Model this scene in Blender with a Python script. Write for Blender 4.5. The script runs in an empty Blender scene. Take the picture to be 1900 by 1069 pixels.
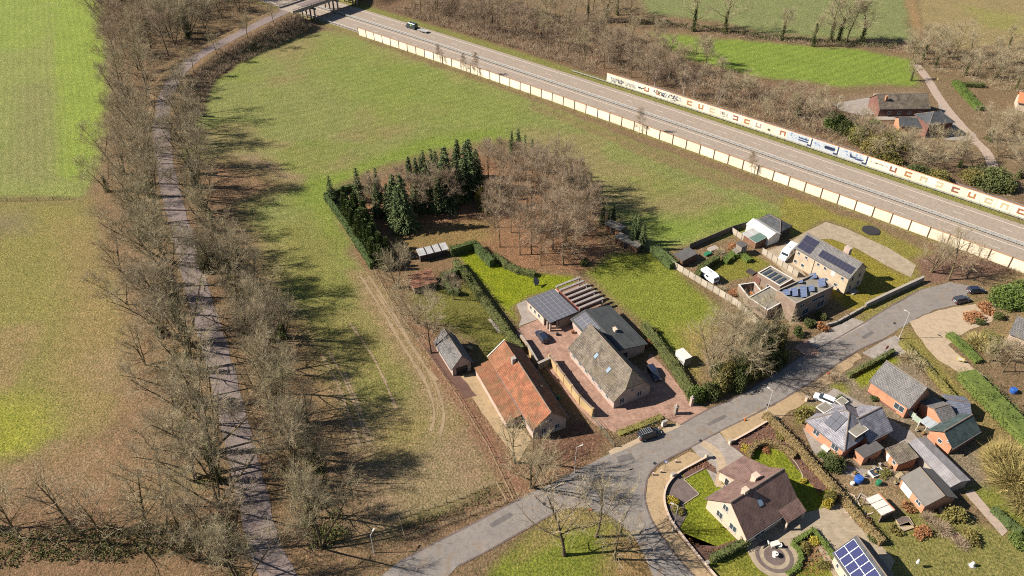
import bpy, math, random
import numpy as np
R = math.radians
sc = bpy.context.scene
# ------------------------------------------------------------------ camera, sky, sun, exposure
CAM_H = 115.0; PITCH = R(38.0); FPX = 1400.0
cam = bpy.data.cameras.new('camera'); cam.sensor_width = 36.0; cam.lens = FPX / 1900.0 * 36.0
cam.clip_start = 1.0; cam.clip_end = 20000.0
camo = bpy.data.objects.new('camera', cam); sc.collection.objects.link(camo)
camo.location = (0, 0, CAM_H); camo.rotation_euler = (math.pi / 2 - PITCH, 0, 0)
sc.camera = camo
SUN_EL = R(36.5); SUN_AZ = math.atan2(-0.034, -1.0)          # direction towards the sun in plan
w = bpy.data.worlds.new('World'); sc.world = w; w.use_nodes = True
nt = w.node_tree; bg = nt.nodes['Background']
sky = nt.nodes.new('ShaderNodeTexSky'); sky.sky_type = 'NISHITA'; sky.sun_disc = False
sky.sun_elevation = SUN_EL; sky.sun_rotation = R(268.0); sky.altitude = 100; sky.air_density = 0.9; sky.dust_density = 0.3
nt.links.new(sky.outputs[0], bg.inputs[0]); bg.inputs[1].default_value = 0.05
sl = bpy.data.lights.new('sun', 'SUN'); sl.energy = 5.0; sl.angle = R(0.53); sl.color = (1.0, 0.93, 0.83)
so = bpy.data.objects.new('sun', sl); sc.collection.objects.link(so)
so.rotation_euler = (0, math.pi / 2 - SUN_EL, SUN_AZ); so.location = (-80, 100, 90)
sc.view_settings.view_transform = 'Standard'; sc.view_settings.look = 'None'
sc.view_settings.gamma = 1.0; sc.view_settings.use_curve_mapping = False
sc.view_settings.exposure = 1.36
sc.render.engine = 'CYCLES'
sc.cycles.max_bounces = 5; sc.cycles.diffuse_bounces = 2; sc.cycles.glossy_bounces = 2; sc.cycles.transparent_max_bounces = 6
sc.cycles.use_adaptive_sampling = True; sc.cycles.adaptive_threshold = 0.02
sc.cycles.use_denoising = False
sc.cycles.pixel_filter_type = 'BLACKMAN_HARRIS'; sc.cycles.filter_width = 1.05

# ------------------------------------------------------------------ picture -> place
def G(u, v, z=0.0):
    """world x, y of the photograph's pixel (u, v) for a thing at height z"""
    x = u - 950.0; y = v - 534.5
    den = y * math.cos(PITCH) + FPX * math.sin(PITCH)
    k = (CAM_H - z) / den
    return (k * x, k * (FPX * math.cos(PITCH) - y * math.sin(PITCH)))
def GP(pts, z=0.0): return [G(u, v, z) for u, v in pts]
def height_at(u, v, u2, v2):
    """height of a post whose base is at pixel (u, v) and whose top shows at row v2"""
    X, Y = G(u, v); lo, hi = 0.0, 60.0
    for _ in range(40):
        m = (lo + hi) / 2; dz = CAM_H - m
        zc = Y * math.cos(PITCH) + dz * math.sin(PITCH); yc = -Y * math.sin(PITCH) + dz * math.cos(PITCH)
        if 534.5 + FPX * yc / zc > v2: lo = m
        else: hi = m
    return m
def lin(r, g, b):
    """sRGB 0-255 -> linear"""
    f = lambda c: (c / 255 / 12.92) if c <= 10 else ((c / 255 + 0.055) / 1.055) ** 2.4
    return (f(r), f(g), f(b))

# ------------------------------------------------------------------ objects
COL = sc.collection
def link(o): COL.objects.link(o); return o
def tag(o, label, cat, group=None):
    o['label'] = label; o['category'] = cat
    if group: o['group'] = group
    return o
def thing(name, label, cat, loc=(0, 0, 0), rz=0.0, group=None):
    o = bpy.data.objects.new(name, None); o.location = loc; o.rotation_euler = (0, 0, rz)
    o.empty_display_size = 0.3
    return tag(link(o), label, cat, group)
class MB:
    """collects faces for ONE mesh; UVs are laid out in metres on every face"""
    def __init__(s): s.v = []; s.f = []; s.m = []
    def face(s, pts, mi=0):
        n = len(s.v); s.v += [tuple(p) for p in pts]; s.f.append(tuple(range(n, n + len(pts)))); s.m.append(mi); return s
    def box(s, x0, x1, y0, y1, z0, z1, mi=0):
        n = len(s.v)
        s.v += [(x0, y0, z0), (x1, y0, z0), (x1, y1, z0), (x0, y1, z0), (x0, y0, z1), (x1, y0, z1), (x1, y1, z1), (x0, y1, z1)]
        for q in ((0, 3, 2, 1), (4, 5, 6, 7), (0, 1, 5, 4), (1, 2, 6, 5), (2, 3, 7, 6), (3, 0, 4, 7)):
            s.f.append(tuple(n + i for i in q)); s.m.append(mi)
        return s
    def bar(s, a, b, wd, ht, z0=0.0, z1=None, mi=0):
        """box along the plan line a-b, width wd; bottom at z0 (z1 at the far end), height ht"""
        if z1 is None: z1 = z0
        dx, dy = b[0] - a[0], b[1] - a[1]; L = math.hypot(dx, dy) or 1e-6; nx, ny = -dy / L * wd / 2, dx / L * wd / 2
        n = len(s.v)
        for zz in (0, ht):
            s.v += [(a[0] + nx, a[1] + ny, z0 + zz), (a[0] - nx, a[1] - ny, z0 + zz), (b[0] - nx, b[1] - ny, z1 + zz), (b[0] + nx, b[1] + ny, z1 + zz)]
        for q in ((0, 3, 2, 1), (4, 5, 6, 7), (0, 1, 5, 4), (1, 2, 6, 5), (2, 3, 7, 6), (3, 0, 4, 7)):
            s.f.append(tuple(n + i for i in q)); s.m.append(mi)
        return s
    def prism(s, poly, z0, z1, mi=0, cap=True):
        """upright prism over a counter-clockwise plan polygon"""
        n = len(s.v); k = len(poly)
        s.v += [(p[0], p[1], z0) for p in poly] + [(p[0], p[1], z1) for p in poly]
        for i in range(k):
            j = (i + 1) % k; s.f.append((n + i, n + j, n + k + j, n + k + i)); s.m.append(mi)
        if cap:
            s.f.append(tuple(range(n + k, n + 2 * k))); s.m.append(mi)
            s.f.append(tuple(range(n + k - 1, n - 1, -1))); s.m.append(mi)
        return s
    def tube(s, a, b, r0, r1=None, k=6, mi=0, cap=True):
        if r1 is None: r1 = r0
        a = np.array(a, float); b = np.array(b, float); d = b - a; L = np.linalg.norm(d) or 1e-6; d /= L
        t = np.array([1, 0, 0]) if abs(d[0]) < .8 else np.array([0, 1, 0]); u = np.cross(d, t); u /= np.linalg.norm(u); w_ = np.cross(d, u)
        n = len(s.v)
        for c, r in ((a, r0), (b, r1)):
            for i in range(k):
                q = 2 * math.pi * i / k; s.v.append(tuple(c + r * (math.cos(q) * u + math.sin(q) * w_)))
        for i in range(k):
            j = (i + 1) % k; s.f.append((n + i, n + j, n + k + j, n + k + i)); s.m.append(mi)
        if cap:
            s.f.append(tuple(range(n + k, n + 2 * k))); s.m.append(mi); s.f.append(tuple(range(n + k - 1, n - 1, -1))); s.m.append(mi)
        return s
    def lathe(s, c, prof, k=12, mi=0):
        """prof = [(radius, z)...] turned about the vertical through c"""
        n = len(s.v); P = len(prof)
        for r, z in prof:
            for i in range(k):
                q = 2 * math.pi * i / k; s.v.append((c[0] + r * math.cos(q), c[1] + r * math.sin(q), c[2] + z))
        for p in range(P - 1):
            for i in range(k):
                j = (i + 1) % k; s.f.append((n + p * k + i, n + p * k + j, n + (p + 1) * k + j, n + (p + 1) * k + i)); s.m.append(mi)
        s.f.append(tuple(n + (P - 1) * k + i for i in range(k))); s.m.append(mi)
        return s
    def mesh(s, name, mats):
        me = bpy.data.meshes.new(name); me.from_pydata(s.v, [], s.f)
        for m in mats: me.materials.append(m)
        if len(mats) > 1: me.polygons.foreach_set('material_index', s.m)
        V = np.array(s.v, float); uv = []
        for f in s.f:
            P = V[list(f)]; nrm = np.cross(P[1] - P[0], P[2] - P[0])
            if len(f) > 3: nrm = nrm + np.cross(P[2] - P[0], P[3] - P[0])
            l = np.linalg.norm(nrm); nrm = nrm / l if l > 1e-12 else np.array([0, 0, 1.0])
            if abs(nrm[2]) > 0.995: u = np.array([1.0, 0, 0]); v_ = np.array([0, 1.0, 0])
            else:
                u = np.cross((0, 0, 1.0), nrm); u /= np.linalg.norm(u); v_ = np.cross(nrm, u)
            uv += list(np.stack([P @ u, P @ v_], 1).ravel())
        ul = me.uv_layers.new(name='UVMap'); ul.data.foreach_set('uv', uv)
        me.update(); return me
    def build(s, name, mats, parent=None, smooth=False, kind=None, loc=None, rz=None):
        if not isinstance(mats, (list, tuple)): mats = [mats]
        me = s.mesh(name, mats)
        if smooth: me.polygons.foreach_set('use_smooth', [True] * len(me.polygons))
        o = bpy.data.objects.new(name, me); link(o)
        if parent is not None: o.parent = parent
        if loc is not None: o.location = loc
        if rz is not None: o.rotation_euler = (0, 0, rz)
        if kind: o['kind'] = kind
        return o
def mesh_np(name, V, F, mats, smooth=False):
    """fast mesh from arrays; F is (n,3) or (n,4)"""
    V = np.asarray(V, np.float32); F = np.asarray(F, np.int32); k = F.shape[1]
    me = bpy.data.meshes.new(name); me.vertices.add(len(V)); me.vertices.foreach_set('co', V.ravel())
    me.loops.add(F.size); me.loops.foreach_set('vertex_index', F.ravel())
    me.polygons.add(len(F)); me.polygons.foreach_set('loop_start', np.arange(0, F.size, k, dtype=np.int32))
    me.polygons.foreach_set('loop_total', np.full(len(F), k, np.int32))
    if smooth: me.polygons.foreach_set('use_smooth', np.ones(len(F), bool))
    for m in mats: me.materials.append(m)
    me.update(calc_edges=True); return me
def copy_part(src, parent, loc=None, rz=None):
    c = src.copy(); link(c); c.parent = parent
    if loc is not None: c.location = loc
    if rz is not None: c.rotation_euler = (0, 0, rz)
    return c
def inst(name, me, parent=None, loc=(0, 0, 0), rz=0.0, scale=None):
    o = bpy.data.objects.new(name, me); link(o)
    if parent is not None: o.parent = parent
    o.location = loc; o.rotation_euler = (0, 0, rz)
    if scale is not None: o.scale = scale
    return o

# ------------------------------------------------------------------ materials
def new_mat(name, rough=0.85, spec=0.25):
    m = bpy.data.materials.new(name); m.use_nodes = True
    b = m.node_tree.nodes['Principled BSDF']; b.inputs['Roughness'].default_value = rough
    b.inputs['Specular IOR Level'].default_value = spec
    return m, m.node_tree, b
def N(t, kind, **kw):
    n = t.nodes.new(kind)
    for k, v in kw.items(): setattr(n, k, v)
    return n
def mixc(t, fac, a, b, mode='MIX'):
    n = t.nodes.new('ShaderNodeMix'); n.data_type = 'RGBA'; n.blend_type = mode
    for sock, val in ((n.inputs[0], fac), (n.inputs[6], a), (n.inputs[7], b)):
        if hasattr(val, 'is_linked'): t.links.new(val, sock)
        elif isinstance(val, (int, float)): sock.default_value = val
        else: sock.default_value = (val[0], val[1], val[2], 1)
    return n.outputs[2]
def noise(t, vec, scale, detail=3, rough=0.55, lo=0.35, hi=0.65):
    n = t.nodes.new('ShaderNodeTexNoise'); n.inputs['Scale'].default_value = scale; n.inputs['Detail'].default_value = detail
    n.inputs['Roughness'].default_value = rough
    if vec is not None: t.links.new(vec, n.inputs['Vector'])
    r = t.nodes.new('ShaderNodeMapRange'); r.inputs[1].default_value = lo; r.inputs[2].default_value = hi
    t.links.new(n.outputs[0], r.inputs[0]); return r.outputs[0]
def bump(t, b, height, strength, dist=0.05):
    n = t.nodes.new('ShaderNodeBump'); n.inputs['Strength'].default_value = strength; n.inputs['Distance'].default_value = dist
    t.links.new(height, n.inputs['Height']); t.links.new(n.outputs[0], b.inputs['Normal'])
def sc3(c, k): return tuple(min(1.0, x * k) for x in c)
def plain(name, c, rough=0.7, var=0.18, scale=1.2, metal=0.0, spec=0.3, fine=18.0):
    """one real colour with blotches, fine grain and a little dirt"""
    m, t, b = new_mat(name, rough, spec); co = N(t, 'ShaderNodeTexCoord').outputs['Object']
    f1 = noise(t, co, scale, 4); f2 = noise(t, co, fine, 2)
    a = mixc(t, f1, sc3(c, 1 - var), sc3(c, 1 + var)); a = mixc(t, f2, a, sc3(c, 1 - var * .8))
    x = mixc(t, 0.6, a, a); t.links.new(x, b.inputs['Base Color']); b.inputs['Metallic'].default_value = metal
    return m
def uvnode(t, sx=1.0, sy=1.0):
    u = N(t, 'ShaderNodeUVMap'); mp = N(t, 'ShaderNodeMapping'); mp.inputs['Scale'].default_value = (sx, sy, 1)
    t.links.new(u.outputs[0], mp.inputs[0]); return mp.outputs[0]
def brick_mat(name, c1, c2, mortar, bw, bh, msize=0.012, rough=0.85, bstr=0.4, moss=None, mossamt=(0.55, 0.75), off=0.5, big=0.25, spec=0.2, mscale=.35):
    """courses of brick, tile, slate or paving; bw x bh metres"""
    m, t, b = new_mat(name, rough, spec); vec = uvnode(t)
    br = N(t, 'ShaderNodeTexBrick'); t.links.new(vec, br.inputs['Vector']); br.offset = off
    br.inputs['Scale'].default_value = 1.0; br.inputs['Brick Width'].default_value = bw; br.inputs['Row Height'].default_value = bh
    br.inputs['Mortar Size'].default_value = msize; br.inputs['Mortar Smooth'].default_value = 0.2; br.inputs['Bias'].default_value = 0.0
    for i, c in ((1, c1), (2, c2), (3, mortar)): br.inputs[i].default_value = (*c, 1)
    col = br.outputs[0]; co = N(t, 'ShaderNodeTexCoord').outputs['Object']
    f = noise(t, co, .6, 4); col = mixc(t, big, col, mixc(t, f, sc3(c1, .6), sc3(c2, 1.35)))
    if moss:
        fm = noise(t, co, mscale, 6, .7, *mossamt); col = mixc(t, fm, col, moss)
    t.links.new(col, b.inputs['Base Color'])
    inv = N(t, 'ShaderNodeMath', operation='SUBTRACT'); inv.inputs[0].default_value = 1; t.links.new(br.outputs[1], inv.inputs[1])
    bump(t, b, inv.outputs[0], bstr, 0.03)
    return m
# ================================================================== GROUND
rng = np.random.default_rng(7)
_lat = rng.random((256, 256))
def vnoise(x, y, s, seed=0):
    x = np.asarray(x, float) / s + seed * 17.3; y = np.asarray(y, float) / s + seed * 31.7
    xi = np.floor(x).astype(int); yi = np.floor(y).astype(int); fx = x - xi; fy = y - yi
    fx = fx * fx * (3 - 2 * fx); fy = fy * fy * (3 - 2 * fy)
    g = lambda a, b: _lat[a % 256, b % 256]
    return (g(xi, yi) * (1 - fx) + g(xi + 1, yi) * fx) * (1 - fy) + (g(xi, yi + 1) * (1 - fx) + g(xi + 1, yi + 1) * fx) * fy
def fbm(x, y, s, seed=0, oct=4):
    a = 0; k = 0
    for i in range(oct): a = a + vnoise(x, y, s / 2 ** i, seed + i) / 2 ** i; k += 1 / 2 ** i
    return a / k
def poly_sd(X, Y, poly):
    """signed distance to a plan polygon, negative inside"""
    d2 = np.full(X.shape, 1e18); ins = np.zeros(X.shape, bool); n = len(poly)
    for i in range(n):
        ax, ay = poly[i]; bx, by = poly[(i + 1) % n]; ex, ey = bx - ax, by - ay
        t = np.clip(((X - ax) * ex + (Y - ay) * ey) / (ex * ex + ey * ey + 1e-12), 0, 1)
        d2 = np.minimum(d2, (X - ax - t * ex) ** 2 + (Y - ay - t * ey) ** 2)
        c = (ay > Y) != (by > Y)
        if ay != by: ins ^= c & (X < ex * (Y - ay) / (by - ay) + ax)
    d = np.sqrt(d2); return np.where(ins, -d, d)

# --- motorway centre line: near noise wall runs along y = a x^2 + b x + c
MA, MBc, MC = -2.74082135e-04, -8.58548588e-01, 2.69591495e+02
_xs = np.linspace(-420, 420, 4001); _ys = MA * _xs ** 2 + MBc * _xs + MC
_ss = np.concatenate([[0], np.cumsum(np.hypot(np.diff(_xs), np.diff(_ys)))])
def mw_s(x): return float(np.interp(x, _xs, _ss))
def MW(s, off):
    x = float(np.interp(s, _ss, _xs)); y = MA * x * x + MBc * x + MC; sl_ = 2 * MA * x + MBc; k = math.sqrt(1 + sl_ * sl_)
    return (x - off * sl_ / k, y + off / k)
def mw_off(X, Y):
    sl_ = 2 * MA * X + MBc; return (Y - (MA * X * X + MBc * X + MC)) / np.sqrt(1 + sl_ * sl_)

# --- the avenue and its climb to the bridge: (pixel u, v, height)
AVE = [(560, 1130, 0), (520, 1075, 0), (490, 1010, 0), (470, 930, 0), (452, 860, 0), (432, 770, 0), (414, 700, 0), (397, 640, 0), (375, 570, 0), (357, 505, 0),
       (337, 430, 0), (320, 370, 0), (307, 310, 0), (299, 250, 0.2), (304, 200, 0.8), (322, 150, 1.7), (357, 112, 2.8), (400, 86, 3.8),
       (440, 65, 4.7), (490, 40, 5.7), (540, 17, 6.4), (590, 0, 6.7)]
ave = [(*G(u, v, z), z) for u, v, z in AVE]
dx, dy = ave[-1][0] - ave[-3][0], ave[-1][1] - ave[-3][1]; L = math.hypot(dx, dy)
for k in (20, 45, 80, 130): ave.append((ave[21][0] + dx / L * k, ave[21][1] + dy / L * k, 6.7 if k < 50 else 6.7 * (150 - k) / 100))
def smooth_path(p, n=8):
    p = np.array(p, float); out = []
    q = np.vstack([2 * p[0] - p[1], p, 2 * p[-1] - p[-2]])
    for i in range(1, len(q) - 2):
        for t in np.linspace(0, 1, n, endpoint=False):
            a, b, c, d = q[i - 1], q[i], q[i + 1], q[i + 2]
            out.append(0.5 * (2 * b + (c - a) * t + (2 * a - 5 * b + 4 * c - d) * t * t + (3 * b - a - 3 * c + d) * t ** 3))
    out.append(q[-2]); return np.array(out)
AVP = smooth_path(ave, 5)
def path_dist(X, Y, P):
    d2 = np.full(X.shape, 1e18); zz = np.zeros(X.shape)
    for i in range(len(P) - 1):
        ax, ay, az = P[i]; bx, by, bz = P[i + 1]; ex, ey = bx - ax, by - ay
        t = np.clip(((X - ax) * ex + (Y - ay) * ey) / (ex * ex + ey * ey + 1e-12), 0, 1)
        q = (X - ax - t * ex) ** 2 + (Y - ay - t * ey) ** 2; m = q < d2
        d2 = np.where(m, q, d2); zz = np.where(m, az + t * (bz - az), zz)
    return np.sqrt(d2), zz
def terrain(X, Y):
    X = np.asarray(X, float); Y = np.asarray(Y, float)
    d, zr = path_dist(X, Y, AVP[40:])
    t = np.clip((d - 5.0) / (1.9 * np.maximum(zr, .2)), 0, 1); z = zr * (1 - t * t * (3 - 2 * t))
    o = mw_off(X, Y); cut = np.clip((np.abs(o - 13.0) - 15.0) / 9.0, 0, 1)
    return z * cut
def tz(x, y): return float(terrain(np.array([x]), np.array([y]))[0])

def axis(lo, hi, step, far):
    a = list(np.arange(lo, hi + 1e-6, step)); k = step
    left = []; x = lo
    while x > -far: k *= 1.5; x -= k; left.append(x)
    k = step; right = []; x = hi
    while x < far: k *= 1.5; x += k; right.append(x)
    return np.array(left[::-1] + a + right)
gx = axis(-200, 235, 1.0, 7000)
gy = np.concatenate([axis(45, 235, 0.8, 60)[axis(45, 235, 0.8, 60) <= 235], np.arange(237, 400, 2.0)])
gy = np.concatenate([[-6000, -1500, -300, -60, 10], gy, axis(400, 402, 2.0, 8000)[axis(400, 402, 2.0, 8000) > 400]])
gy = np.unique(np.round(gy, 4))
GX, GY = np.meshgrid(gx, gy); GZ = terrain(GX, GY)
WX = GX + (fbm(GX, GY, 9, 3) - .5) * 5.0; WY = GY + (fbm(GX, GY, 9, 11) - .5) * 5.0
KA = 0.47     # photographed brightness -> base colour
def base(r, g, b, k=1.0): return np.array(lin(r, g, b)) * KA * k
colr = np.ones(GX.shape + (3,)) * base(136, 118, 90); msk = np.zeros(GX.shape + (3,)); msk[..., 1] = .8   # r: mown grass, g: leaf litter, b: drill rows
def paint(px, rgb, soft=1.5, grass=1.0, litter=0.0, rows=0.0, amt=1.0, warp=1.0, patch=None, wpoly=None):
    poly = wpoly if wpoly is not None else GP(px); xs_ = [p[0] for p in poly]; ys_ = [p[1] for p in poly]; mg = soft + 6
    i0, i1 = np.searchsorted(gy, [min(ys_) - mg, max(ys_) + mg]); j0, j1 = np.searchsorted(gx, [min(xs_) - mg, max(xs_) + mg])
    sl_ = (slice(i0, i1), slice(j0, j1)); X = GX[sl_] * (1 - warp) + WX[sl_] * warp; Y = GY[sl_] * (1 - warp) + WY[sl_] * warp
    if X.size == 0: return
    a = np.clip(0.5 - poly_sd(X, Y, poly) / (2 * soft), 0, 1) * amt
    if patch: a = a * np.clip((fbm(X, Y, patch[0], patch[1]) - patch[2]) / .12, 0, 1)
    a = a[..., None]; colr[sl_] = colr[sl_] * (1 - a) + base(*rgb) * a
    msk[sl_] = msk[sl_] * (1 - a) + np.array([grass, litter, rows]) * a
# far country all round
for x0, x1, y0, y1, c in ((-7000, 7000, 390, 9000, (140, 140, 95)), (-7000, -260, -6000, 390, (150, 155, 90)), (260, 7000, -6000, 390, (140, 135, 95))):
    paint(None, c, 20, 1, 0, 0, 1, 1, None, [(x0, y0), (x1, y0), (x1, y1), (x0, y1)])
# fields left of the avenue
paint([(-400, -60), (170, -60), (196, 60), (204, 200), (190, 300), (150, 366), (-400, 378)], (156, 164, 94), 1.5, 1, 0, 1)
paint([(100, -60), (172, -60), (192, 60), (200, 190), (178, 280), (140, 335), (104, 325)], (154, 174, 74), 1.0, 1, 0, .8, .75, .35)
paint([(-400, -60), (95, -60), (95, 60), (60, 90), (-400, 110)], (154, 174, 78), 4, 1, 0, .8, .6)
paint([(30, 160), (104, 150), (106, 330), (60, 350), (0, 330)], (150, 148, 98), 5, 1, .2, 1, .7)
paint([(-400, 378), (155, 372), (200, 440), (215, 540), (235, 660), (225, 760), (130, 815), (150, 880), (0, 900), (-400, 930)], (150, 146, 82), 5, .9, .35, 0)
paint([(110, 400), (200, 440), (215, 540), (235, 660), (225, 760), (130, 815), (90, 700), (120, 560)], (162, 142, 98), 5, .35, .8, 0, .7)
paint([(-400, 378), (155, 372), (200, 440), (215, 540), (235, 660), (225, 760), (130, 815), (0, 860), (-400, 900)], (160, 142, 98), 4, .4, .8, 0, .8, 1, (26, 5, .52))
paint([(-400, 720), (60, 740), (95, 800), (0, 880), (-400, 900)], (160, 165, 60), 4, 1, .2, 0, .8)
paint([(-60, 395), (45, 395), (60, 430), (-60, 445)], (140, 132, 100), 4, .6, .3, 0, .8)
# litter floor, lower left
paint([(-400, 880), (60, 850), (200, 800), (240, 700), (220, 520), (180, 380), (200, 180), (240, 90), (300, 160), (300, 300), (350, 560), (400, 720), (440, 1000), (450, 1200), (-400, 1200)], (150, 126, 96), 3, .1, 1, 0, .85)
paint([(-400, 860), (60, 850), (200, 780), (300, 700), (420, 900), (440, 1200), (-400, 1200)], (142, 134, 92), 4, .4, .7, 0, .65, 1, (14, 51, .5)); paint([(-400, 860), (60, 850), (220, 560), (300, 700), (420, 900), (440, 1200), (-400, 1200)], (168, 146, 116), 3, .1, .9, 0, .5, 1, (8, 57, .54))
paint([(-400, 930), (430, 940), (440, 1200), (-400, 1200)], (132, 106, 82), 4, 0, 1, 0, .7)
# the big meadow and its worn edges
MEADOW = [(570, 62), (625, 55), (690, 82), (1000, 190), (1290, 305), (1485, 372), (1440, 400), (1380, 428), (1225, 470), (1195, 445), (1110, 375), (1000, 280), (950, 258), (850, 268), (730, 300), (615, 345), (603, 365),
          (650, 470), (690, 505), (740, 600), (810, 705), (890, 850), (945, 925), (760, 1000), (650, 1010), (560, 900), (500, 760), (450, 620), (400, 480), (345, 330), (338, 250), (375, 170), (470, 95)]
paint(MEADOW, (147, 152, 91), 1.2, 1, .15, .3)
paint(MEADOW, (160, 146, 102), 1.2, .7, .35, .3, .7, 1, (30, 21, .50)); paint(MEADOW, (140, 152, 74), 1.2, 1, .1, .3, .6, 1, (22, 33, .54))
paint([(600, 62), (700, 92), (950, 180), (1000, 230), (850, 240), (700, 230), (560, 110)], (142, 156, 78), 6, 1, 0, .25, .7)
paint([(610, 350), (720, 305), (860, 270), (950, 260), (940, 235), (800, 250), (640, 310), (560, 340), (580, 400), (640, 460)], (135, 155, 62), 4, 1, 0, .2, .8)
paint([(1230, 460), (1380, 425), (1440, 398), (1400, 370), (1280, 400), (1190, 415)], (138, 160, 66), 4, 1, 0, .3, .75)
paint([(985, 190), (1300, 312), (1490, 376), (1470, 386), (1280, 325), (980, 200)], (146, 120, 92), 1, .2, .6, 0, .55)
paint([(345, 300), (420, 300), (520, 330), (540, 345), (450, 380), (480, 480), (540, 600), (600, 730), (660, 850), (700, 1010), (500, 1080), (440, 700), (350, 420)], (146, 118, 92), 5, .1, 1, 0, .95)
paint([(420, 560), (520, 560), (600, 680), (660, 760), (720, 860), (740, 980), (520, 1080), (450, 760)], (146, 124, 92), 5, .2, .9, 0, .85)
paint([(500, 420), (580, 400), (640, 480), (650, 560), (620, 640), (590, 640), (540, 540)], (140, 142, 76), 5, .9, .3, 0, .9)
paint([(610, 620), (670, 570), (740, 660), (800, 760), (770, 810), (700, 790), (640, 700)], (142, 138, 78), 5, .9, .4, 0, .8)
paint([(470, 288), (560, 330), (545, 345), (430, 290)], (160, 138, 112), 2, 0, .5, 0, .8)
paint([(655, 500), (695, 505), (760, 620), (830, 720), (900, 850), (930, 920), (860, 900), (800, 770), (730, 650), (670, 560)], (170, 146, 112), 2, .1, .6, .5, .85)
paint([(690, 760), (830, 730), (910, 860), (930, 920), (700, 990), (640, 960), (640, 860)], (158, 138, 112), 4, .1, .6, 0, .8)
paint([(700, 780), (800, 745), (840, 780), (760, 840), (690, 850)], (150, 142, 76), 4, .8, .3, 0, .6)
# tyre tracks on the worn strip
for k, tr in enumerate(([(672, 520), (735, 620), (790, 710), (806, 770), (790, 820)], [(690, 520), (752, 620), (806, 706), (824, 770), (812, 830)], [(640, 690), (665, 760), (690, 830)], [(620, 700), (640, 770), (660, 850)])):
    P = GP(tr)
    pl = [(p[0] - .35, p[1]) for p in P] + [(p[0] + .35, p[1]) for p in P[::-1]]
    paint(None, (178, 158, 128), .4, 0, .3, 0, .7, .12, None, pl)
paint([(742, 966), (850, 928), (918, 900), (936, 930), (850, 962), (754, 998)], (104, 96, 66), 1.2, .4, .6, 0, .9)
paint([(752, 978), (850, 940), (905, 915), (915, 925), (850, 950), (760, 986)], (78, 76, 52), 1.0, .4, .5, 0, .9)
# embankment, litter under the trees by the bridge
paint([(340, 250), (330, 200), (370, 140), (430, 100), (520, 60), (600, 40), (560, 65), (470, 95), (375, 175)], (120, 96, 76), 2, 0, 1, 0, .9)
paint([(295, 250), (310, 180), (345, 130), (400, 100), (500, 55), (510, 62), (400, 112), (350, 150), (318, 240)], (158, 130, 96), 1.2, .2, .7, 0, .8)
# wood floor round the farm
paint([(640, 385), (720, 330), (860, 290), (1000, 300), (1060, 345), (1110, 420), (1125, 470), (1080, 502), (960, 505), (880, 450), (730, 470), (690, 490)], (152, 116, 88), 2, 0, 1, 0)
paint([(720, 425), (900, 405), (920, 440), (850, 455), (730, 460)], (146, 128, 80), 2, .7, .5, 0, .85)
paint([(700, 490), (760, 470), (830, 480), (850, 520), (800, 600), (770, 600)], (135, 112, 84), 2, .2, .8, 0)
# verge strip along the fence in front of the orange-roofed house
paint([(770, 590), (800, 620), (850, 700), (920, 800), (970, 880), (990, 920), (950, 925), (880, 800), (780, 650)], (150, 112, 92), 1.2, .1, .8, 0, .9)
paint([(840, 700), (880, 700), (940, 800), (1000, 880), (990, 915), (930, 820)], (150, 132, 96), 1.5, .5, .6, 0, .8)
paint([(985, 810), (1075, 780), (1140, 820), (1060, 872), (1000, 900), (960, 860)], (122, 88, 76), 1.2, 0, .9, 0, .9)
# motorway surroundings
def mwpoly(x0, x1, o0, o1, n=14):
    S = np.linspace(mw_s(x0), mw_s(x1), n); return [MW(s, o0) for s in S] + [MW(s, o1) for s in S[::-1]]
paint(None, (122, 102, 82), 2, 0, 1, 0, 1, 1, None, mwpoly(-230, 260, 29, 75))
paint(None, (140, 142, 78), .8, 1, .2, 0, .95, .3, None, mwpoly(-230, 260, 22.5, 29.5))
paint(None, (146, 140, 84), .8, .8, .3, 0, .95, .3, None, mwpoly(-230, 260, -1.2, 4))
# fields behind the motorway
paint([(1170, -60), (1675, -60), (1695, 75), (1560, 72), (1420, 62), (1330, 38), (1200, 25)], (143, 150, 98), 3, 1, 0, 1)
paint([(1205, 60), (1330, 72), (1420, 78), (1600, 92), (1690, 112), (1702, 158), (1560, 160), (1400, 142), (1270, 108)], (142, 162, 72), 2, 1, 0, .4)
paint([(1690, -60), (2100, -60), (2100, 50), (1880, 80), (1780, 90), (1716, 60)], (168, 152, 108), 2, .6, .4, 1)
paint([(1780, 10), (1900, 30), (1900, 60), (1830, 50)], (160, 160, 90), 4, .8, .2, 1, .7)
paint([(1658, -60), (1684, -60), (1712, 60), (1700, 70)], (170, 142, 100), 1, .2, .5, 0, .8, .3)
paint([(1700, 130), (1760, 140), (1830, 220), (1900, 300), (1900, 420), (1800, 330), (1740, 220)], (142, 124, 96), 3, .4, .6, 0, .8)
paint([(1560, 180), (1700, 165), (1720, 178), (1600, 190)], (160, 140, 118), 2, .1, .5, 0, .9)
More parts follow.
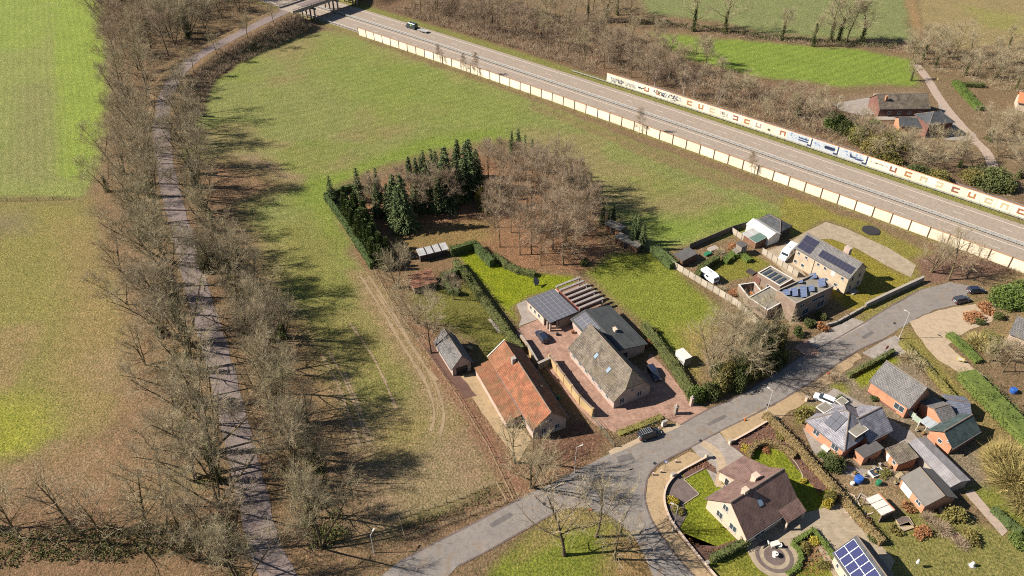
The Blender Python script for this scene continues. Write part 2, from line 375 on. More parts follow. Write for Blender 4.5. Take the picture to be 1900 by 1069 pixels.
# gardens
paint([(848, 470), (890, 452), (908, 488), (945, 488), (985, 508), (1062, 512), (1068, 526), (1012, 542), (985, 548), (950, 570), (965, 602), (925, 562), (880, 512)], (140, 150, 36), .6, 1, 0, 0, 1, .2)
paint([(828, 530), (900, 528), (930, 570), (962, 625), (966, 650), (930, 665), (890, 690), (870, 630), (820, 600), (780, 590), (760, 545)], (122, 122, 60), 1.5, 1, .25, 0)
paint([(1085, 505), (1130, 472), (1222, 468), (1255, 500), (1335, 572), (1322, 605), (1300, 645), (1292, 700), (1235, 650), (1180, 590), (1130, 545)], (138, 146, 60), 1.5, 1, .05, 0, 1, .4)
paint([(1265, 610), (1320, 600), (1300, 645), (1292, 705), (1262, 672)], (168, 146, 92), 2.5, .4, .5, 0, .85)
paint([(1250, 480), (1370, 440), (1470, 470), (1500, 520), (1420, 590), (1330, 540)], (150, 128, 100), 1, .1, .6, 0, 1, .2)
paint([(1312, 498), (1368, 462), (1408, 475), (1432, 490), (1385, 515), (1350, 522)], (142, 140, 62), .6, 1, .1, 0, 1, .2)
paint([(1462, 362), (1560, 398), (1665, 440), (1760, 478), (1770, 520), (1690, 520), (1640, 470), (1560, 418), (1530, 408), (1470, 442), (1430, 415)], (150, 144, 70), 1.2, .9, .3, 0)
paint([(1505, 440), (1545, 436), (1640, 490), (1700, 525), (1620, 585), (1560, 570), (1480, 470)], (152, 142, 58), 1, 1, .15, 0, 1, .3)
paint([(1560, 605), (1640, 560), (1722, 520), (1750, 530), (1700, 545), (1600, 612)], (148, 140, 84), .8, .8, .3, 0, 1, .3)
paint([(1690, 480), (1760, 460), (1880, 490), (1890, 545), (1790, 520), (1720, 525)], (132, 104, 92), 1.5, .1, 1, 0)
paint([(1800, 520), (1960, 480), (1960, 640), (1800, 650), (1790, 590)], (150, 132, 96), 2, .4, .6, 0)
paint([(1660, 600), (1690, 600), (1760, 660), (1840, 750), (1960, 860), (1960, 1000), (1800, 860), (1740, 720)], (150, 134, 88), 1.2, .6, .4, 0)
paint([(1672, 628), (1690, 616), (1735, 668), (1790, 735), (1770, 740), (1700, 660)], (150, 142, 74), .8, .9, .2, 0, .9, .3)
paint([(1480, 700), (1560, 690), (1640, 650), (1700, 680), (1800, 800), (1840, 920), (1700, 900), (1560, 880), (1500, 800)], (150, 138, 118), 1, 0, .4, 0, .9, .2)
paint([(1574, 690), (1650, 655), (1672, 668), (1600, 722)], (140, 146, 48), .6, 1, 0, 0, 1, .2)
paint([(1540, 715), (1562, 702), (1580, 725), (1562, 740)], (142, 142, 70), .7, 1, .1, 0, 1, .2)
paint([(1480, 750), (1520, 755), (1500, 775), (1480, 790)], (140, 142, 66), .7, 1, .1, 0, 1, .2)
paint([(1620, 900), (1700, 930), (1800, 960), (1900, 1000), (1960, 1100), (1640, 1100), (1560, 960)], (140, 138, 78), 1.5, 1, .3, 0)
paint([(1560, 890), (1640, 880), (1680, 930), (1640, 960), (1580, 930)], (158, 138, 108), 1, .1, .6, 0, .9)
paint([(1790, 905), (1960, 900), (1960, 1010), (1880, 990)], (135, 142, 62), 1, 1, .1, 0, .9)
paint([(880, 1100), (930, 1030), (985, 985), (1040, 948), (1085, 944), (1135, 960), (1175, 992), (1196, 1035), (1215, 1100)], (128, 138, 54), 1.2, 1, .2, 0, 1, .4)
paint([(985, 985), (1040, 948), (1085, 944), (1135, 960), (1110, 980), (1040, 985), (960, 1030)], (158, 132, 96), 1.5, .3, .8, 0, .6)
paint([(1130, 990), (1200, 1000), (1230, 1100), (1120, 1100)], (156, 126, 92), 2, .2, .9, 0, .8)
paint([(740, 980), (940, 905), (960, 935), (870, 975), (740, 1040)], (136, 112, 90), 1.2, .2, .9, 0, .9)
paint([(985, 880), (1075, 850), (1120, 835), (1130, 845), (1060, 880), (990, 915)], (150, 120, 94), 1, .1, .9, 0, .9)
paint([(1236, 900), (1300, 850), (1420, 780), (1480, 830), (1545, 910), (1500, 985), (1380, 1010), (1320, 1060), (1262, 990)], (138, 146, 48), .4, 1, 0, 0, 1, .1)
paint([(1380, 1010), (1420, 1000), (1470, 1060), (1600, 1000), (1660, 1092), (1340, 1092), (1320, 1040)], (138, 140, 58), .6, 1, .1, 0, 1, .2)

def grid_mesh():
    ny, nx = GX.shape; V = np.stack([GX.ravel(), GY.ravel(), GZ.ravel()], 1)
    i = np.arange(ny * nx).reshape(ny, nx)
    F = np.stack([i[:-1, :-1].ravel(), i[:-1, 1:].ravel(), i[1:, 1:].ravel(), i[1:, :-1].ravel()], 1)
    return V, F
m, t, b = new_mat('ground_mat', 0.95, 0.1)
at = N(t, 'ShaderNodeAttribute', attribute_name='soil'); am = N(t, 'ShaderNodeAttribute', attribute_name='cover')
sep = N(t, 'ShaderNodeSeparateColor'); t.links.new(am.outputs['Color'], sep.inputs[0])
co = N(t, 'ShaderNodeTexCoord').outputs['Object']
c = at.outputs['Color']
f0 = noise(t, co, .11, 6, .65, .3, .7); f1 = noise(t, co, .55, 5, .7, .3, .7); f2 = noise(t, co, 2.4, 4, .75, .36, .64)
dk = mixc(t, 1, c, (.74, .76, .72), 'MULTIPLY'); lt = mixc(t, 1, c, (1.2, 1.15, 1.18), 'MULTIPLY')
c = mixc(t, f0, mixc(t, .5, c, dk), mixc(t, .5, c, lt))
dk = mixc(t, 1, c, (.66, .72, .58), 'MULTIPLY'); lt = mixc(t, 1, c, (1.36, 1.26, 1.34), 'MULTIPLY')
c = mixc(t, f1, mixc(t, .75, c, dk), mixc(t, .75, c, lt))
dk = mixc(t, 1, c, (.30, .38, .24), 'MULTIPLY'); lt = mixc(t, 1, c, (1.78, 1.66, 1.72), 'MULTIPLY')
c = mixc(t, f2, mixc(t, .85, c, dk), mixc(t, .85, c, lt))
# straw and dead leaves as flecks
vo = N(t, 'ShaderNodeTexVoronoi'); vo.inputs['Scale'].default_value = 3.2; t.links.new(co, vo.inputs['Vector'])
fl = N(t, 'ShaderNodeSeparateColor'); t.links.new(vo.outputs['Color'], fl.inputs[0])
lit = N(t, 'ShaderNodeMath', operation='MULTIPLY'); t.links.new(sep.outputs[1], lit.inputs[0]); t.links.new(noise(t, co, 1.6, 4, .7, .42, .6), lit.inputs[1])
lit2 = N(t, 'ShaderNodeMath', operation='MULTIPLY'); t.links.new(lit.outputs[0], lit2.inputs[0]); t.links.new(fl.outputs[0], lit2.inputs[1])
c = mixc(t, lit2.outputs[0], c, mixc(t, fl.outputs[1], base(120, 84, 62), base(196, 158, 120)))
# drill rows run away from the camera side
ra = N(t, 'ShaderNodeMapRange'); ra.inputs[1].default_value = .6; ra.inputs[2].default_value = .8; t.links.new(sep.outputs[2], ra.inputs[0])
def rows(theta, scale, amount, mask, invert):
    global c
    mp = N(t, 'ShaderNodeMapping'); mp.inputs['Rotation'].default_value = (0, 0, R(-theta)); t.links.new(co, mp.inputs[0])
    wv = N(t, 'ShaderNodeTexWave', bands_direction='Y'); wv.inputs['Scale'].default_value = scale; wv.inputs['Distortion'].default_value = 2.5; wv.inputs['Detail'].default_value = 3; wv.inputs['Detail Scale'].default_value = .35
    t.links.new(mp.outputs[0], wv.inputs['Vector'])
    k = N(t, 'ShaderNodeMath', operation='MULTIPLY'); t.links.new(wv.outputs['Fac'], k.inputs[0]); t.links.new(mask, k.inputs[1])
    k2 = N(t, 'ShaderNodeMath', operation='MULTIPLY'); t.links.new(k.outputs[0], k2.inputs[0]); k2.inputs[1].default_value = amount
    c = mixc(t, k2.outputs[0], c, mixc(t, 1, c, (.62, .68, .6), 'MULTIPLY'))
rows(117.0, .13, .28, ra.outputs[0], False); rb_ = N(t, 'ShaderNodeMath', operation='SUBTRACT'); t.links.new(sep.outputs[2], rb_.inputs[0]); t.links.new(ra.outputs[0], rb_.inputs[1]); rb_.use_clamp = True
rows(32.1, .075, .9, rb_.outputs[0], False)
t.links.new(c, b.inputs['Base Color'])
add = N(t, 'ShaderNodeMath', operation='ADD'); t.links.new(f1, add.inputs[0]); t.links.new(f2, add.inputs[1]); bump(t, b, add.outputs[0], .7, .14)
GROUND = m
V, F = grid_mesh(); V[:, 2] += (fbm(V[:, 0], V[:, 1], 3.0, 40, 3) - .5) * .04 - .02
gm = mesh_np('ground', V, F, [m], True)
for nm, arr in (('soil', colr), ('cover', msk)):
    a = gm.color_attributes.new(nm, 'FLOAT_COLOR', 'POINT'); d = np.ones((arr.shape[0] * arr.shape[1], 4), np.float32); d[:, :3] = arr.reshape(-1, 3); a.data.foreach_set('color', d.ravel())
go = link(bpy.data.objects.new('ground', gm)); go['kind'] = 'structure'

# ================================================================== ROADS AND PAVING
def ground_mat(name, c, grain=9.0, var=.16, big=.25, rough=.9, crack=0.0, patch=None, patch_lo=.55):
    m, t, b = new_mat(name, rough, .2); co = N(t, 'ShaderNodeTexCoord').outputs['Object']
    a = mixc(t, noise(t, co, big, 5, .6, .3, .7), sc3(c, 1 - var), sc3(c, 1 + var))
    a = mixc(t, .5, a, mixc(t, noise(t, co, grain, 3, .6, .35, .65), sc3(c, 1 - var * 1.6), sc3(c, 1 + var * 1.4)))
    a = mixc(t, noise(t, co, .9, 6, .7, .46, .74), a, sc3(c, .68))
    if patch: a = mixc(t, noise(t, co, .5, 6, .7, patch_lo, patch_lo + .18), a, patch)
    if crack:
        vo = N(t, 'ShaderNodeTexVoronoi', feature='DISTANCE_TO_EDGE'); vo.inputs['Scale'].default_value = crack; t.links.new(co, vo.inputs['Vector'])
        r = N(t, 'ShaderNodeMapRange'); r.inputs[1].default_value = .0; r.inputs[2].default_value = .02; r.inputs[3].default_value = .6; r.inputs[4].default_value = 0; t.links.new(vo.outputs[0], r.inputs[0])
        a = mixc(t, r.outputs[0], a, sc3(c, .45))
    t.links.new(a, b.inputs['Base Color']); bump(t, b, noise(t, co, grain * 2, 3), .3, .02); return m
LITTER = tuple(base(150, 118, 90))
ASPH = ground_mat('street_asphalt', tuple(base(158, 149, 141)), var=.2, patch=tuple(base(150, 128, 104)), patch_lo=.52)
AVEM = ground_mat('avenue_asphalt', tuple(base(150, 134, 128)), patch=tuple(base(146, 116, 94)), patch_lo=.56)
CONC = ground_mat('motorway_concrete', tuple(base(184, 167, 150)), grain=3, var=.07, big=.08)
GRAV = ground_mat('tan_gravel', tuple(base(196, 168, 130)), grain=5, var=.2)
SAND = ground_mat('sandy_path', tuple(base(206, 182, 152)), grain=3, var=.12, patch=tuple(base(160, 134, 104)), patch_lo=.6)
PINK = ground_mat('path_concrete', tuple(base(198, 176, 158)), grain=3, var=.1)
DARKG = ground_mat('dark_bed', tuple(base(128, 112, 106)), grain=6, var=.25)
SOIL = ground_mat('bed_soil', tuple(base(122, 92, 80)), grain=5, var=.3)
PAVR = brick_mat('red_pavers', tuple(base(168, 130, 112)), tuple(base(200, 162, 140)), tuple(base(138, 108, 94)), .42, .3, .012, .9, .2, tuple(base(150, 118, 100)), (.5, .8))
PAVG = brick_mat('grey_pavers', tuple(base(168, 156, 146)), tuple(base(186, 174, 162)), tuple(base(140, 130, 120)), .42, .42, .012, .9, .2)
PAVB = brick_mat('beige_pavers', tuple(base(176, 158, 132)), tuple(base(196, 178, 152)), tuple(base(150, 134, 112)), .5, .3, .012, .9, .2)
KERB = plain('kerb_concrete', tuple(base(198, 182, 160)), .9, .2)
WLINE = plain('road_paint', tuple(base(238, 226, 212)), .8, .12)
LAWN = None
def refine(poly, step=3.0, jit=0.0, seed=1):
    out = []; r = random.Random(seed); n = len(poly)
    for i in range(n):
        a, c = poly[i], poly[(i + 1) % n]; L = math.hypot(c[0] - a[0], c[1] - a[1]); k = max(1, int(L / step))
        for j in range(k):
            q = j / k; out.append((a[0] + (c[0] - a[0]) * q + r.uniform(-jit, jit), a[1] + (c[1] - a[1]) * q + r.uniform(-jit, jit)))
    return out
def area(p): return sum(p[i][0] * p[(i + 1) % len(p)][1] - p[(i + 1) % len(p)][0] * p[i][1] for i in range(len(p))) / 2
def curve_px(px, n=5, closed=True):
    P = np.array(px, float); k = len(P); out = []
    for i in range(k if closed else k - 1):
        q = [P[(i - 1) % k], P[i], P[(i + 1) % k], P[(i + 2) % k]] if closed else [P[max(i - 1, 0)], P[i], P[i + 1], P[min(i + 2, k - 1)]]
        for t_ in np.linspace(0, 1, n, endpoint=False):
            a, b_, c_, d = q; out.append(tuple(0.5 * (2 * b_ + (c_ - a) * t_ + (2 * a - 5 * b_ + 4 * c_ - d) * t_ * t_ + (3 * b_ - a - 3 * c_ + d) * t_ ** 3)))
    if not closed: out.append(tuple(P[-1]))
    return out
def sheet(name, px, z, mat, jit=0.0, curved=0, kind='structure', step=2.0, wpoly=None):
    poly = wpoly if wpoly is not None else GP(curve_px(px, curved) if curved else px)
    if area(poly) < 0: poly = poly[::-1]
    poly = refine(poly, step, jit, len(name) + len(poly)) if jit else poly
    mb = MB(); mb.prism(poly, -.05, z); return mb.build(name, mat, kind=kind)
def ribbon(name, P, wd, z, mat, kind='structure', parent=None, jit=0.0):
    """flat band along plan points (x, y[, z])"""
    P = [tuple(p) for p in P]; n = len(P); mb = MB(); Lf = []; Rt = []; r = random.Random(n)
    for i in range(n):
        a = P[max(i - 1, 0)]; c = P[min(i + 1, n - 1)]; dx, dy = c[0] - a[0], c[1] - a[1]; l = math.hypot(dx, dy) or 1e-6
        zz = z + (P[i][2] if len(P[i]) > 2 else 0); h = wd / 2 + r.uniform(-jit, jit)
        Lf.append((P[i][0] - dy / l * h, P[i][1] + dx / l * h, zz)); h = wd / 2 + r.uniform(-jit, jit); Rt.append((P[i][0] + dy / l * h, P[i][1] - dx / l * h, zz))
    for i in range(n - 1): mb.face([Rt[i], Rt[i + 1], Lf[i + 1], Lf[i]])
    return mb.build(name, mat, parent, kind=kind if parent is None else None)
STREET = [(690, 1085), (740, 1042), (800, 1010), (870, 975), (930, 943), (985, 915), (1030, 893), (1080, 868), (1130, 842), (1180, 822), (1222, 806), (1262, 790), (1312, 762), (1372, 735), (1440, 692), (1490, 661), (1540, 636), (1600, 602), (1660, 565), (1712, 537), (1762, 524), (1800, 530),
          (1790, 562), (1735, 575), (1700, 592), (1640, 628), (1590, 650), (1540, 684), (1480, 724), (1410, 763), (1340, 797), (1282, 829), (1240, 850), (1215, 866), (1200, 889), (1196, 925), (1207, 962), (1232, 1004), (1266, 1046), (1310, 1092), (1222, 1092), (1196, 1030), (1172, 988), (1132, 957), (1082, 941), (1040, 946), (982, 978), (905, 1022), (850, 1050), (810, 1092)]
sheet('street', STREET, .03, ASPH, .12, 0)
ribbon('avenue', [(x, y, z) for x, y, z in AVP], 5.2, .035, AVEM, jit=.25)
# service road behind the far noise wall
ribbon('service_road', [MW(s, 33.5) for s in np.linspace(mw_s(18), mw_s(220), 60)], 5.0, .03, AVEM, jit=.2)
ribbon('lane', smooth_path([(*G(u, v), 0) for u, v in ((1700, 120), (1722, 148), (1742, 182), (1772, 220), (1806, 258), (1832, 285), (1850, 330))], 4)[:, :2], 3.2, .034, PINK, jit=.1)
TRK = ground_mat('bare_earth', tuple(base(176, 152, 120)), grain=4, var=.2)
for k_, tr in enumerate(([(668, 512), (700, 560), (735, 620), (768, 676), (790, 712), (803, 745), (806, 775), (798, 800)], [(684, 512), (716, 560), (752, 620), (786, 676), (806, 708), (820, 745), (824, 775), (816, 806)], [(700, 545), (742, 610), (782, 670), (812, 706)], [(722, 600), (760, 660), (790, 705)], [(598, 660), (620, 700), (645, 760), (668, 830)], [(612, 655), (636, 700), (662, 760), (684, 825)], [(640, 690), (668, 760), (690, 815)], [(650, 600), (690, 660), (720, 720), (735, 760)])):
    ribbon('tyre_track', GP(curve_px(tr, 4, False)), .5, .006 + .0011 * k_, TRK, jit=.16)
PATCH = ground_mat('fresh_asphalt', tuple(base(128, 120, 116)), var=.12)
for u_, v_, a_, l_, w2_ in ((1160, 850, .3, 3.2, 1.6), (1330, 780, .55, 5.0, .8), (1470, 705, .7, 3.5, 1.2), (1610, 622, .6, 4.0, .9), (1240, 960, -1.0, 3.0, 1.2), (930, 965, .6, 4.5, 1.0), (1100, 905, .2, 2.4, 2.0)):
    x_, y_ = G(u_, v_); c_, s_ = math.cos(a_), math.sin(a_); sheet('asphalt_patch', None, .0345, PATCH, .05, wpoly=[(x_ + c_ * p - s_ * q, y_ + s_ * p + c_ * q) for p, q in ((-l_ / 2, -w2_ / 2), (l_ / 2, -w2_ / 2), (l_ / 2, w2_ / 2), (-l_ / 2, w2_ / 2))])
sheet('farm_court', [(958, 612), (1008, 588), (1040, 606), (1080, 600), (1120, 640), (1195, 690), (1206, 655), (1238, 688), (1282, 745), (1316, 760), (1264, 789), (1228, 772), (1143, 803), (1103, 788), (1050, 732), (1010, 682), (968, 642)], .034, PAVR)
sheet('farm_terrace', [(958, 565), (1000, 546), (1042, 596), (1004, 590), (962, 606), (968, 590)], .03, PAVG)
sheet('garden_slab', [(905, 592), (928, 590), (945, 608), (925, 618)], .03, PAVG)
sheet('shed_yard', [(850, 700), (884, 692), (932, 760), (985, 815), (960, 860), (905, 780)], .02, GRAV, .2)
sheet('shed_path', [(800, 640), (815, 655), (868, 712), (884, 735), (862, 740), (810, 676), (790, 650)], .022, SOIL, .15)
sheet('house_drive', [(1412, 470), (1470, 446), (1492, 432), (1532, 412), (1565, 422), (1648, 460), (1700, 492), (1690, 515), (1640, 490), (1592, 462), (1545, 444), (1512, 444), (1488, 470), (1490, 505), (1530, 560), (1500, 560), (1458, 508), (1440, 490)], .024, PAVB, 0, 0)
sheet('front_drive', [(1474, 645), (1520, 620), (1562, 600), (1582, 590), (1612, 600), (1540, 637), (1496, 660)], .034, PAVG)
sheet('house_drive', [(1474, 643), (1500, 668), (1522, 656), (1497, 630)], .038, PAVR)
sheet('sand_turnaround', [(1688, 597), (1740, 575), (1800, 566), (1850, 560), (1838, 596), (1800, 612), (1760, 640), (1800, 680), (1830, 700), (1795, 700), (1740, 668), (1700, 620)], .036, SAND, .25)
sheet('street_corner', [(1600, 655), (1640, 632), (1662, 622), (1690, 655), (1655, 660), (1625, 668)], .036, PAVG)
sheet('gravel_verge', [(1336, 801), (1402, 764), (1432, 776), (1351, 822)], .034, GRAV, .05)
sheet('gravel_verge', [(1226, 866), (1280, 838), (1312, 850), (1262, 878), (1238, 900), (1233, 940), (1246, 978), (1318, 1066), (1340, 1092), (1312, 1092), (1268, 1044), (1234, 1002), (1209, 962), (1198, 925), (1202, 890)], .036, GRAV, .05)
sheet('stone_drive', [(1282, 830), (1335, 803), (1352, 823), (1388, 852), (1352, 890), (1330, 905), (1300, 850)], .038, PAVG)
ribbon('cream_path', smooth_path([(*G(u, v), 0) for u, v in ((1302, 822), (1320, 832), (1336, 850), (1340, 872), (1336, 893), (1333, 903))], 5)[:, :2], 1.7, .044, SAND)
sheet('lawn_bed', [(1232, 905), (1262, 876), (1270, 890), (1296, 918), (1268, 936), (1275, 955), (1258, 985), (1240, 945)], .05, DARKG)
sheet('flower_bed', [(1262, 872), (1308, 852), (1328, 870), (1330, 880), (1310, 870), (1272, 888)], .052, SOIL)
sheet('flower_bed', [(1352, 824), (1428, 780), (1470, 820), (1540, 905), (1520, 915), (1488, 880), (1450, 835), (1415, 822), (1388, 836), (1382, 846)], .05, SOIL)
sheet('flower_bed', [(1262, 987), (1275, 1010), (1330, 1014), (1370, 1000), (1380, 1008), (1322, 1032), (1305, 1045)], .058, SOIL)
sheet('dirt_verge', [(1404, 768), (1478, 727), (1540, 688), (1590, 654), (1598, 664), (1560, 698), (1530, 718), (1492, 748), (1440, 782)], .027, GRAV, .35)
sheet('dirt_verge', [(1130, 838), (1180, 815), (1222, 799), (1262, 783), (1266, 790), (1222, 808), (1180, 824), (1134, 845)], .0335, SAND, .2)
for px_ in ([(1262, 789), (1312, 761), (1372, 734), (1440, 691), (1490, 660), (1540, 635), (1600, 601), (1660, 564), (1712, 536)], [(1640, 629), (1590, 651), (1540, 685), (1480, 725), (1410, 764), (1340, 798), (1282, 830), (1240, 851), (1215, 867), (1201, 889), (1197, 925), (1208, 962), (1233, 1004), (1267, 1046), (1311, 1092)], [(740, 1043), (800, 1011), (870, 976), (930, 944), (985, 916)], [(850, 1050), (905, 1022), (982, 978), (1040, 946)]):
    ribbon('gutter_strip', GP(curve_px(px_, 4, False)), .32, .0405, DARKG)
sheet('house_paving', [(1380, 1008), (1440, 965), (1500, 950), (1540, 940), (1560, 930), (1660, 1040), (1640, 1092), (1560, 1092), (1530, 1040), (1500, 985), (1470, 1000), (1490, 1030), (1470, 1060), (1420, 1060), (1390, 1030)], .036, PAVB)
sheet('side_path', [(1530, 735), (1548, 720), (1580, 738), (1690, 800), (1720, 830), (1690, 838), (1640, 800)], .036, PAVG)
sheet('side_path', [(1490, 796), (1504, 790), (1530, 832), (1560, 862), (1610, 872), (1640, 880), (1600, 890), (1545, 870), (1510, 840)], .036, PAVG)
sheet('back_path', [(1790, 915), (1805, 908), (1870, 985), (1860, 995)], .036, PINK)
sheet('top_house_yard', [(1545, 192), (1620, 180), (1660, 205), (1600, 215), (1560, 205)], .03, PAVG)
sheet('top_house_yard', [(1740, 190), (1775, 225), (1812, 250), (1806, 262), (1750, 260), (1765, 235), (1745, 215)], .03, PAVG)
# ================================================================== MOTORWAY
S0, S1 = mw_s(-175), mw_s(225)
def mwband(name, o0, o1, z, mat, s0=S0, s1=S1, step=6.0, parent=None):
    S = np.linspace(s0, s1, max(2, int((s1 - s0) / step))); mb = MB()
    for a, c in zip(S[:-1], S[1:]): mb.face([(*MW(a, o0), z), (*MW(c, o0), z), (*MW(c, o1), z), (*MW(a, o1), z)])
    return mb.build(name, mat, parent, kind='structure' if parent is None else None)
mwband('motorway', 1.6, 24.3, .03, CONC)
# painted lines, sheets 4 mm above the concrete
for nm, o in (('edge_line', 4.0), ('edge_line', 11.3), ('edge_line', 15.0), ('edge_line', 22.2)): mwband(nm, o - .14, o + .14, .036, WLINE)
dash = MB().box(-1.5, 1.5, -.09, .09, 0, .004).mesh('lane_dash', [WLINE])
lanes = thing('lane_marking', 'white dashed lane markings of the motorway', 'road marking')
for o in (7.5, 18.5):
    s = S0 + 3
    while s < S1:
        a, c = MW(s - 1.4, o), MW(s + 1.4, o); inst('dash', dash, lanes, (*MW(s, o), .034), math.atan2(c[1] - a[1], c[0] - a[0])); s += 12.5
# joints in the concrete slabs
JOINT = plain('joint_tar', tuple(base(160, 138, 120)), .9)
jm = MB()
s = S0
while s < S1:
    a0, a1, b0, b1 = MW(s, 1.6), MW(s, 12.6), MW(s + .06, 12.6), MW(s + .06, 1.6); jm.face([(*b1, .0325), (*b0, .0325), (*a1, .0325), (*a0, .0325)][::-1])
    a0, a1, b0, b1 = MW(s, 13.6), MW(s, 24.3), MW(s + .06, 24.3), MW(s + .06, 13.6); jm.face([(*b1, .0325), (*b0, .0325), (*a1, .0325), (*a0, .0325)][::-1]); s += 6.0
jm.build('slab_joints', JOINT, kind='structure')
STEEL = plain('galvanised_steel', tuple(base(214, 212, 206)), .5, .12, metal=.3)
POSTM = plain('guardrail_post', tuple(base(120, 120, 116)), .6, .15, metal=.3)
def guardrail(label, o, s0, s1, double=False, every=4.0):
    root = thing('guardrail', label, 'guardrail', (*MW((s0 + s1) / 2, o), 0)); root.location = (0, 0, 0)
    post = MB().box(-.07, .07, -.06, .06, 0, .78).mesh('post', [POSTM])
    rail = MB(); n = int((s1 - s0) / 4); S = np.linspace(s0, s1, n + 1)
    for side in ((-.28, .28) if double else (0,)):
        for a, c in zip(S[:-1], S[1:]):
            A, C = MW(a, o + side), MW(c, o + side)
            rail.bar(A, C, .08, .12, .66); rail.bar(A, C, .05, .1, .5); rail.bar(A, C, .08, .12, .4)
        if double is False: pass
    if double:
        for a in np.arange(s0, s1, 2.0): rail.bar(MW(a, o - .28), MW(a, o + .28), .22, .1, .62)
    rail.build('rail', STEEL, root)
    k = 0; s = s0 + .5
    while s < s1 and k < 300:
        p = MW(s, o); inst('post', post, root, (p[0], p[1], 0), math.atan2(MW(s + 1, o)[1] - p[1], MW(s + 1, o)[0] - p[0])); s += every; k += 1
    return root
guardrail('double steel guardrail along the motorway median', 12.9, S0, S1, True, 2.0 if S1 - S0 < 600 else 4.0)
guardrail('single steel guardrail in front of the painted noise wall', 26.6, mw_s(6), mw_s(215), False, 2.0 if False else 2.5)
guardrail('short steel guardrail beside the motorway near the bridge', 2.2, mw_s(-100), mw_s(-64), False, 2.5)
# ---- near noise wall: cream panels between dark posts
def panel_mat(name, c, lo=.82, hi=1.06, streak=.35):
    # every panel weathers a little differently: tint by object, rain streaks, dirty foot
    m, t, b = new_mat(name, .88, .2); co = N(t, 'ShaderNodeTexCoord').outputs['Object']; oi = N(t, 'ShaderNodeObjectInfo')
    a = mixc(t, oi.outputs['Random'], sc3(c, lo), sc3(c, hi)); mp = N(t, 'ShaderNodeMapping'); mp.inputs['Scale'].default_value = (2.2, 2.2, .25); t.links.new(co, mp.inputs[0])
    ad = N(t, 'ShaderNodeVectorMath', operation='ADD'); t.links.new(mp.outputs[0], ad.inputs[0]); t.links.new(oi.outputs['Location'], ad.inputs[1])
    k = N(t, 'ShaderNodeMath', operation='MULTIPLY'); t.links.new(noise(t, ad.outputs[0], 1.0, 5, .65, .45, .75), k.inputs[0]); k.inputs[1].default_value = streak
    a = mixc(t, k.outputs[0], a, sc3((c[0] * .9, c[1] * .82, c[2] * .7), .6)); sx = N(t, 'ShaderNodeSeparateXYZ'); t.links.new(co, sx.inputs[0])
    r = N(t, 'ShaderNodeMapRange'); r.inputs[1].default_value = .0; r.inputs[2].default_value = .55; r.inputs[3].default_value = .45; r.inputs[4].default_value = 0; t.links.new(sx.outputs[2], r.inputs[0])
    a = mixc(t, r.outputs[0], a, sc3((c[0] * .8, c[1] * .78, c[2] * .6), .6)); t.links.new(a, b.inputs['Base Color']); return m
PANEL = panel_mat('cream_concrete', tuple(base(255, 240, 212, 1.3)))
CAPM = plain('wall_cap_ochre', tuple(base(214, 150, 96)), .8, .15)
DPOST = plain('wall_post_brown', tuple(base(122, 92, 70)), .8, .2)
wall = thing('noise_wall', 'cream concrete panel noise wall with dark posts beside the green meadow', 'wall')
PW = 5.05; s = mw_s(-66.5); k = 0
pan = MB().box(.06, PW - .06, -.07, .07, 0, 3.05).mesh('panel', [PANEL]); capm = MB().box(.0, PW, -.10, .10, 3.05, 3.17).mesh('cap', [CAPM])
pst = MB().box(-.13, .13, -.16, .16, 0, 3.22).mesh('post', [DPOST])
while s < S1 - 20:
    p = MW(s, 0); q = MW(s + PW, 0); rz = math.atan2(q[1] - p[1], q[0] - p[0])
    inst('post', pst, wall, (p[0], p[1], 0), rz); P_ = inst('panel', pan, wall, (p[0], p[1], 0), rz); inst('cap', capm, P_); s += PW; k += 1
p = MW(s, 0); inst('post', pst, wall, (p[0], p[1], 0), rz)
# ---- far noise wall with painted motifs
wall2 = thing('painted_noise_wall', 'cream noise wall with rust coloured letter motifs, graffiti and a blue mural', 'wall')
OFW = 28.3; HW = 3.1; s0 = mw_s(17.6); s1 = S1 - 15; PW2 = 4.0; n2 = int((s1 - s0) / PW2)
pan2 = MB().box(.015, PW2 - .015, -.1, .1, 0, HW).mesh('panel', [PANEL]); cap2 = MB().box(0, PW2, -.13, .13, HW, HW + .12).mesh('cap', [CAPM])
for i in range(n2):
    p = MW(s0 + i * PW2, OFW); q = MW(s0 + (i + 1) * PW2, OFW); rz = math.atan2(q[1] - p[1], q[0] - p[0])
    P_ = inst('panel', pan2, wall2, (p[0], p[1], 0), rz); inst('cap', cap2, P_)
_rust = {}
def paintmat(rgb):
    if rgb not in _rust: _rust[rgb] = plain('wall_paint_%d_%d_%d' % rgb, tuple(base(*rgb)), .85, .2, 2.0)
    return _rust[rgb]
def wall_x(u, v):
    """distance along the far wall of a pixel seen on it (mid height)"""
    best = (1e9, 0)
    for s in np.arange(s0 - 5, s1 + 5, .25):
        x, y = MW(s, OFW - .11); dz = CAM_H - 1.5; zc = y * math.cos(PITCH) + dz * math.sin(PITCH); uu = 950 + FPX * x / zc
        if abs(uu - u) < best[0]: best = (abs(uu - u), s)
    return best[1]
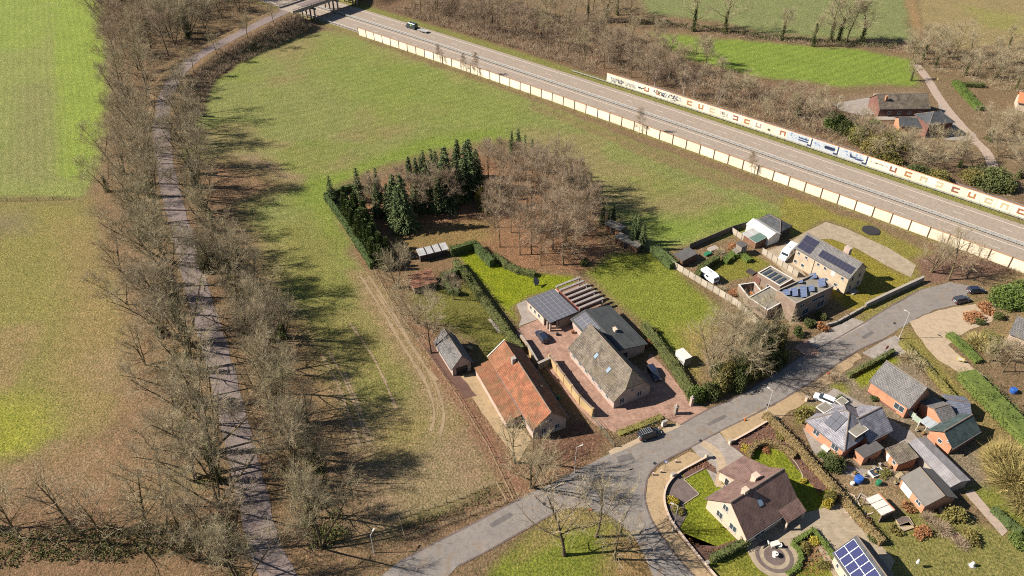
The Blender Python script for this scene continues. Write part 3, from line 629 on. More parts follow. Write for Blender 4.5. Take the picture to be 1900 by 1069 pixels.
def strokes(name, sx, rects, rgb, lift=.012):
    """flat paint on the wall: rects = (x0, x1, z0, z1) metres from sx"""
    p = MW(sx, OFW); q = MW(sx + 1, OFW); rz = math.atan2(q[1] - p[1], q[0] - p[0]); mb = MB()
    for r_ in rects:
        x0, x1, z0, z1 = r_[:4]; sk = r_[4] if len(r_) > 4 else 0
        y = -.1 - lift; mb.face([(x0, y, z0), (x1, y, z0), (x1 + sk, y, z1), (x0 + sk, y, z1)])
        mb.face([(x0, y + .008, z0), (x0 + sk, y + .008, z1), (x1 + sk, y + .008, z1), (x1, y + .008, z0)])
    return mb.build(name, paintmat(rgb), wall2, loc=(p[0], p[1], 0), rz=rz)
w_ = .55; A_ = 2.05; Z0, Z1 = .7, 2.4
GL = {'U': [(0, w_, Z0, Z1), (w_, A_ - w_, Z0, Z0 + w_), (A_ - w_, A_, Z0, Z1)], 'C': [(0, w_, Z0, Z1), (w_, A_, Z0, Z0 + w_), (w_, A_, Z1 - w_, Z1)],
      'N': [(0, w_, Z0, Z1), (w_, A_ - w_, Z1 - w_, Z1), (A_ - w_, A_, Z0, Z1)], 'D': [(A_ - w_, A_, Z0, Z1), (0, A_ - w_, Z0, Z0 + w_), (0, A_ - w_, Z1 - w_, Z1)], 'I': [(0, w_, Z0, Z1), (0, A_ * .6, Z1 - w_, Z1)]}
RU, OC, PA, BR = (190, 122, 92), (206, 142, 96), (224, 206, 168), (172, 108, 92)
for u, g, rgb in ((1201, 'U', (188, 120, 84)), (1222, 'C', (214, 168, 130)), (1281, 'C', OC), (1301, 'U', OC), (1322, 'C', PA), (1342, 'N', (226, 218, 204)), (1366, 'D', BR), (1387, 'C', OC), (1409, 'U', (200, 178, 166)), (1454, 'N', RU),
                  (1659, 'U', BR), (1687, 'C', OC), (1716, 'N', PA), (1745, 'D', (236, 216, 180)), (1774, 'C', BR), (1804, 'U', OC), (1835, 'C', PA), (1866, 'N', (232, 212, 170)), (1896, 'C', RU), (1926, 'U', OC), (1956, 'C', BR)):
    strokes('painted_letter', wall_x(u, 0) - 1.25, GL[g], rgb)
# graffiti pieces: overlapping fat letters
def graffiti(u0, u1, rgbs, seed, zlo=.3, zhi=2.4, n=26):
    r = random.Random(seed); a, c = wall_x(u0, 0), wall_x(u1, 0)
    for j, rgb in enumerate(rgbs):
        rects = []
        for i in range(n // len(rgbs)):
            x = r.uniform(0, c - a - .8); z = r.uniform(zlo, zhi - .5); kk = r.random()
            if kk < .4: rects.append((x, x + r.uniform(.18, .4), z, min(zhi, z + r.uniform(.6, 1.3)), r.uniform(-.35, .35)))
            else: rects.append((x, x + r.uniform(.4, .9), z, z + r.uniform(.15, .35), r.uniform(-.1, .1)))
        strokes('graffiti', a, rects, rgb, .014 + .004 * j)
graffiti(1133, 1160, ((150, 160, 168), (66, 68, 78), (206, 206, 200)), 3, .2, 2.2, 60)
graffiti(1160, 1182, ((186, 192, 186), (214, 208, 196)), 4, .3, 1.9, 40)
graffiti(1184, 1196, ((60, 58, 60),), 5, .8, 1.9, 10)
graffiti(1212, 1228, ((140, 142, 146), (90, 92, 96)), 6, 1.0, 2.7, 18)
graffiti(1226, 1266, ((60, 62, 74), (176, 186, 204), (104, 106, 120)), 7, .4, 2.7, 66)
graffiti(1338, 1352, ((196, 190, 180),), 8, .5, 2.3, 14); graffiti(1424, 1432, ((96, 94, 90),), 9, .8, 1.8, 8)
# blue and white mural in three fields
def mural(u0, u1, dark):
    a, c = wall_x(u0, 0), wall_x(u1, 0); L = c - a
    strokes('mural_field', a, [(0.1, L - .1, .1, HW - .1)], (226, 232, 236), .006)
    r = random.Random(int(u0)); li = []
    for i in range(16):
        x = r.uniform(.3, L - 1.2) if i % 2 else (r.uniform(.3, 2.6) if i % 4 else r.uniform(L - 4.0, L - 1.4)); z = r.uniform(.9, 2.3); li.append((x, x + r.uniform(.3, .7), z, z + r.uniform(.25, .6), r.uniform(-.1, .1)))
    strokes('mural_shape', a, li[:8], (138, 172, 214), .012); strokes('mural_shape', a, li[8:], (190, 208, 228), .010)
    if dark == 'bars': dk = [(4.2, 7.6, 1.7, 2.15, .1), (4.2, 7.6, .95, 1.4, .1)]
    elif dark == 'block': dk = [(4.2, 7.4, 1.05, 2.2), (4.0, 7.6, 1.3, 1.95)]
    else: dk = [(3.6, 5.6, .9, 1.5, .0), (5.4, 7.6, .7, 1.3, .5), (3.6, 4.4, 1.3, 2.0, -.2)]
    strokes('mural_shape', a, dk, (84, 92, 124), .016)
    strokes('mural_edge', a, [(L - .55, L - .05, .1, HW - .1), (L - 1.6, L - .5, .1, .7)], (62, 84, 132), .018)
mural(1459, 1507, 'bars'); mural(1507, 1557, 'block'); mural(1557, 1610, 'zig')
# handwritten line in black
def script(u0, u1, seed=12):
    r = random.Random(seed); a, c = wall_x(u0, 0), wall_x(u1, 0); x = 0; rects = []
    while x < c - a - .3:
        if r.random() < .12: x += .35; continue
        h = .55 if r.random() < .25 else .3; z = 1.55
        rects.append((x, x + .07, z, z + h, .05)); rects.append((x, x + .26, z + (.26 if r.random() < .5 else 0), z + (.33 if r.random() < .5 else .08) + .02, 0)); rects.append((x + .2, x + .26, z, z + .3, .04)); x += .38
    strokes('handwriting', a, rects, (60, 54, 50), .014)
script(1616, 1650)
# ---- bridge over the motorway
BCON = plain('bridge_concrete', tuple(base(186, 170, 152)), .85, .12); BDARK = plain('bridge_steel', tuple(base(84, 82, 84)), .7)
br = thing('road_bridge', 'concrete road bridge carrying the avenue over the motorway', 'bridge')
bp = [p for p in AVP if -6 < mw_off(np.array(p[0]), np.array(p[1])) < 34]
a, c = np.array(bp[0]), np.array(bp[-1]); d = (c - a)[:2] / np.linalg.norm((c - a)[:2]); nn = np.array([-d[1], d[0]])
a2 = a[:2] - d * 6; c2 = c[:2] + d * 6; zt = float(np.mean([p[2] for p in bp]))
MB().bar(a2, c2, 9.4, .75, zt - .85).build('deck', BCON, br)
for sgn in (-1, 1):
    o = nn * 4.55 * sgn; MB().bar(a2 + o, c2 + o, .35, .55, zt - .10).build('parapet', BCON, br)
    rl = MB(); rl.bar(a2 + o, c2 + o, .08, .08, zt + 1.0); rl.bar(a2 + o, c2 + o, .06, .06, zt + .72)
    rl.build('railing', BDARK, br)
    po = MB().box(-.04, .04, -.04, .04, 0, .6).mesh('railing_post', [BDARK]); L = np.linalg.norm(c2 - a2)
    for q in np.arange(1, L, 2.5): inst('railing_post', po, br, (*(a2 + d * q + o), zt + .45))
    MB().bar(a2 + o * .75, c2 + o * .75, .5, .55, zt - 1.38).build('girder', BDARK, br)
for off in (12.9, 1.0, 25.5):
    t_ = None
    for p in bp:
        if t_ is None or abs(mw_off(np.array(p[0]), np.array(p[1])) - off) < t_[0]: t_ = (abs(mw_off(np.array(p[0]), np.array(p[1])) - off), p)
    px_ = np.array(t_[1][:2]); sl_ = math.atan(2 * MA * px_[0] + MBc)
    ax = np.array([math.cos(sl_), math.sin(sl_)])
    for k in (-4.2, -1.4, 1.4, 4.2):
        q = px_ + ax * k * 1.1; MB().lathe((q[0], q[1], 0), [(.38, -.1), (.38, zt - 1.2)], 12).build('column', BCON, br, smooth=False)
    MB().bar(px_ - ax * 5.6, px_ + ax * 5.6, .9, .6, zt - 1.7).build('crosshead', BCON, br)
# ================================================================== PLANTS
def rot_basis(d):
    d = d / (np.linalg.norm(d) + 1e-9); t_ = np.array([0, 0, 1.0]) if abs(d[2]) < .9 else np.array([1.0, 0, 0])
    u = np.cross(d, t_); u /= np.linalg.norm(u); return u, np.cross(d, u)
class TB:
    """triangle collector for plants"""
    def __init__(s): s.V = []; s.F = []; s.n = 0
    def add(s, V, F): s.V.append(np.asarray(V, float)); s.F.append(np.asarray(F) + s.n); s.n += len(V)
    def pipe(s, P, Rr, k=4):
        P = np.asarray(P, float); m_ = len(P); V = []
        for i in range(m_):
            d = P[min(i + 1, m_ - 1)] - P[max(i - 1, 0)]; u, w2 = rot_basis(d)
            for j in range(k): a = 2 * math.pi * j / k; V.append(P[i] + Rr[i] * (math.cos(a) * u + math.sin(a) * w2))
        F = []
        for i in range(m_ - 1):
            for j in range(k):
                a, b_, c_, d = i * k + j, i * k + (j + 1) % k, (i + 1) * k + (j + 1) % k, (i + 1) * k + j; F += [(a, b_, c_), (a, c_, d)]
        s.add(V, F)
    def slivers(s, A, D, L, W, rg):
        """thin triangles: bases A, directions D (n,3), lengths L, widths W"""
        n = len(A); r = rg.normal(size=(n, 3)); side = np.cross(D, r); side /= np.linalg.norm(side, axis=1)[:, None] + 1e-9
        V = np.empty((n, 3, 3)); V[:, 0] = A + side * W[:, None] / 2; V[:, 1] = A - side * W[:, None] / 2; V[:, 2] = A + D * L[:, None]
        s.add(V.reshape(-1, 3), np.arange(n * 3).reshape(-1, 3))
    def leaves(s, A, size, rg, up=0.0, flat=None):
        """random leaf triangles at A"""
        n = len(A); D = rg.normal(size=(n, 3)); D[:, 2] += up; D /= np.linalg.norm(D, axis=1)[:, None]
        r = rg.normal(size=(n, 3)); sd = np.cross(D, r); sd /= np.linalg.norm(sd, axis=1)[:, None] + 1e-9
        sz = size * rg.uniform(.6, 1.4, n); V = np.empty((n, 3, 3)); V[:, 0] = A + sd * sz[:, None] * .55; V[:, 1] = A - sd * sz[:, None] * .55; V[:, 2] = A + D * sz[:, None] * 1.2
        s.add(V.reshape(-1, 3), np.arange(n * 3).reshape(-1, 3))
    def mesh(s, name, mats, smooth=False): return mesh_np(name, np.concatenate(s.V), np.concatenate(s.F), mats, smooth)
def plant_mat(name, cols, rough=.85, hue=.04, scale=.5, trans=0.0, spec=.15):
    """bark or leaf colour: varies from clump to clump and from plant to plant"""
    m, t, b = new_mat(name, rough, spec); co = N(t, 'ShaderNodeTexCoord').outputs['Object']; oi = N(t, 'ShaderNodeObjectInfo')
    c = mixc(t, noise(t, co, scale, 4, .6, .3, .7), cols[0], cols[1])
    c = mixc(t, oi.outputs['Random'], c, mixc(t, .5, c, cols[2]))
    c = mixc(t, noise(t, co, scale * 6, 2, .6, .35, .65), c, mixc(t, 1, c, (1.35, 1.3, 1.25), 'MULTIPLY'))
    t.links.new(c, b.inputs['Base Color'])
    if trans:
        b.inputs['Transmission Weight'].default_value = 0
    return m
BARK = plant_mat('bark', (base(122, 106, 82), base(92, 80, 62), base(126, 118, 80)))
TWIG = plant_mat('twigs', (base(200, 184, 152), base(168, 152, 126), base(190, 180, 138)))
TWIGR = plant_mat('twigs_reddish', (base(196, 174, 146), base(164, 142, 120), base(184, 164, 136)))
BIRCHB = plant_mat('birch_bark', (base(226, 216, 202), base(190, 178, 164), base(210, 200, 186)), scale=2)
SPRU = plant_mat('spruce_needles', (base(120, 134, 88), base(90, 106, 70), base(122, 132, 86)), scale=1.2)
THUJ = plant_mat('thuja_leaves', (base(128, 140, 84), base(98, 114, 66), base(122, 136, 84)), scale=1.0)
EVERG = plant_mat('evergreen_leaves', (base(106, 114, 66), base(74, 88, 50), base(122, 122, 74)), scale=.8)
LAURL = plant_mat('laurel_leaves', (base(112, 130, 62), base(80, 102, 48), base(120, 130, 68)), scale=.8, rough=.6)
HEDGG = plant_mat('hedge_leaves', (base(96, 114, 66), base(72, 90, 52), base(110, 118, 70)), scale=1.5)
BEECH = plant_mat('beech_hedge', (base(160, 128, 92), base(124, 100, 76), base(150, 140, 92)), scale=1.5)
YELL = plant_mat('golden_shrub', (base(196, 178, 70), base(166, 156, 64), base(190, 160, 70)), scale=2)
OLIVE = plant_mat('olive_shrub', (base(146, 140, 76), base(112, 112, 62), base(150, 130, 80)), scale=1.2)
RUSTY = plant_mat('dry_leaves', (base(190, 132, 90), base(150, 100, 72), base(180, 140, 96)), scale=1.5)
REED = plant_mat('pale_bamboo', (base(196, 176, 112), base(160, 146, 92), base(190, 180, 120)), scale=1.2)

def bare_tree(seed, H=14.0, spread=4.5, r0=.28, clear=.28, nl=11, nb=11, ntw=5, nfine=9, up=.35, forks=1, tw=.021, fl=1.1):
    rg = np.random.default_rng(seed); wood = TB(); fine = TB(); tips = []
    def limb(p, d, L, r, seg, wob, upk):
        P = [p]; Rr = [r]; d = d / np.linalg.norm(d)
        for i in range(seg):
            d = d + rg.normal(size=3) * wob + np.array([0, 0, upk]); d /= np.linalg.norm(d); P.append(P[-1] + d * L / seg); Rr.append(r * (1 - .82 * (i + 1) / seg))
        return np.array(P), np.array(Rr)
    for fk in range(forks):
        lean = rg.normal(size=3) * (.06 if forks == 1 else .3); lean[2] = 1
        T, TR = limb(np.array([rg.normal() * .2 * (forks > 1), rg.normal() * .2 * (forks > 1), -.15]), lean, H * .93, r0 / (1 if forks == 1 else 1.35), 9, .045, .03)
        if fk == 0: TR[0] *= 1.35
        wood.pipe(T, TR, 7); nf = nfine if forks < 3 else max(4, nfine - 3)
        for i in range(nl):
            f = clear + (0.96 - clear) * ((i + rg.random() * .8) / nl); k = f * 9; j = min(int(k), 8); p = T[j] + (T[j + 1] - T[j]) * (k - j)
            az = i * 2.4 + rg.normal() * .5; el = .35 + .65 * f + rg.normal() * .12
            L1 = spread * (1.25 - .85 * max(0, (f - .35) / .65)) * rg.uniform(.75, 1.12) * (0.72 + .28 * min(1, (f - clear) / .25 + .4))
            d1 = np.array([math.cos(az) * math.cos(el), math.sin(az) * math.cos(el), math.sin(el)])
            P1, R1 = limb(p, d1, L1 * 1.15, max(.045, TR[j] * .5), 6, .12, up * .16); wood.pipe(P1, R1, 5)
            for q in range(nb):
                g_ = .22 + .78 * (q + rg.random() * .7) / nb; k1 = min(g_ * 6, 5.99); j1 = int(k1); p2 = P1[j1] + (P1[j1 + 1] - P1[j1]) * (k1 - j1)
                d2 = (P1[j1 + 1] - P1[j1]); d2 /= np.linalg.norm(d2); d2 = d2 + rg.normal(size=3) * .62 + np.array([0, 0, up * .5])
                L2 = L1 * .56 * (1.15 - .5 * g_) * rg.uniform(.7, 1.2); P2, R2 = limb(p2, d2, L2, max(.022, R1[j1] * .5), 4, .16, up * .12); fine.pipe(P2, R2, 3)
                for a in range(ntw):
                    k2 = min((.15 + .85 * rg.random()) * 4, 3.99); j2 = int(k2); tips.append((P2[j2] + (P2[j2 + 1] - P2[j2]) * (k2 - j2), P2[j2 + 1] - P2[j2]))
    A = np.array([a for a, d in tips]); D = np.array([d for a, d in tips]); D /= np.linalg.norm(D, axis=1)[:, None]
    D = D + rg.normal(size=D.shape) * .4 + np.array([0, 0, up * .45]); D /= np.linalg.norm(D, axis=1)[:, None]; L = fl * 1.5 * rg.uniform(.6, 1.3, len(A))
    fine.slivers(A, D, L, np.full(len(A), tw * 1.5), rg)
    A2 = np.repeat(A, nf, 0) + np.repeat(D * L[:, None], nf, 0) * rg.uniform(.15, .95, (len(A) * nf, 1)); D2 = np.repeat(D, nf, 0) + rg.normal(size=A2.shape) * .38 + np.array([0, 0, up * .3]); D2 /= np.linalg.norm(D2, axis=1)[:, None]
    fine.slivers(A2, D2, fl * rg.uniform(.5, 1.2, len(A2)), np.full(len(A2), tw), rg)
    return wood, fine
BT = []
for i, kw in enumerate((dict(H=15, spread=5.2), dict(H=16, spread=4.8, clear=.34), dict(H=13, spread=5.4, clear=.2, forks=2, nl=8), dict(H=15, spread=4.4, clear=.3, up=.5),
                        dict(H=12, spread=4.4, clear=.16, forks=3, nl=7, nb=8), dict(H=14, spread=3.9, clear=.4, nl=10, up=.55), dict(H=16, spread=6.0, clear=.24, nl=12))):
    wd, fn = bare_tree(100 + i, **kw); BT.append((wd.mesh('trunk', [BARK]), fn.mesh('crown', [TWIG]), kw['H'], kw['spread']))
AV = []
for i, kw in enumerate((dict(H=17, spread=5.6, clear=.38, forks=2, nl=9), dict(H=18, spread=4.6, clear=.42, forks=4, nl=6, nb=8), dict(H=16, spread=6.0, clear=.36, nl=12), dict(H=17, spread=4.8, clear=.40, forks=5, nl=5, nb=8), dict(H=16, spread=5.0, clear=.38, forks=3, nl=7, nb=9))):
    wd, fn = bare_tree(120 + i, r0=.34, **kw); AV.append((wd.mesh('trunk', [BARK]), fn.mesh('crown', [TWIG]), kw['H'], kw['spread']))
BTR = []
for i, kw in enumerate((dict(H=15, spread=5.6, clear=.3, up=.5, r0=.18, nl=12), dict(H=15, spread=5.0, clear=.36, up=.55, r0=.16, nl=12), dict(H=14, spread=5.8, clear=.26, up=.45, r0=.2, nl=12))):
    wd, fn = bare_tree(180 + i, **kw); BTR.append((wd.mesh('trunk', [BARK]), fn.mesh('crown', [TWIGR]), kw['H'], kw['spread']))
BIR = []
for i in range(2):
    wd, fn = bare_tree(140 + i, H=15, spread=2.3, r0=.17, clear=.25, nl=14, nb=6, ntw=8, nfine=6, up=.1, tw=.03); BIR.append((wd.mesh('trunk', [BIRCHB]), fn.mesh('crown', [TWIGR]), 15, 2.3))
OPENT = []      # wide open crowns of the specimen trees: stout limbs, few twigs
for i in range(2):
    wd, fn = bare_tree(150 + i, H=14, spread=6.0, r0=.27, clear=.22, nl=13, nb=9, ntw=5, nfine=3, up=.25, tw=.03, fl=.7); OPENT.append((wd.mesh('trunk', [BARK]), fn.mesh('crown', [TWIG]), 14, 6.0))
def ivy_mesh(seed, H=6, r=.9, n=1500):
    rg = np.random.default_rng(seed); tb = TB(); z = rg.random(n) ** 1.3 * H; a = rg.random(n) * 6.283; rr = r * np.sqrt(rg.random(n)) * (1.1 - .6 * z / H) * (.7 + .5 * np.sin(a * 3 + z))
    tb.leaves(np.stack([rr * np.cos(a), rr * np.sin(a), z + .1], 1), .22, rg); return tb.mesh('ivy', [EVERG])
IVB = ivy_mesh(21, 9, 2.0, 3200); IVY = [ivy_mesh(1, 6, 1.0), ivy_mesh(2, 8, .9), ivy_mesh(3, 4, 1.3)]
TREE_N = [0]
def put_tree(kind, x, y, H, label, group, rnd, wide=1.0, ivy=None, name='bare_tree', cat='tree', z=None):
    if ivy is not None and 'ivy' not in label: label += ', trunk in ivy'
    tm, cm, h0, sp = kind; k = H / h0; z0 = tz(x, y) if z is None else z
    r = thing(name, label, cat, (x, y, z0), rnd.uniform(0, 6.28), group); r.scale = (k * wide, k * wide, k)
    inst('trunk', tm, r); inst('crown', cm, r)
    if ivy is not None: inst('ivy', ivy, r)
    TREE_N[0] += 1; return r
def scatter(px, gap, seed, wpoly=None, maxn=500, avoid=None):
    """random points inside a plan polygon, at least gap apart"""
    poly = wpoly or GP(px); rg = np.random.default_rng(seed); xs_ = [p[0] for p in poly]; ys_ = [p[1] for p in poly]; out = []
    for _ in range(6000):
        x, y = rg.uniform(min(xs_), max(xs_)), rg.uniform(min(ys_), max(ys_))
        if poly_sd(np.array([x]), np.array([y]), poly)[0] > 0: continue
        if any((x - a) ** 2 + (y - b_) ** 2 < gap * gap for a, b_ in out): continue
        if avoid and avoid(x, y): continue
        out.append((x, y))
        if len(out) >= maxn: break
    return out
rnd = random.Random(5)
# --- the avenue trees: staggered rows on both sides
def off_path(P, i, o):
    a, c = P[max(i - 1, 0)], P[min(i + 1, len(P) - 1)]; d = (c - a)[:2] / np.linalg.norm((c - a)[:2]); return P[i][0] - d[1] * o, P[i][1] + d[0] * o
seglen = np.concatenate([[0], np.cumsum(np.linalg.norm(np.diff(AVP[:, :2], axis=0), axis=1))])
def along(s, o):
    i = int(np.clip(np.searchsorted(seglen, s), 1, len(AVP) - 1)); return off_path(AVP, i, o)
def avenue_row(o, s0_, s1_, gap, hs, label, group, kinds, jit=1.0, ivyp=.3, wide=1.0):
    s = s0_
    while s < s1_:
        x, y = along(s + rnd.uniform(-1, 1), o + rnd.uniform(-jit, jit)); k = rnd.choice(kinds)
        put_tree(k, x, y, rnd.uniform(*hs), label + (', near the street junction' if s < 48 else ', beside the worn meadow strip' if s < 85 else ', level with the farm' if s < 135 else ', near the climbing bend'), group, rnd, rnd.uniform(.9, 1.15) * wide, rnd.choice(IVY) if rnd.random() < ivyp else None); s += gap * rnd.uniform(.75, 1.3)
avenue_row(5.6, 8, 200, 7.6, (14.5, 19.5), 'tall bare tree, field side of the avenue', 'trees along the field side of the avenue', AV, .6, .4, 1.05)
avenue_row(10.5, 16, 205, 19, (10, 14), 'bare tree behind the tall field side row', 'trees between avenue and left fields', AV + [BT[4]], 1.6, .3, 1.1)
avenue_row(16, 24, 210, 20, (8, 11), 'low bare tree at the outer field edge', 'trees at the left field edge', [BT[2], BT[4]], 1.6, .2)
avenue_row(-8.6, 8, 112, 6.8, (13, 18), 'bare mossy tree, meadow side of the avenue', 'trees along the meadow side of the avenue', AV, .8, .45)
avenue_row(-13.5, 14, 92, 14, (8.5, 12), 'shorter bare tree behind the meadow side row', 'second row on the meadow side of the avenue', [AV[0], AV[4], BT[4]], 1.4, .35)
avenue_row(-7.6, 118, 205, 9.5, (15, 21), 'tall bare tree between upper avenue and meadow', 'trees on the upper meadow side of the avenue', AV, .8, .3)
avenue_row(-5.5, 216, 300, 17, (8, 10.5), 'small bare tree on the embankment beside the climbing avenue', 'small trees on the embankment', [BT[3], BT[5]], .5, .1)
for u, v, H in ((40, 1000, 14), (135, 985, 15), (205, 1012, 15), (275, 990, 15), (345, 1000, 13), (-30, 985, 15), (305, 940, 12)):
    x, y = G(u, v); put_tree(rnd.choice(OPENT), x, y, H, 'gnarled bare tree with dark limbs over the leaf litter', 'gnarled trees over the leaf litter', rnd, 1.0, IVY[2] if rnd.random() < .5 else None)
# --- wood in the upper left corner
NWW = scatter([(188, -40), (520, -40), (470, 14), (400, 58), (340, 90), (295, 120), (272, 180), (215, 200), (205, 60)], 7.2, 3, maxn=84)
for x, y in NWW: put_tree(rnd.choice(BT + BTR), x, y, rnd.uniform(13, 18), 'bare tree in the dense wood between bridge road and bright field', 'wood beside the bridge road', rnd, 1.1, IVY[1] if rnd.random() < .12 else None)
# --- wood above the motorway
NW2 = scatter(None, 6.6, 4, mwpoly(-75, 36, 34, 66), maxn=58) 
for x, y in NW2: put_tree(rnd.choice(BTR + [BT[5], BT[3]]), x, y, rnd.uniform(10, 15), 'bare reddish tree in the thicket behind the motorway', 'thicket behind the motorway', rnd, 1.05)
# --- grove on the farm
for u, v in ((905, 345), (928, 330), (950, 352), (975, 345), (940, 385), (965, 392), (990, 380), (1010, 395), (1035, 390), (920, 420), (945, 430), (975, 425), (1005, 430), (1030, 425), (1055, 415), (1075, 400), (932, 462), (960, 470), (990, 468), (1022, 462),
             (1050, 455), (1078, 440), (1095, 425), (1005, 495), (1040, 490), (1068, 478), (903, 312), (932, 308), (960, 318), (988, 328), (1012, 345), (1040, 365), (1062, 375)):
    x, y = G(u + rnd.uniform(-5, 5), v + rnd.uniform(-4, 4)); put_tree(rnd.choice(BTR), x, y, rnd.uniform(12.5, 16.5) * (.72 if v < 335 else (.85 if v < 360 else 1)), 'bare tree with thin trunk, ' + ('lawn edge of the farm grove' if v > 450 else 'meadow edge of the farm grove' if v < 350 else 'middle of the farm grove'), 'bare grove behind the farm', rnd, rnd.uniform(.85, 1.1))
for u, v, H in ((775, 405, 13), (808, 395, 14), (838, 390, 13), (700, 395, 12), (745, 385, 12)): x, y = G(u, v); put_tree(rnd.choice(BTR), x, y, H, 'slender bare tree between the dark spruces', 'bare trees between the spruces', rnd)
# --- specimen trees near the street
for u, v, H, kd, lab in ((1047, 1030, 17.5, OPENT[0], 'tall bare tree on the grass island, thick pale trunk'), (1106, 996, 14, OPENT[1], 'slim bare tree on the grass island near the junction'), (1142, 1038, 12, OPENT[1], 'small bare tree at the edge of the grass island'),
                         (985, 905, 13, BT[4], 'bushy bare tree on the corner in front of the orange roofed house'), (955, 858, 13, OPENT[0], 'bare spreading tree beside the gable of the orange roofed house'),
                         (800, 655, 13, BT[6], 'wide bare tree beside the small grey roofed shed'), (770, 600, 11, BT[2], 'bare tree by the fence corner next to the brick shed'), (738, 535, 11, BT[4], 'dense bare tree at the fence left of the tiled shed'),
                         (842, 556, 8.5, BT[3], 'small round bare tree inside the clipped hedge square'), (1350, 676, 16, BT[6], 'large bare tree with brown crown beside the white container'), (1402, 664, 14, BT[2], 'bare tree covered in ivy beside the street hedge'),
                         (1322, 690, 13, BT[4], 'bare brown tree between white container and the street bushes'), (1376, 690, 13, BT[2], 'bare tree with ivy rising from the street bushes'), (1760, 520, 14, OPENT[0], 'big bare spreading tree at the end of the street by the noise wall'), (1728, 505, 11, BT[4], 'bare bushy tree beside the long garden hedge'), (1800, 505, 8, OPENT[1], 'bare tree between parked cars and noise wall'),
                         (1860, 690, 9, OPENT[1], 'pale bare tree with forked trunk beside the sandy turning place'), (1835, 670, 6, BT[4], 'scrubby bare tree beside the sandy turning place')):
    x, y = G(u, v); put_tree(kd, x, y, H, lab, None, rnd, 1.0, IVB if 'ivy' in lab else None)
# --- young trees against the noise wall
for u, v, H in ((820, 118, 8), (862, 137, 7), (882, 146, 9), (1187, 243, 9), (1400, 330, 8)): x, y = MW(mw_s(G(u, v)[0]), -.9); put_tree(BIR[0], x, y, H, 'slender young birch standing against the cream noise wall', 'young birches at the noise wall', rnd, 1.0, name='birch_tree')
# --- trees beyond the motorway
for u, v, H in ((1120, 105, 9), (1128, 120, 8), (1135, 95, 9), (1215, 160, 10), (1268, 176, 12), (1286, 182, 10), (1332, 195, 9), (1240, 150, 9)): x, y = G(u, v); put_tree(rnd.choice(BIR), x, y, H, 'white stemmed birch behind the painted noise wall', 'birches behind the painted wall', rnd, 1.15, name='birch_tree')
for u, v, H in ((1180, 130, 8), (1200, 145, 8), (1250, 135, 9), (1305, 165, 9), (1335, 160, 10), (1360, 180, 9), (1390, 175, 8), (1415, 205, 8), (1440, 195, 9), (1470, 220, 9), (1310, 120, 8), (1225, 120, 8), (1290, 105, 8), (1420, 225, 8)):
    x, y = G(u, v); put_tree(rnd.choice(BT), x, y, H, 'bare bushy tree between painted wall and the far green field', 'trees behind the painted wall', rnd, 1.1)
for u, v, H in ((1125, 42, 12), (1090, 40, 11), (1168, 46, 12), (1286, 58, 14), (1344, 62, 15), (1450, 75, 11), (1540, 78, 14), (1555, 78, 15), (1570, 80, 14), (1598, 80, 14), (1065, 40, 11), (1030, 30, 10), (1100, 20, 11), (1145, 28, 12)):
    x, y = G(u, v); put_tree(rnd.choice([BT[0], BT[1], BT[6], BT[3]]), x, y, H * 1.25, 'tall bare tree in the ditch line between two far fields', 'trees in the far ditch line', rnd, 1.15, IVY[1] if rnd.random() < .4 else None)
x, y = G(1507, 86); put_tree(BT[3], x, y, 13, 'far tree wrapped in dark ivy in the ditch line', None, rnd, .8, ivy_mesh(9, 11, 1.6, 2500))
for u, v, H in ((1690, 120, 10), (1712, 110, 11), (1735, 125, 10), (1765, 110, 14), (1690, 150, 8), (1745, 100, 10), (1790, 140, 9), (1815, 128, 9), (1840, 120, 10), (1865, 135, 10), (1890, 110, 11), (1870, 90, 9), (1910, 140, 10), (1800, 105, 9), (1710, 85, 9), (1850, 145, 8), (1885, 165, 8), (1700, 100, 9)):
    x, y = G(u, v); put_tree(rnd.choice(BT), x, y, H, 'bare tree in the scrub along the far lane', 'scrub trees along the far lane', rnd, 1.15, IVY[1] if rnd.random() < .3 else None)
for u, v, H in ((1545, 235, 8), (1600, 265, 8), (1655, 285, 7), (1500, 240, 9), (1480, 215, 8), (1625, 300, 6), (1725, 320, 7), (1750, 300, 8), (1835, 260, 9), (1780, 310, 7), (1890, 330, 8), (1880, 260, 8), (1520, 215, 8), (1690, 300, 7), (1850, 290, 7)):
    x, y = G(u, v); put_tree(rnd.choice([BT[2], BT[4], BT[0]]), x, y, H * 1.3, 'bare bushy tree around the brick house behind the painted wall', 'trees round the far brick house', rnd, 1.2, IVY[2] if rnd.random() < .35 else None)
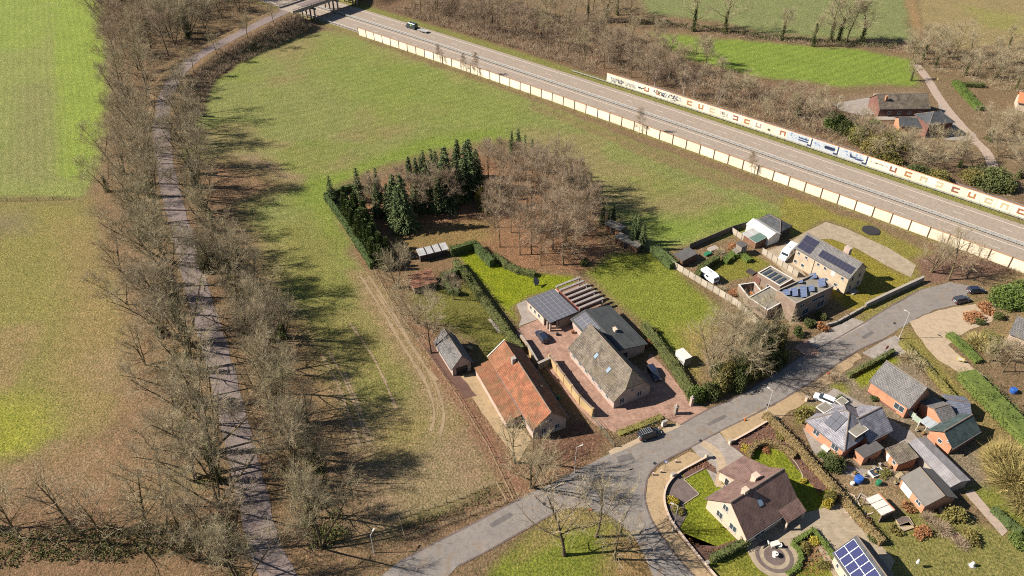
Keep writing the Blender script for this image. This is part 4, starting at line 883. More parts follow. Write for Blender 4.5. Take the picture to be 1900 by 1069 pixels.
# --- conifers
def spruce(seed, H=16, Rm=3.2, clear=.06, n_wh=26, nbr=11, mat=SPRU, ls=.34):
    rg = np.random.default_rng(seed); tr = TB(); cr = TB(); tr.pipe([(0, 0, -.1), (0, 0, H * .5), (0, 0, H * .97)], [.24, .15, .03], 6); A = []; D = []
    for w2 in range(n_wh):
        f = clear + (1 - clear) * (w2 + rg.random() * .5) / n_wh; R1 = Rm * (1 - f) ** .85 * rg.uniform(.75, 1.1) + .12
        for b2 in range(max(4, int(nbr * (1 - .5 * f)))):
            a = rg.random() * 6.283; r1 = R1 * rg.uniform(.55, 1.12); m_ = max(3, int(r1 * 7)); q = np.linspace(.15, 1, m_)
            x = np.cos(a) * r1 * q; y = np.sin(a) * r1 * q; z = f * H + r1 * (.12 * q - .42 * q * q) + rg.normal(size=m_) * .08
            for k in range(2): A.append(np.stack([x, y, z], 1) + rg.normal(size=(m_, 3)) * .16)
            D += [np.array([math.cos(a), math.sin(a), -.35])] * (2 * m_)
    A = np.concatenate(A); D = np.array(D) + rg.normal(size=A.shape) * .45; D /= np.linalg.norm(D, axis=1)[:, None]
    cr.slivers(A, D, ls * rg.uniform(.8, 1.7, len(A)), np.full(len(A), ls * .62), rg)
    return tr.mesh('trunk', [BARK]), cr.mesh('crown', [mat])
def thuja(seed, H=7, Rm=1.0, n=2600, mat=THUJ):
    rg = np.random.default_rng(seed); tr = TB(); cr = TB(); tr.pipe([(0, 0, -.1), (0, 0, H * .9)], [.12, .03], 5)
    f = rg.random(n) ** 1.25; a = rg.random(n) * 6.283; pr = (1 - f) ** .75 * (.75 + .3 * np.minimum(1, f / .12)); rr = Rm * pr * (.86 + .22 * np.sin(a * 4 + f * 9 + seed) * np.sin(f * 23)) * (1 - .35 * rg.random(n) ** 2)
    A = np.stack([rr * np.cos(a), rr * np.sin(a), .1 + f * H], 1); D = np.stack([np.cos(a) * .45, np.sin(a) * .45, np.ones(n)], 1) + rg.normal(size=(n, 3)) * .35; D /= np.linalg.norm(D, axis=1)[:, None]
    cr.slivers(A, D, rg.uniform(.35, .75, n), rg.uniform(.16, .3, n), rg); return tr.mesh('trunk', [BARK]), cr.mesh('crown', [mat])
SP = [(*spruce(1, 16, 4.0, .05, 30, 15, ls=.44), 16, 4.0), (*spruce(2, 16, 3.3, .08, 30, 14, ls=.42), 16, 3.3), (*spruce(3, 16, 4.4, .03, 28, 16, ls=.46), 16, 4.4)]
PINE = [(*spruce(4, 16, 3.8, .3, 22, 15, SPRU, .46), 16, 3.8)]
NAR = [(*spruce(6, 9, 1.7, .03, 22, 11, SPRU, .3), 9, 1.7), (*spruce(7, 9, 1.4, .05, 22, 10, SPRU, .28), 9, 1.4), (*spruce(8, 9, 2.0, .03, 20, 12, SPRU, .32), 9, 2.0)]
TH = [(*thuja(1), 7, 1), (*thuja(2, 7, 1.3), 7, 1.3), (*thuja(3, 7, .85), 7, .85), (*thuja(4, 6.4, 1.5, 3000), 7, 1.5)]
THD = []
for k in TH: cm = k[1].copy(); cm.materials.clear(); cm.materials.append(SPRU); THD.append((k[0], cm, k[2], k[3]))
def conifers(lst, kinds, label, group, name='spruce_tree', wide=1.0):
    for u, v, H in lst: x, y = G(u, v); put_tree(rnd.choice(kinds), x, y, H, label, group, rnd, wide * rnd.uniform(.9, 1.1), name=name)
conifers(((750, 424, 17), (829, 384, 19), (868, 360, 17), (846, 372, 15), (735, 405, 14), (815, 392, 13), (702, 402, 11), (790, 388, 13), (884, 350, 13), (776, 372, 14)), SP, 'big dark spruce standing in the farm wood', 'big spruces of the farm wood')
conifers(((762, 352, 11), (784, 358, 12), (812, 352, 13), (850, 330, 13), (722, 398, 10), (705, 372, 8), (800, 372, 13), (872, 335, 14), (772, 395, 9)), PINE + SP[1:2], 'mid sized dark conifer in the far row of the farm wood', 'far conifers of the farm wood', wide=1.0)
conifers(((617, 374, 8.5), (668, 374, 11), (688, 362, 8), (700, 352, 7.5), (788, 340, 11), (803, 336, 11), (828, 332, 11)), NAR, 'narrow pointed conifer at the meadow side of the farm wood', 'pointed conifers at the meadow edge', 'narrow_conifer', .9)
LST = []
for i in range(34):
    q = i / 33; u0, v0 = 640 + 62 * q, 392 + 104 * q; LST.append((u0 + rnd.uniform(-3, 12), v0 + rnd.uniform(-6, 6), rnd.uniform(5.5, 8)))
for i in range(16): q = i / 15; LST.append((660 + 55 * q + rnd.uniform(-6, 6), 400 + 84 * q + rnd.uniform(-5, 5), rnd.uniform(5.5, 8.5)))
conifers(LST, TH, 'slim green thuja in the crowded row inside the boundary hedge', 'thuja row inside the boundary hedge', 'thuja', 1.15)
conifers(((949, 285, 8), (961, 284, 8.5), (974, 292, 8), (987, 300, 8), (995, 310, 7), (1003, 314, 8.5), (1015, 316, 8.5), (1031, 322, 8), (1045, 330, 8), (1058, 338, 8), (1070, 347, 8), (1082, 357, 8), (1094, 366, 8), (1104, 378, 8)), NAR, 'small pointed conifer in the row behind the bare grove', 'conifer row behind the grove', 'narrow_conifer', .95)
conifers(((1117, 417, 7.5), (1137, 416, 7), (1128, 420, 5), (1173, 456, 10), (1190, 464, 9), (1180, 450, 9)), SP[:2], 'small green conifer beside the timber huts at the meadow', 'conifers beside the timber huts', 'small_conifer', .72)
# --- leafy shrubs from shared prototypes (radius 1, height 1)
def shrub_mesh(seed, mat, n=1500, ls=.1, lumps=9, hollow=.55):
    rg = np.random.default_rng(seed); tb = TB(); c = rg.normal(size=(lumps, 3)); c /= np.linalg.norm(c, axis=1)[:, None]; c *= rg.uniform(.25, .62, (lumps, 1)); c[:, 2] = np.abs(c[:, 2]) * .75 + .12; rad = rg.uniform(.28, .46, lumps)
    k = rg.integers(0, lumps, n); d = rg.normal(size=(n, 3)); d /= np.linalg.norm(d, axis=1)[:, None]; A = c[k] + d * (rad[k] * rg.uniform(hollow, 1.05, n))[:, None]; A[:, 2] = np.clip(A[:, 2], .01, 1.0)
    tb.leaves(A, ls, rg, .25); return tb.mesh('foliage', [mat])
def twig_shrub(seed, mat, n=900, w2=.022):
    rg = np.random.default_rng(seed); tb = TB(); d = rg.normal(size=(n, 3)); d[:, 2] = np.abs(d[:, 2]) * 1.1 + .25; d /= np.linalg.norm(d, axis=1)[:, None]
    A = d * (rg.random(n) ** .8 * .75)[:, None]; tb.slivers(A, d + rg.normal(size=(n, 3)) * .3, rg.uniform(.2, .42, n), np.full(n, w2), rg); return tb.mesh('foliage', [mat])
STEM = TB(); STEM.pipe([(0, 0, -.05), (.03, 0, .35), (.05, .03, .7)], [.05, .035, .012], 5); [STEM.pipe([(0, 0, 0), (math.cos(a) * .25, math.sin(a) * .25, .35), (math.cos(a) * .4, math.sin(a) * .4, .6)], [.03, .02, .008], 4) for a in (0, 1.3, 2.6, 3.9, 5.2)]
STEM = STEM.mesh('stem', [BARK])
SH = {}
for nm, mt in (('ever', EVERG), ('laurel', LAURL), ('green', HEDGG), ('yellow', YELL), ('olive', OLIVE), ('rusty', RUSTY), ('reed', REED)): SH[nm] = [shrub_mesh(i * 7 + len(nm), mt) for i in range(2)]
SH['twig'] = [twig_shrub(1, TWIG), twig_shrub(2, TWIGR)]
SHB = {nm: shrub_mesh(50 + i, mt, 5200, .055, 16) for i, (nm, mt) in enumerate((('ever', EVERG), ('laurel', LAURL), ('olive', OLIVE), ('reed', REED)))}
SHB['reed'] = twig_shrub(60, REED, 6500, .02); SH['reed'] = [twig_shrub(61, REED, 2200, .03), twig_shrub(62, REED, 2200, .03)]
def shrub(kind, u, v, r, h, label, group=None, name='shrub', cat='shrub', big=False):
    x, y = G(u, v); o = thing(name, label, cat, (x, y, tz(x, y) - .03), rnd.uniform(0, 6.28), group); o.scale = (r, r, h)
    inst('foliage', SHB[kind] if big else rnd.choice(SH[kind]), o); inst('stem', STEM, o); return o
# --- clipped hedges: one closed core and a coat of leaves
def hedge(label, px, wd, h, mat, name='hedge', z0=0.0, dens=26, ls=.16, group=None, top=.12):
    P = GP(px) if not isinstance(px, np.ndarray) else [tuple(p) for p in px]; rg = np.random.default_rng(len(label) + int(P[0][0] * 10) % 97); root = thing(name, label, 'hedge', (P[0][0], P[0][1], z0), 0, group); core = MB(); lv = TB(); ox, oy = P[0]
    for a, c in zip(P[:-1], P[1:]):
        a_ = (a[0] - ox, a[1] - oy); c_ = (c[0] - ox, c[1] - oy); L = math.hypot(c_[0] - a_[0], c_[1] - a_[1]) + 1e-6; ux, uy = (c_[0] - a_[0]) / L, (c_[1] - a_[1]) / L
        core.bar((a_[0] - ux * wd * .2, a_[1] - uy * wd * .2), (c_[0] + ux * wd * .2, c_[1] + uy * wd * .2), wd * .78, h * .9 + .05 - .013 * P.index(a), -.05)
        n = int(L * (2 * h + wd) * dens); t_ = rg.uniform(-wd * .35, L + wd * .35, n); w3 = rg.uniform(0, 2 * h + wd, n); sx = np.where(w3 < h, -wd / 2, np.where(w3 > h + wd, wd / 2, w3 - h - wd / 2)); zz = np.where(w3 < h, w3, np.where(w3 > h + wd, w3 - h - wd, h))
        wob = (vnoise(t_ + ox * 3, zz + sx, 1.3, 3) - .5) * wd * .55; sx = sx * (1 + wob / wd) ; zz = zz + (vnoise(t_ + ox, sx * 2, 1.4, 9) - .5) * top * 2.6 * (zz > h * .8)
        A = np.stack([a_[0] + ux * t_ - uy * sx, a_[1] + uy * t_ + ux * sx, np.maximum(zz, .02)], 1) + rg.normal(size=(n, 3)) * .09; lv.leaves(A, ls, rg, .2)
    core.build('hedge_core', mat, root); o = bpy.data.objects.new('leaves', lv.mesh('leaves', [mat])); link(o); o.parent = root; return root
hedge('long clipped hedge between meadow and thuja row', [(606, 370), (650, 434), (690, 498)], 1.3, 2.1, HEDGG)
hedge('short clipped hedge at the meadow corner of the farm wood', [(608, 369), (640, 357), (668, 349)], 1.3, 2.1, HEDGG)
hedge('tall clipped hedge at the head of the bright lawn', [(838, 474), (880, 462)], 1.6, 2.6, HEDGG)
hedge('clipped hedge arm stepping down to a rounded block on the bright lawn', [(881, 462), (900, 482), (912, 494)], 1.8, 2.4, HEDGG)
hedge('dark hedge running from the lean-to down to the court wall', [(846, 494), (868, 522), (905, 575), (940, 622), (966, 655)], 1.6, 2.2, EVERG, dens=32)
hedge('square clipped hedge round the small tree, lawn side', [(822, 520), (858, 508), (880, 540)], 1.2, 2.2, HEDGG)
hedge('square clipped hedge round the small tree, shed side', [(822, 520), (836, 545), (850, 548)], 1.2, 2.0, HEDGG)
hedge('low ragged hedge between bright lawn and grove', [(918, 478), (940, 496), (962, 506), (990, 512)], 1.8, 1.3, EVERG, top=.35)
hedge('dark hedge behind the fence right of the farmhouse', [(1196, 612), (1222, 648), (1250, 685), (1280, 735)], 1.9, 2.0, EVERG, dens=32, top=.3)
hedge('loose green hedge block beside the garden fence corner', [(1214, 468), (1246, 496)], 3.0, 2.0, HEDGG, top=.35)
hedge('curved clipped hedge behind the small caravan', [(1292, 520), (1300, 505), (1318, 492), (1330, 486)], 1.5, 2.0, EVERG)
hedge('round clipped hedge bed around the lawn of the caravan garden', [(1345, 488), (1358, 476), (1376, 476), (1388, 486)], 2.0, 1.2, LAURL, top=.3)
hedge('brown beech hedge between the brown roofed house and its neighbours', [(1420, 776), (1462, 818), (1500, 862), (1545, 912), (1590, 965), (1632, 1010)], 1.2, 1.7, BEECH, dens=34)
hedge('curved beech hedge round the oval lawn', [(1388, 850), (1392, 838), (1404, 829), (1420, 826), (1438, 830), (1456, 838), (1472, 850)], 1.0, 1.4, BEECH, dens=34)
hedge('low clipped edging hedge beside the round terrace', [(1470, 1012), (1482, 1022), (1486, 1038), (1478, 1056), (1462, 1066)], .8, .8, LAURL)
hedge('clipped hedge edging the flower bed beside the paved yard', [(1472, 1010), (1508, 986), (1530, 1014), (1556, 1048)], .8, .9, LAURL)
hedge('dark dividing hedge beside the brown roofed house terrace', [(1322, 1040), (1352, 1026), (1382, 1010)], 1.3, 1.6, EVERG)
hedge('wide bright green hedge along the grassy track', [(1795, 706), (1830, 742), (1868, 780), (1915, 828)], 5.0, 2.2, LAURL, dens=26, top=.9)
hedge('low grassy hedge bank beside the sandy turning place', [(1762, 625), (1790, 650), (1812, 672)], 2.2, 1.1, LAURL, top=.4)
hedge('yellow green hedge beside the far lane', [(1772, 158), (1790, 178), (1815, 205)], 3.0, 1.8, LAURL)
hedge('dark hedge strip in the far allotment', [(1782, 160), (1822, 162)], 2.0, 1.6, EVERG)
hedge('clipped hedge along the back garden path', [(1842, 950), (1872, 978), (1890, 990)], 1.2, 1.4, HEDGG)
hedge('dark low hedge along the street in front of the brick gable house', [(1574, 700), (1612, 680), (1656, 655)], .9, 1.1, EVERG, top=.25)
hedge('ragged hedge between the sandy turning place and the brick house yard', [(1672, 640), (1700, 668), (1735, 705), (1770, 745)], 1.4, 1.3, OLIVE, top=.4)
hedge('low hedge strip in front of the farm court', [(1150, 805), (1190, 790), (1226, 776)], 1.6, .5, OLIVE, top=.2)
# --- evergreen thicket along the street
for i, (u, v, r, h, kd) in enumerate(((1292, 742, 2.6, 4.5, 'laurel'), (1315, 735, 2.6, 5.2, 'ever'), (1338, 725, 2.8, 5.5, 'olive'), (1362, 715, 3.0, 6.5, 'ever'), (1386, 700, 3.0, 6.5, 'olive'), (1408, 690, 3.0, 6.0, 'olive'), (1430, 680, 2.8, 6.0, 'ever'), (1448, 668, 2.4, 5.0, 'ever'), (1335, 700, 2.8, 6.0, 'ever'), (1365, 688, 3.0, 6.5, 'olive'), (1395, 668, 2.8, 5.5, 'ever'), (1345, 712, 2.8, 7.5, 'olive'), (1418, 662, 2.6, 8.0, 'laurel'), (1440, 645, 2.4, 9.0, 'olive'), (1372, 700, 2.6, 8.0, 'laurel'))):
    shrub(kd, u, v, r, h, 'tall evergreen bush in the thicket between street and farm meadow', 'evergreen thicket along the street', 'evergreen_bush', 'bush', True)
for u, v, r, h, kd, lab in ((1425, 640, 2.2, 10.5, 'ever', 'tall ivy covered conifer beside the flat roofed house'), (1402, 630, 1.9, 8, 'ever', 'second ivy conifer beside the garden fence'), (1880, 560, 7.0, 4.5, 'laurel', 'huge bright green laurel clump at the end of the street'), (1905, 545, 7.0, 4.0, 'laurel', 'bright green laurel clump against the noise wall'),
                            (392, 500, 3.6, 10, 'ever', 'big dark ivy mass swallowing an avenue tree'), (1890, 900, 7.0, 6.0, 'reed', 'tall pale bamboo clump behind the long shed'), (1862, 870, 5.0, 6.0, 'reed', 'second pale bamboo clump beside the long shed'), (1915, 940, 6, 4.0, 'reed', 'pale bamboo clump at the end of the back garden'),
                            (1548, 238, 5.5, 6.5, 'laurel', 'bright green evergreen beside the service road'), (1568, 246, 5.5, 6.5, 'ever', 'dark evergreen beside the service road'), (1700, 325, 4.5, 4.5, 'ever', 'evergreen bush at the bend of the service road'), (1836, 340, 8.0, 7.0, 'ever', 'large dark evergreen hedge mass behind the painted wall'), (1800, 335, 5.0, 4.5, 'olive', 'olive green bush behind the painted wall'), (1865, 352, 4.5, 5.0, 'ever', 'rounded dark evergreen at the end of the hedge mass'),
                            (1620, 280, 8.0, 6.5, 'olive', 'spreading olive bush behind the mural'), (1660, 268, 6.5, 6.0, 'olive', 'spreading olive bush in front of the brick house'), (1650, 300, 5.0, 4.5, 'olive', 'low olive bush below the brick house'), (1590, 262, 6, 6.5, 'olive', 'olive bush next to the bright evergreen'), (1742, 338, 5.0, 4.5, 'olive', 'olive bush opposite the lane end'), (1622, 235, 3.0, 3.0, 'laurel', 'green bush under the long brick house'),
                            (1545, 868, 2.6, 4.6, 'ever', 'dark rounded evergreen beside the brown beech hedge'), (1537, 930, 1.5, 4.2, 'olive', 'pear shaped olive conifer next to the golden shrub'), (1535, 938, 1.3, 2.6, 'yellow', 'golden yellow globe shrub beside the paved yard'),
                            (1524, 845, 1.3, 1.6, 'laurel', 'bright green shrub at the brick house side wall'), (1492, 778, 2.6, 3.0, 'olive', 'rounded olive hedge shrub in front of the hipped house'), (1384, 838, 1.6, 1.4, 'yellow', 'yellow green spreading shrub at the drive corner'), (1448, 808, 2.0, 1.0, 'olive', 'flat olive shrub in the front bed'),
                            (1248, 935, 1.6, 1.5, 'yellow', 'yellow shrub in the curved corner bed'), (1258, 950, 1.4, 1.2, 'olive', 'olive shrub in the curved corner bed'), (1345, 897, 1.0, .9, 'yellow', 'small golden shrub at the front door'), (1488, 893, 1.0, 1.0, 'yellow', 'small golden shrub at the end of the oval lawn'), (1492, 1018, 1.5, 1.3, 'olive', 'rounded shrub in the terrace flower bed'), (1508, 1004, 1.4, 1.2, 'yellow', 'yellow shrub in the terrace flower bed'), (1528, 1050, 1.4, 1.4, 'olive', 'shrub beside the solar roofed outbuilding'),
                            (1560, 745, 1.7, 1.8, 'ever', 'dark shrub between the two brick houses'), (1612, 800, 1.5, 1.6, 'ever', 'dark shrub at the path between the brick houses'), (1683, 943, 1.5, 1.6, 'rusty', 'rusty brown shrub at the white garage door'), (1604, 972, 1.8, 1.4, 'rusty', 'rusty shrub beside the paved yard hedge'), (1640, 880, 1.6, 1.2, 'olive', 'scrubby olive shrub in the cluttered garden'), (1770, 960, 2.6, 3.0, 'olive', 'tall olive shrub beyond the gable of the grey garage'), (1745, 985, 2.4, 2.2, 'twig', 'twiggy shrub in the vegetable garden'), (1800, 1000, 2.2, 2.0, 'olive', 'olive shrub beside the back path'), (1720, 965, 1.8, 2.0, 'twig', 'twiggy shrub against the garage gable'),
                            (1780, 1010, 2.0, 1.6, 'twig', 'twiggy bush at the end of the vegetable plots'), (1888, 1005, 2.2, 1.8, 'laurel', 'bright rounded shrub at the back path corner'), (1625, 1000, 2.0, 1.5, 'ever', 'dark bush behind the paved yard hedge'),
                            (1805, 590, 3.2, 1.6, 'rusty', 'rusty bramble heap beside the parked cars'), (1830, 575, 3.0, 1.8, 'rusty', 'rusty leaf heap behind the parked cars'), (1850, 590, 2.0, 2.0, 'ever', 'dark bush in the rusty heap'), (1815, 600, 1.6, 1.6, 'ever', 'small dark bush below the rusty heap'), (1840, 640, 4.5, 3.0, 'olive', 'scrubby olive thicket beside the turning place'), (1875, 650, 4.0, 3.0, 'twig', 'twiggy thicket beside the edge house'), (1815, 640, 4.0, 2.4, 'reed', 'pale straw thicket beside the turning place'),
                            (905, 390, 4.0, 6.0, 'olive', 'pale green bush between spruces and bare grove'), (893, 375, 2.2, 6.5, 'yellow', 'yellowish willow bush between spruces and bare grove'), (1215, 620, 1.6, 1.6, 'olive', 'shrub in the bed beside the farm porch'), (1200, 640, 1.6, 1.6, 'rusty', 'dry shrub in the bed beside the farm porch'), (1085, 492, 1.8, 2.2, 'ever', 'dark shrub at the grove corner of the lawn'), (1338, 540, 2.2, 1.5, 'twig', 'twiggy shrubs beside the caravan'), (1360, 545, 2.0, 1.3, 'rusty', 'dry shrubs at the brick garden wall'), (1500, 605, 1.8, 2.4, 'ever', 'dark shrub under the flat roofed house front'), (1525, 610, 1.8, 2.2, 'rusty', 'dry reddish shrub in the front garden'), (1480, 620, 1.8, 2.6, 'ever', 'evergreen shrub at the front corner wall'), (1520, 590, 2.0, 2.0, 'ever', 'dark clipped shrub group in the shaded front garden'),
                            (1688, 668, 2.8, 2.6, 'twig', 'brown twiggy bush behind the brick gable house roof'), (1706, 684, 2.6, 2.4, 'twig', 'twiggy bush beside the ragged yard hedge'), (1548, 705, 2.2, 1.8, 'twig', 'twiggy bush on the dirt verge beside the silver car'), (1420, 835, 1.4, .8, 'rusty', 'dry perennial clump in the front bed'), (1620, 742, 1.2, 1.2, 'ever', 'small dark shrub under the brick gable house eave'), (1710, 990, 2.0, 1.8, 'rusty', 'dry shrub at the edge of the vegetable beds'), (1660, 985, 1.6, 1.4, 'olive', 'olive shrub beside the fleece covered bed'), (1335, 472, 2.4, 1.8, 'twig', 'bare twiggy bush by the playhouse'), (1360, 462, 2.4, 1.6, 'rusty', 'dry bush by the playhouse')):
    shrub(kd, u, v, r, h, lab, None, 'bush' if r > 2.4 else 'shrub', 'bush', r > 4 and kd in SHB or (kd in SHB and h > 4))
# --- undergrowth nobody could count
def thicket(name, label, pts, mat, per=60, h=(1.0, 2.4), w2=.05, spread=1.1, leaf=False, ls=.2):
    rg = np.random.default_rng(len(label)); tb = TB()
    n = len(pts); P = np.repeat(np.array([(x, y, tz(x, y) if name == 'embankment_scrub' else 0) for x, y in pts]), per, 0); m_ = len(P); hh = np.repeat(rg.uniform(h[0], h[1], n), per)
    if leaf:
        d = rg.normal(size=(m_, 3)); d /= np.linalg.norm(d, axis=1)[:, None]; A = P + np.stack([d[:, 0] * spread, d[:, 1] * spread, np.abs(d[:, 2]) * hh], 1) * rg.uniform(.5, 1, (m_, 1)); tb.leaves(A, ls, rg, .2)
    else:
        D = rg.normal(size=(m_, 3)) * np.array([.5, .5, .25]) + np.array([0, 0, .7]); D /= np.linalg.norm(D, axis=1)[:, None]; A = P + rg.normal(size=(m_, 3)) * np.array([spread * .5, spread * .5, 0]) + D * (rg.random(m_) * hh * .5)[:, None]; tb.slivers(A, D, hh * rg.uniform(.3, .75, m_), np.full(m_, w2), rg)
    o = bpy.data.objects.new(name, tb.mesh(name, [mat])); link(o); o['kind'] = 'stuff'; tag(o, label, 'undergrowth'); return o
def mwscatter(x0, x1, o0, o1, n, seed):
    rg = np.random.default_rng(seed); return [MW(mw_s(rg.uniform(x0, x1)), rg.uniform(o0, o1)) for _ in range(n)]
thicket('underwood', 'brown leafless underwood filling the wood behind the motorway', mwscatter(-75, 12, 30.5, 74, 1300, 1) + mwscatter(12, 90, 38, 62, 460, 8), TWIGR, 50, (1.5, 4.0), .06, 1.6)
thicket('underwood', 'grey brown underwood under the trees beside the bridge road', scatter([(190, -40), (520, -40), (470, 14), (400, 58), (340, 90), (295, 120), (272, 180), (215, 200), (205, 60)], 2.2, 6, maxn=900), TWIGR, 55, (1.2, 3.5), .06, 1.5)
def avscatter(s0_, s1_, o0, o1, n, seed):
    r = random.Random(seed); return [along(r.uniform(s0_, s1_), r.uniform(o0, o1)) for _ in range(n)]
thicket('underwood', 'leafless scrub under the avenue trees', avscatter(8, 205, 4.2, 14, 330, 2) + avscatter(8, 115, -5.5, -15, 300, 3), TWIG, 55, (.8, 2.4), .045, 1.3)
thicket('bramble', 'dark green bramble and ivy under the avenue trees', avscatter(8, 190, 4.5, 10, 95, 4) + avscatter(8, 105, -7.0, -13, 110, 5) + scatter([(-40, 1000), (120, 985), (300, 980), (430, 960), (430, 1010), (300, 1030), (100, 1040), (-40, 1050)], 1.8, 9, maxn=80), EVERG, 150, (.6, 1.8), .05, 1.4, True, .2)
thicket('embankment_scrub', 'brown scrub hedge on the embankment slope of the avenue', [p for p in avscatter(196, 300, -13.5, -6.5, 760, 6)], TWIGR, 80, (1.0, 2.4), .06, 1.2)
thicket('basin_scrub', 'dark bramble in the fenced basin', scatter([(750, 972), (850, 935), (915, 908), (925, 925), (850, 955), (758, 990)], 1.6, 31, maxn=60), EVERG, 60, (.3, .9), .05, 1.0, True, .16)
thicket('embankment_scrub', 'dark ivy in the embankment hedge', avscatter(196, 285, -12.5, -8, 110, 7), EVERG, 90, (.6, 1.5), .05, 1.0, True, .22)
thicket('ditch_scrub', 'dark scrub in the ditch between the far fields', [G(u, v) for u, v in zip(np.linspace(1080, 1690, 260), np.interp(np.linspace(1080, 1690, 260), [1080, 1200, 1300, 1420, 1560, 1690], [36, 40, 54, 72, 82, 92]) + np.random.default_rng(3).normal(size=260) * 3)], TWIGR, 60, (.8, 2.2), .07, 1.6)
thicket('ditch_scrub', 'dark evergreen scrub along the far ditch', [G(u, v) for u, v in zip(np.linspace(1180, 1660, 70), np.interp(np.linspace(1180, 1660, 70), [1180, 1300, 1420, 1560, 1690], [38, 52, 70, 80, 90]) + np.random.default_rng(4).normal(size=70) * 2)], EVERG, 110, (.8, 1.8), .05, 1.8, True, .3)
thicket('underwood', 'leafless scrub along the far lane', scatter([(1690, 90), (1780, 95), (1960, 90), (1960, 180), (1830, 165), (1770, 140), (1700, 130)], 2.6, 12, maxn=260), TWIG, 60, (1.2, 3), .06, 1.5)
thicket('underwood', 'scrub behind the painted wall', scatter([(1230, 190), (1330, 170), (1480, 205), (1600, 240), (1700, 300), (1860, 340), (1880, 365), (1700, 322), (1560, 275), (1420, 228), (1300, 200)], 2.2, 13, maxn=240), TWIG, 55, (.8, 2.2), .05, 1.3)
thicket('wall_scrub', 'dry brown weeds along the foot of the cream noise wall', mwscatter(-60, 150, -2.4, -.4, 420, 14), TWIGR, 26, (.3, .9), .05, .7)
thicket('bed_plants', 'dormant brown perennials in the flower beds of the brown roofed house', scatter([(1356, 826), (1428, 784), (1455, 812), (1412, 822), (1390, 834)], .8, 15, maxn=120) + scatter([(1266, 874), (1306, 854), (1326, 870), (1312, 868)], .7, 16, maxn=40) + scatter([(1262, 988), (1276, 1012), (1330, 1016), (1372, 1002), (1322, 1030)], .8, 17, maxn=70) + scatter([(1488, 1012), (1508, 992), (1545, 1040), (1520, 1066), (1488, 1066)], .8, 18, maxn=120) + scatter([(1475, 850), (1540, 905), (1520, 915), (1490, 880)], .9, 19, maxn=40), RUSTY, 30, (.25, .55), .07, .4, True, .12)
# ================================================================== BUILDINGS
def K(ox, oy, s=5.588): return lambda x, y: (ox + x / s, oy + y / s)
cA3, cA2, cA6, cA1 = K(960, 500), K(780, 580), K(960, 640), K(660, 420)
cE4, cE5 = K(1200, 370), K(1380, 420); cG1, cG2, cF3, cF4, cJ5, cL6 = K(1460, 640), K(1560, 640), K(1200, 760), K(1200, 878), K(1500, 790), K(1560, 878)
cM = K(1420, 0, 3.958)
def TL(name, r1, r2, mo, bw=.3, bh=.34, moss=None, amt=(.5, .75), big=.35, rough=.8, mscale=.35): return brick_mat(name, tuple(base(*r1)), tuple(base(*r2)), tuple(base(*mo)), bw, bh, .035, rough, .9, tuple(base(*moss)) if moss else None, amt, big=big, mscale=mscale)
T_BROWN = TL('brown_grey_tiles', (102, 92, 82), (158, 144, 126), (76, 68, 60), .34, .38, (120, 110, 84), (.5, .72))
T_ORANGE = TL('orange_pantiles', (150, 92, 66), (196, 128, 92), (108, 66, 50), .3, .38, (126, 98, 70), (.46, .66), mscale=.5)
T_ORMOSS = TL('mossy_orange_pantiles', (160, 106, 76), (190, 130, 96), (112, 76, 56), .28, .36, (122, 104, 72), (.46, .7))
T_GREY = TL('grey_slate_tiles', (122, 118, 116), (154, 150, 146), (84, 82, 82), .34, .36, (126, 120, 104), (.6, .9), .2)
T_DARK = TL('dark_slates', (86, 88, 92), (108, 110, 112), (64, 66, 70), .34, .3, (96, 96, 90), (.55, .8))
T_BROWN2 = TL('brown_concrete_tiles', (142, 112, 102), (166, 134, 122), (98, 76, 70), .32, .36, (132, 112, 100), (.6, .85))
T_PURP = TL('glazed_grey_tiles', (146, 142, 150), (192, 188, 194), (96, 94, 102), .3, .34, None, rough=.45)
T_RED = TL('red_pantiles', (170, 116, 88), (198, 142, 110), (118, 82, 62), .3, .36, (130, 104, 78), (.5, .75))
T_GREEN = TL('dark_green_tiles', (74, 90, 90), (100, 116, 112), (54, 66, 68), .34, .36, (90, 96, 84), (.55, .8))
T_CORR = brick_mat('corrugated_fibre', tuple(base(172, 166, 168)), tuple(base(190, 184, 184)), tuple(base(130, 126, 128)), .22, 9.0, .04, .8, .8, tuple(base(150, 140, 132)), (.5, .8), off=0)
T_CORRB = brick_mat('corrugated_brown', tuple(base(140, 124, 122)), tuple(base(160, 144, 140)), tuple(base(104, 92, 92)), .22, 9.0, .04, .8, .8, tuple(base(128, 116, 104)), (.5, .8), off=0)
T_METAL = brick_mat('ribbed_metal', tuple(base(206, 204, 200)), tuple(base(222, 220, 216)), tuple(base(150, 148, 146)), .3, 9.0, .03, .5, .6, tuple(base(176, 166, 156)), (.55, .8), off=0)
T_BITU = plain('bitumen_roof', tuple(base(110, 106, 104)), .9, .2, .7); T_BITUL = plain('pale_roof_felt', tuple(base(158, 150, 136)), .9, .18, .7); T_CORD = brick_mat('dark_corrugated', tuple(base(80, 82, 84)), tuple(base(96, 98, 98)), tuple(base(56, 58, 60)), 9.0, .28, .04, .7, .9, tuple(base(104, 104, 98)), (.5, .85), off=0)
def BK(name, a, b_, mo=(190, 176, 158)): return brick_mat(name, tuple(base(*a)), tuple(base(*b_)), tuple(base(*mo)), .24, .085, .012, .9, .3)
W_CREAM = plain('cream_render', tuple(base(236, 210, 186)), .9, .07, .6); W_WHITE = plain('white_paint', tuple(base(244, 238, 228)), .7, .06)
